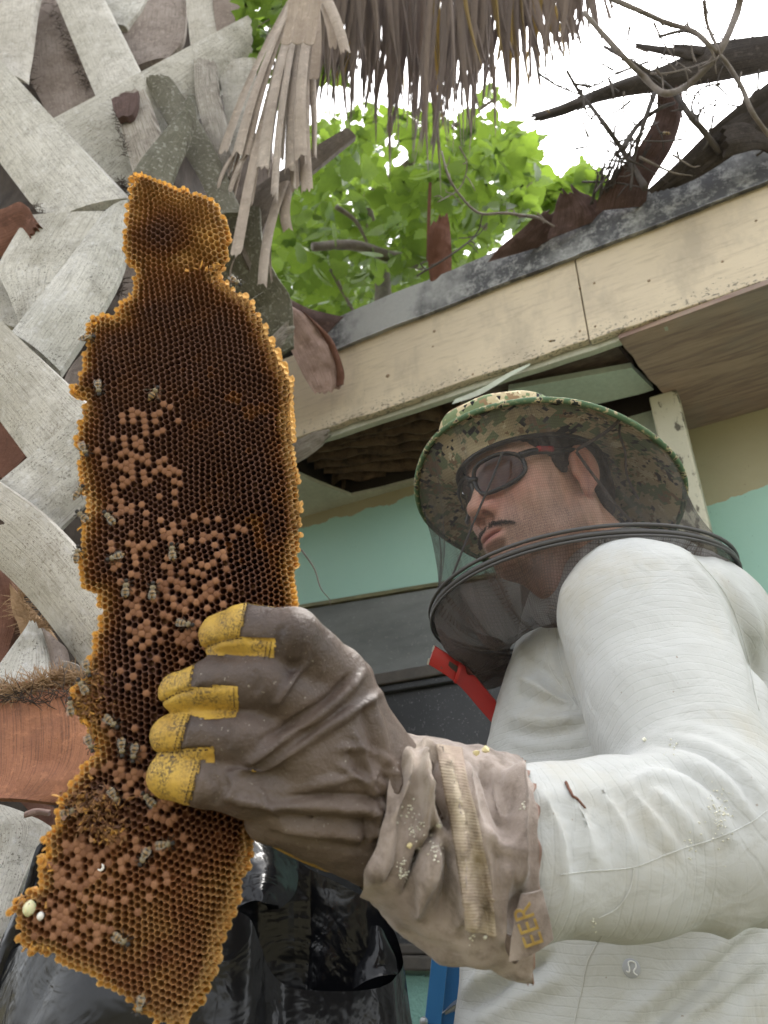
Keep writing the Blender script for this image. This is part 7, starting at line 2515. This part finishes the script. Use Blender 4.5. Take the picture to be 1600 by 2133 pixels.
rng = np.random.RandomState(9)
for (x, y, r, bv, m_, lab) in ((1012, 1563, .0042, None, 'crumb', 'largest pale yellow wax crumb on top of the glove cuff'), (992, 1568, .0026, None, 'crumb', 'smaller wax crumb left of the largest one on the cuff'), (1343, 1541, .0024, bvh_shirt, 'crumb_w', 'round pale wax crumb at the crook of the elbow'), (1010, 1952, .0019, bvh_cuff, 'crumb_w', 'white wax crumb near the bottom edge of the cuff'), (854, 1760, .0028, bvh_cuff, 'crumb', 'amber wax drop on the left part of the cuff')):
    if bv is None:
        p = at(x, y, 0.540)
    else:
        p, nn = hit(bv, x, y)
        if p is None: continue
    v_, f_ = lump(p, r, rng)
    tag(mesh('wax_crumb', v_, f_, M[m_], None, smooth=False), lab, 'wax crumb', 'wax crumbs on the sleeve and cuff')
for bv, blobs, parent in ((bvh_cuff, [(868, 1722, 14, 26), (906, 1772, 14, 30), (842, 1810, 14, 34), (915, 1720, 5, 14), (985, 1955, 10, 8), (850, 1690, 14, 20), (1090, 1680, 4, 8)], glove), (bvh_shirt, [(1500, 1680, 22, 46), (1500, 1730, 30, 30), (1440, 1760, 16, 14), (1400, 1565, 26, 16), (1245, 1922, 14, 10)], shirt)):
    parts = []
    for (x, y, s_, n_) in blobs:
        for _ in range(n_):
            p, nn = hit(bv, x + rng.normal() * s_ * 0.6, y + rng.normal() * s_ * 0.9)
            if p is None: continue
            parts.append(lump(p + nn * 0.0003, rng.uniform(0.0003, 0.0010), rng))
    v_, f_ = join_geo(parts)
    o = mesh('wax_specks', v_, f_, M['crumb_w'], parent, smooth=False); o['kind'] = 'stuff'
P = on_surface(bvh_shirt, [(1178, 1632), (1190, 1655), (1202, 1668), (1216, 1684)], 14, 0.0012)
if len(P) > 3:
    tag(tube('bark_splinter', P, np.linspace(0.0012, 0.0008, len(P)), M['boot_brown'], None, 5), 'reddish bark splinter lying on the forearm sleeve', 'splinter')
# ------------------------------------------------------------------ pry bar, ladder, rubbish bag
k = NT('chipped red paint')
v = k.co(); n1 = k.noise(60, 5, 0.7, v)
c_ = k.mix(k.noise(14, 3, 0.6, v), (0.46, 0.035, 0.03), (0.36, 0.025, 0.022))
c_ = k.mix(k.ramp(n1, [(0.63, 0.0), (0.67, 1.0)]), c_, (0.12, 0.07, 0.06))
M['red'] = k.done(k.bsdf(c_, 0.4, k.bump(n1, 0.1, 0.002), 0.5))
k = NT('bare steel'); M['steel'] = k.done(k.bsdf((0.55, 0.54, 0.52), 0.4, None, 0.5, Metallic=0.8))
bar = thing('pry_bar', 'red painted flat pry bar with slotted claw sticking out beside the chest', 'pry bar', at(1060, 1540, 1.0))
strap('bar', [(905, 1346, 893, 1384, .975), (934, 1364, 922, 1402, .975), (958, 1380, 947, 1420, .978), (985, 1404, 968, 1440, .985), (1020, 1446, 1002, 1480, .995), (1052, 1482, 1034, 1516, 1.0), (1110, 1548, 1090, 1580, 1.01)], M['red'], bar, bulge=0.0025, thick=0.007, nl=26, na=10, edge=1.0)
strap('claw_edge', [(906, 1345, 903, 1357, .9735), (902, 1345, 899, 1358, .9738)], M['steel'], bar, bulge=0.0, thick=0.006, nl=4, na=4)
strap('claw_edge', [(896, 1372, 893, 1385, .9735), (892, 1372, 889, 1384, .9738)], M['steel'], bar, bulge=0.0, thick=0.006, nl=4, na=4)
strap('slot_dark_inset', [(936, 1377, 934, 1386, .9715), (946, 1383, 942, 1394, .972), (957, 1392, 953, 1402, .9735)], M['fibre_dark'], bar, bulge=0.0, thick=0.001, nl=8, na=5)  # dark inset piece paints the darkness of the nail slot; no hole is cut
strap('bend', [(957, 1380, 945, 1421, .9735), (963, 1384, 950, 1424, .9735)], M['red'], bar, bulge=0.004, thick=0.004, nl=5, na=8)

k = NT('blue fibreglass'); n1 = k.noise(30, 4, 0.6)
M['blue'] = k.done(k.bsdf(k.mix(n1, (0.022, 0.135, 0.33), (0.03, 0.17, 0.38)), 0.42, k.bump(k.noise(300, 3, 0.6, k.co(scale=(1, 1, 0.1))), 0.2, 0.002), 0.45))
k = NT('ladder aluminium'); M['alu'] = k.done(k.bsdf((0.45, 0.46, 0.47), 0.38, k.bump(k.noise(200, 3, 0.6, k.co(scale=(0.1, 0.1, 1))), 0.2, 0.002), 0.5, Metallic=0.7))
ladder = thing('ladder', 'blue fibreglass step ladder standing under the glove cuff', 'ladder', (*(at(880, 2133, 1.15)[:2]), 0.0))


def rail(x0, y0, x1, y1, d0, d1, w0, w1, back, parent):
    """C-channel side rail of a leaning ladder, seen from its open side"""
    rows = lambda a, b, dd: [(x0 + a * w0, y0, x0 + b * w0, y0 + 4, d0 + dd), ((x0 + x1) / 2 + a * (w0 + w1) / 2, (y0 + y1) / 2, (x0 + x1) / 2 + b * (w0 + w1) / 2, (y0 + y1) / 2, (d0 + d1) / 2 + dd), (x1 + a * w1, y1, x1 + b * w1, y1, d1 + dd)]
    strap('rail', rows(0, 1, 0), M['blue'], parent, bulge=0, thick=0.006, nl=10, na=4, edge=1.0)
    strap('rail_web', rows(1.02, 2.5, 0.012), M['blue'], parent, bulge=0, thick=0.005, nl=10, na=4, edge=1.0)
    strap('rail_flange', rows(2.52, 2.72, 0.0), M['blue'], parent, bulge=0, thick=0.02, nl=10, na=4, edge=1.0)


rail(913, 1880, 820, 2700, 1.22, 0.96, 32, 40, 0.03, ladder)
rail(1330, 1880, 1300, 2700, 1.30, 1.04, 32, 40, 0.03, ladder)
for (y, dd) in ((2108, 0.0), (2400, -0.09)):
    strap('step', [(912, y + 8, 905, y + 40, 1.155 + dd), (1000, y - 28, 1000, y + 8, 1.165 + dd), (1330, y - 32, 1330, y + 4, 1.22 + dd)], M['alu'], ladder, bulge=0.0, thick=0.03, nl=12, na=8, groove=0.003, edge=1.0)
v_, f_ = lump(at(883, 2128, 1.135), 0.006, np.random.RandomState(1))
tube('rivet', [at(883, 2128, 1.146), at(883, 2128, 1.136), at(883, 2128, 1.134)], [0.0065, 0.006, 0.003], M['alu'], ladder, 12)

# black bag held open behind the comb
k = NT('black bin liner')
v = k.co()
n1 = k.noise(5, 4, 0.5, v, dist=1.5); n2 = k.noise(19, 3, 0.5, v, dist=1.0)
M['bag'] = k.done(k.bsdf((0.006, 0.0063, 0.0075), 0.20, k.bump(k.math('ADD', k.math('MULTIPLY', n1, 1.6), k.math('MULTIPLY', n2, 0.6)), 0.4, 0.012), 0.36))
bag = thing('rubbish_bag', 'open glossy black rubbish bag hanging behind the comb', 'bag', (*(at(500, 2133, 0.8)[:2]), 0.0))
RIM = [(10, 1985, .78), (60, 1858, .80), (112, 1742, .82), (300, 1712, .87), (450, 1722, .90), (535, 1738, .90), (590, 1768, .90), (640, 1808, .90), (705, 1840, .89), (775, 1882, .87), (818, 1945, .84), (830, 2010, .81), (812, 2044, .77), (745, 2062, .745), (660, 2064, .735), (592, 2054, .73), (560, 2020, .725), (540, 1965, .72), (510, 1905, .72), (420, 1890, .715), (250, 1900, .71), (100, 1940, .74)]
RP = np.array([at(*p) for p in RIM])
rim_s = []
Q_ = np.vstack([RP[-1], RP, RP[0], RP[1]])
for i in range(len(RP)):
    p0, p1, p2, p3 = Q_[i:i + 4]
    for t in np.linspace(0, 1, 9)[:-1]:
        rim_s.append(0.5 * (2 * p1 + (p2 - p0) * t + (2 * p0 - 5 * p1 + 4 * p2 - p3) * t * t + (3 * p1 - p0 - 3 * p2 + p3) * t ** 3))
rim_s = np.array(rim_s)
nb_ = len(rim_s)
cenb = np.array([rim_s[:, 0].mean(), rim_s[:, 1].mean(), 0])
rings = []
nj = 34
for j in range(nj):
    u = j / (nj - 1)
    zb = rim_s[:, 2] * (1 - u) + 0.06 * u
    out = (rim_s - cenb); out[:, 2] = 0
    L_ = np.linalg.norm(out, axis=1, keepdims=True)
    grow = 1 + 0.10 * sin(min(1, u * 3) * pi / 2) - 0.35 * max(0, u - 0.8) / 0.2
    P = cenb + out * grow
    P[:, 2] = zb
    q = P * np.array([1, 1, 0.45])
    cr = 0.020 * np.abs(fbm(q, 8, 3, 2)) + 0.010 * (1 - np.abs(fbm(q, 19, 9, 2))) ** 3
    P = P + (out / L_) * (cr * min(1, 0.35 + u * 6))[:, None]
    rings.append(P)
bv_ = np.concatenate(rings)
bf_ = [(j * nb_ + i, j * nb_ + (i + 1) % nb_, (j + 1) * nb_ + (i + 1) % nb_, (j + 1) * nb_ + i) for j in range(nj - 1) for i in range(nb_)]
bf_.append(tuple((nj - 1) * nb_ + i for i in range(nb_)))
sk = mesh('sack', bv_, bf_, M['bag'], bag)
me_ = sk.data
strap('flap', [(440, 1716, 620, 1772, .915), (450, 1760, 622, 1812, .88), (462, 1820, 616, 1856, .845), (474, 1880, 590, 1888, .815), (480, 1902, 560, 1896, .805)], M['bag'], bag, bulge=0.022, thick=0.0006, nl=30, na=24, rough=0.006, seed=12)
strap('flap', [(772, 1930, 800, 1940, .835), (766, 1975, 822, 1985, .82), (740, 2020, 830, 2016, .81), (735, 2062, 828, 2030, .80)], M['bag'], bag, bulge=0.012, thick=0.0006, nl=24, na=18, rough=0.006, seed=15)
strap('drawstring_hem', [(-20, 2040, -10, 2046, .775), (30, 1925, 40, 1932, .785), (80, 1822, 90, 1830, .80), (122, 1742, 130, 1750, .81)], M['bag'], bag, bulge=0.006, thick=0.003, nl=18, na=6)
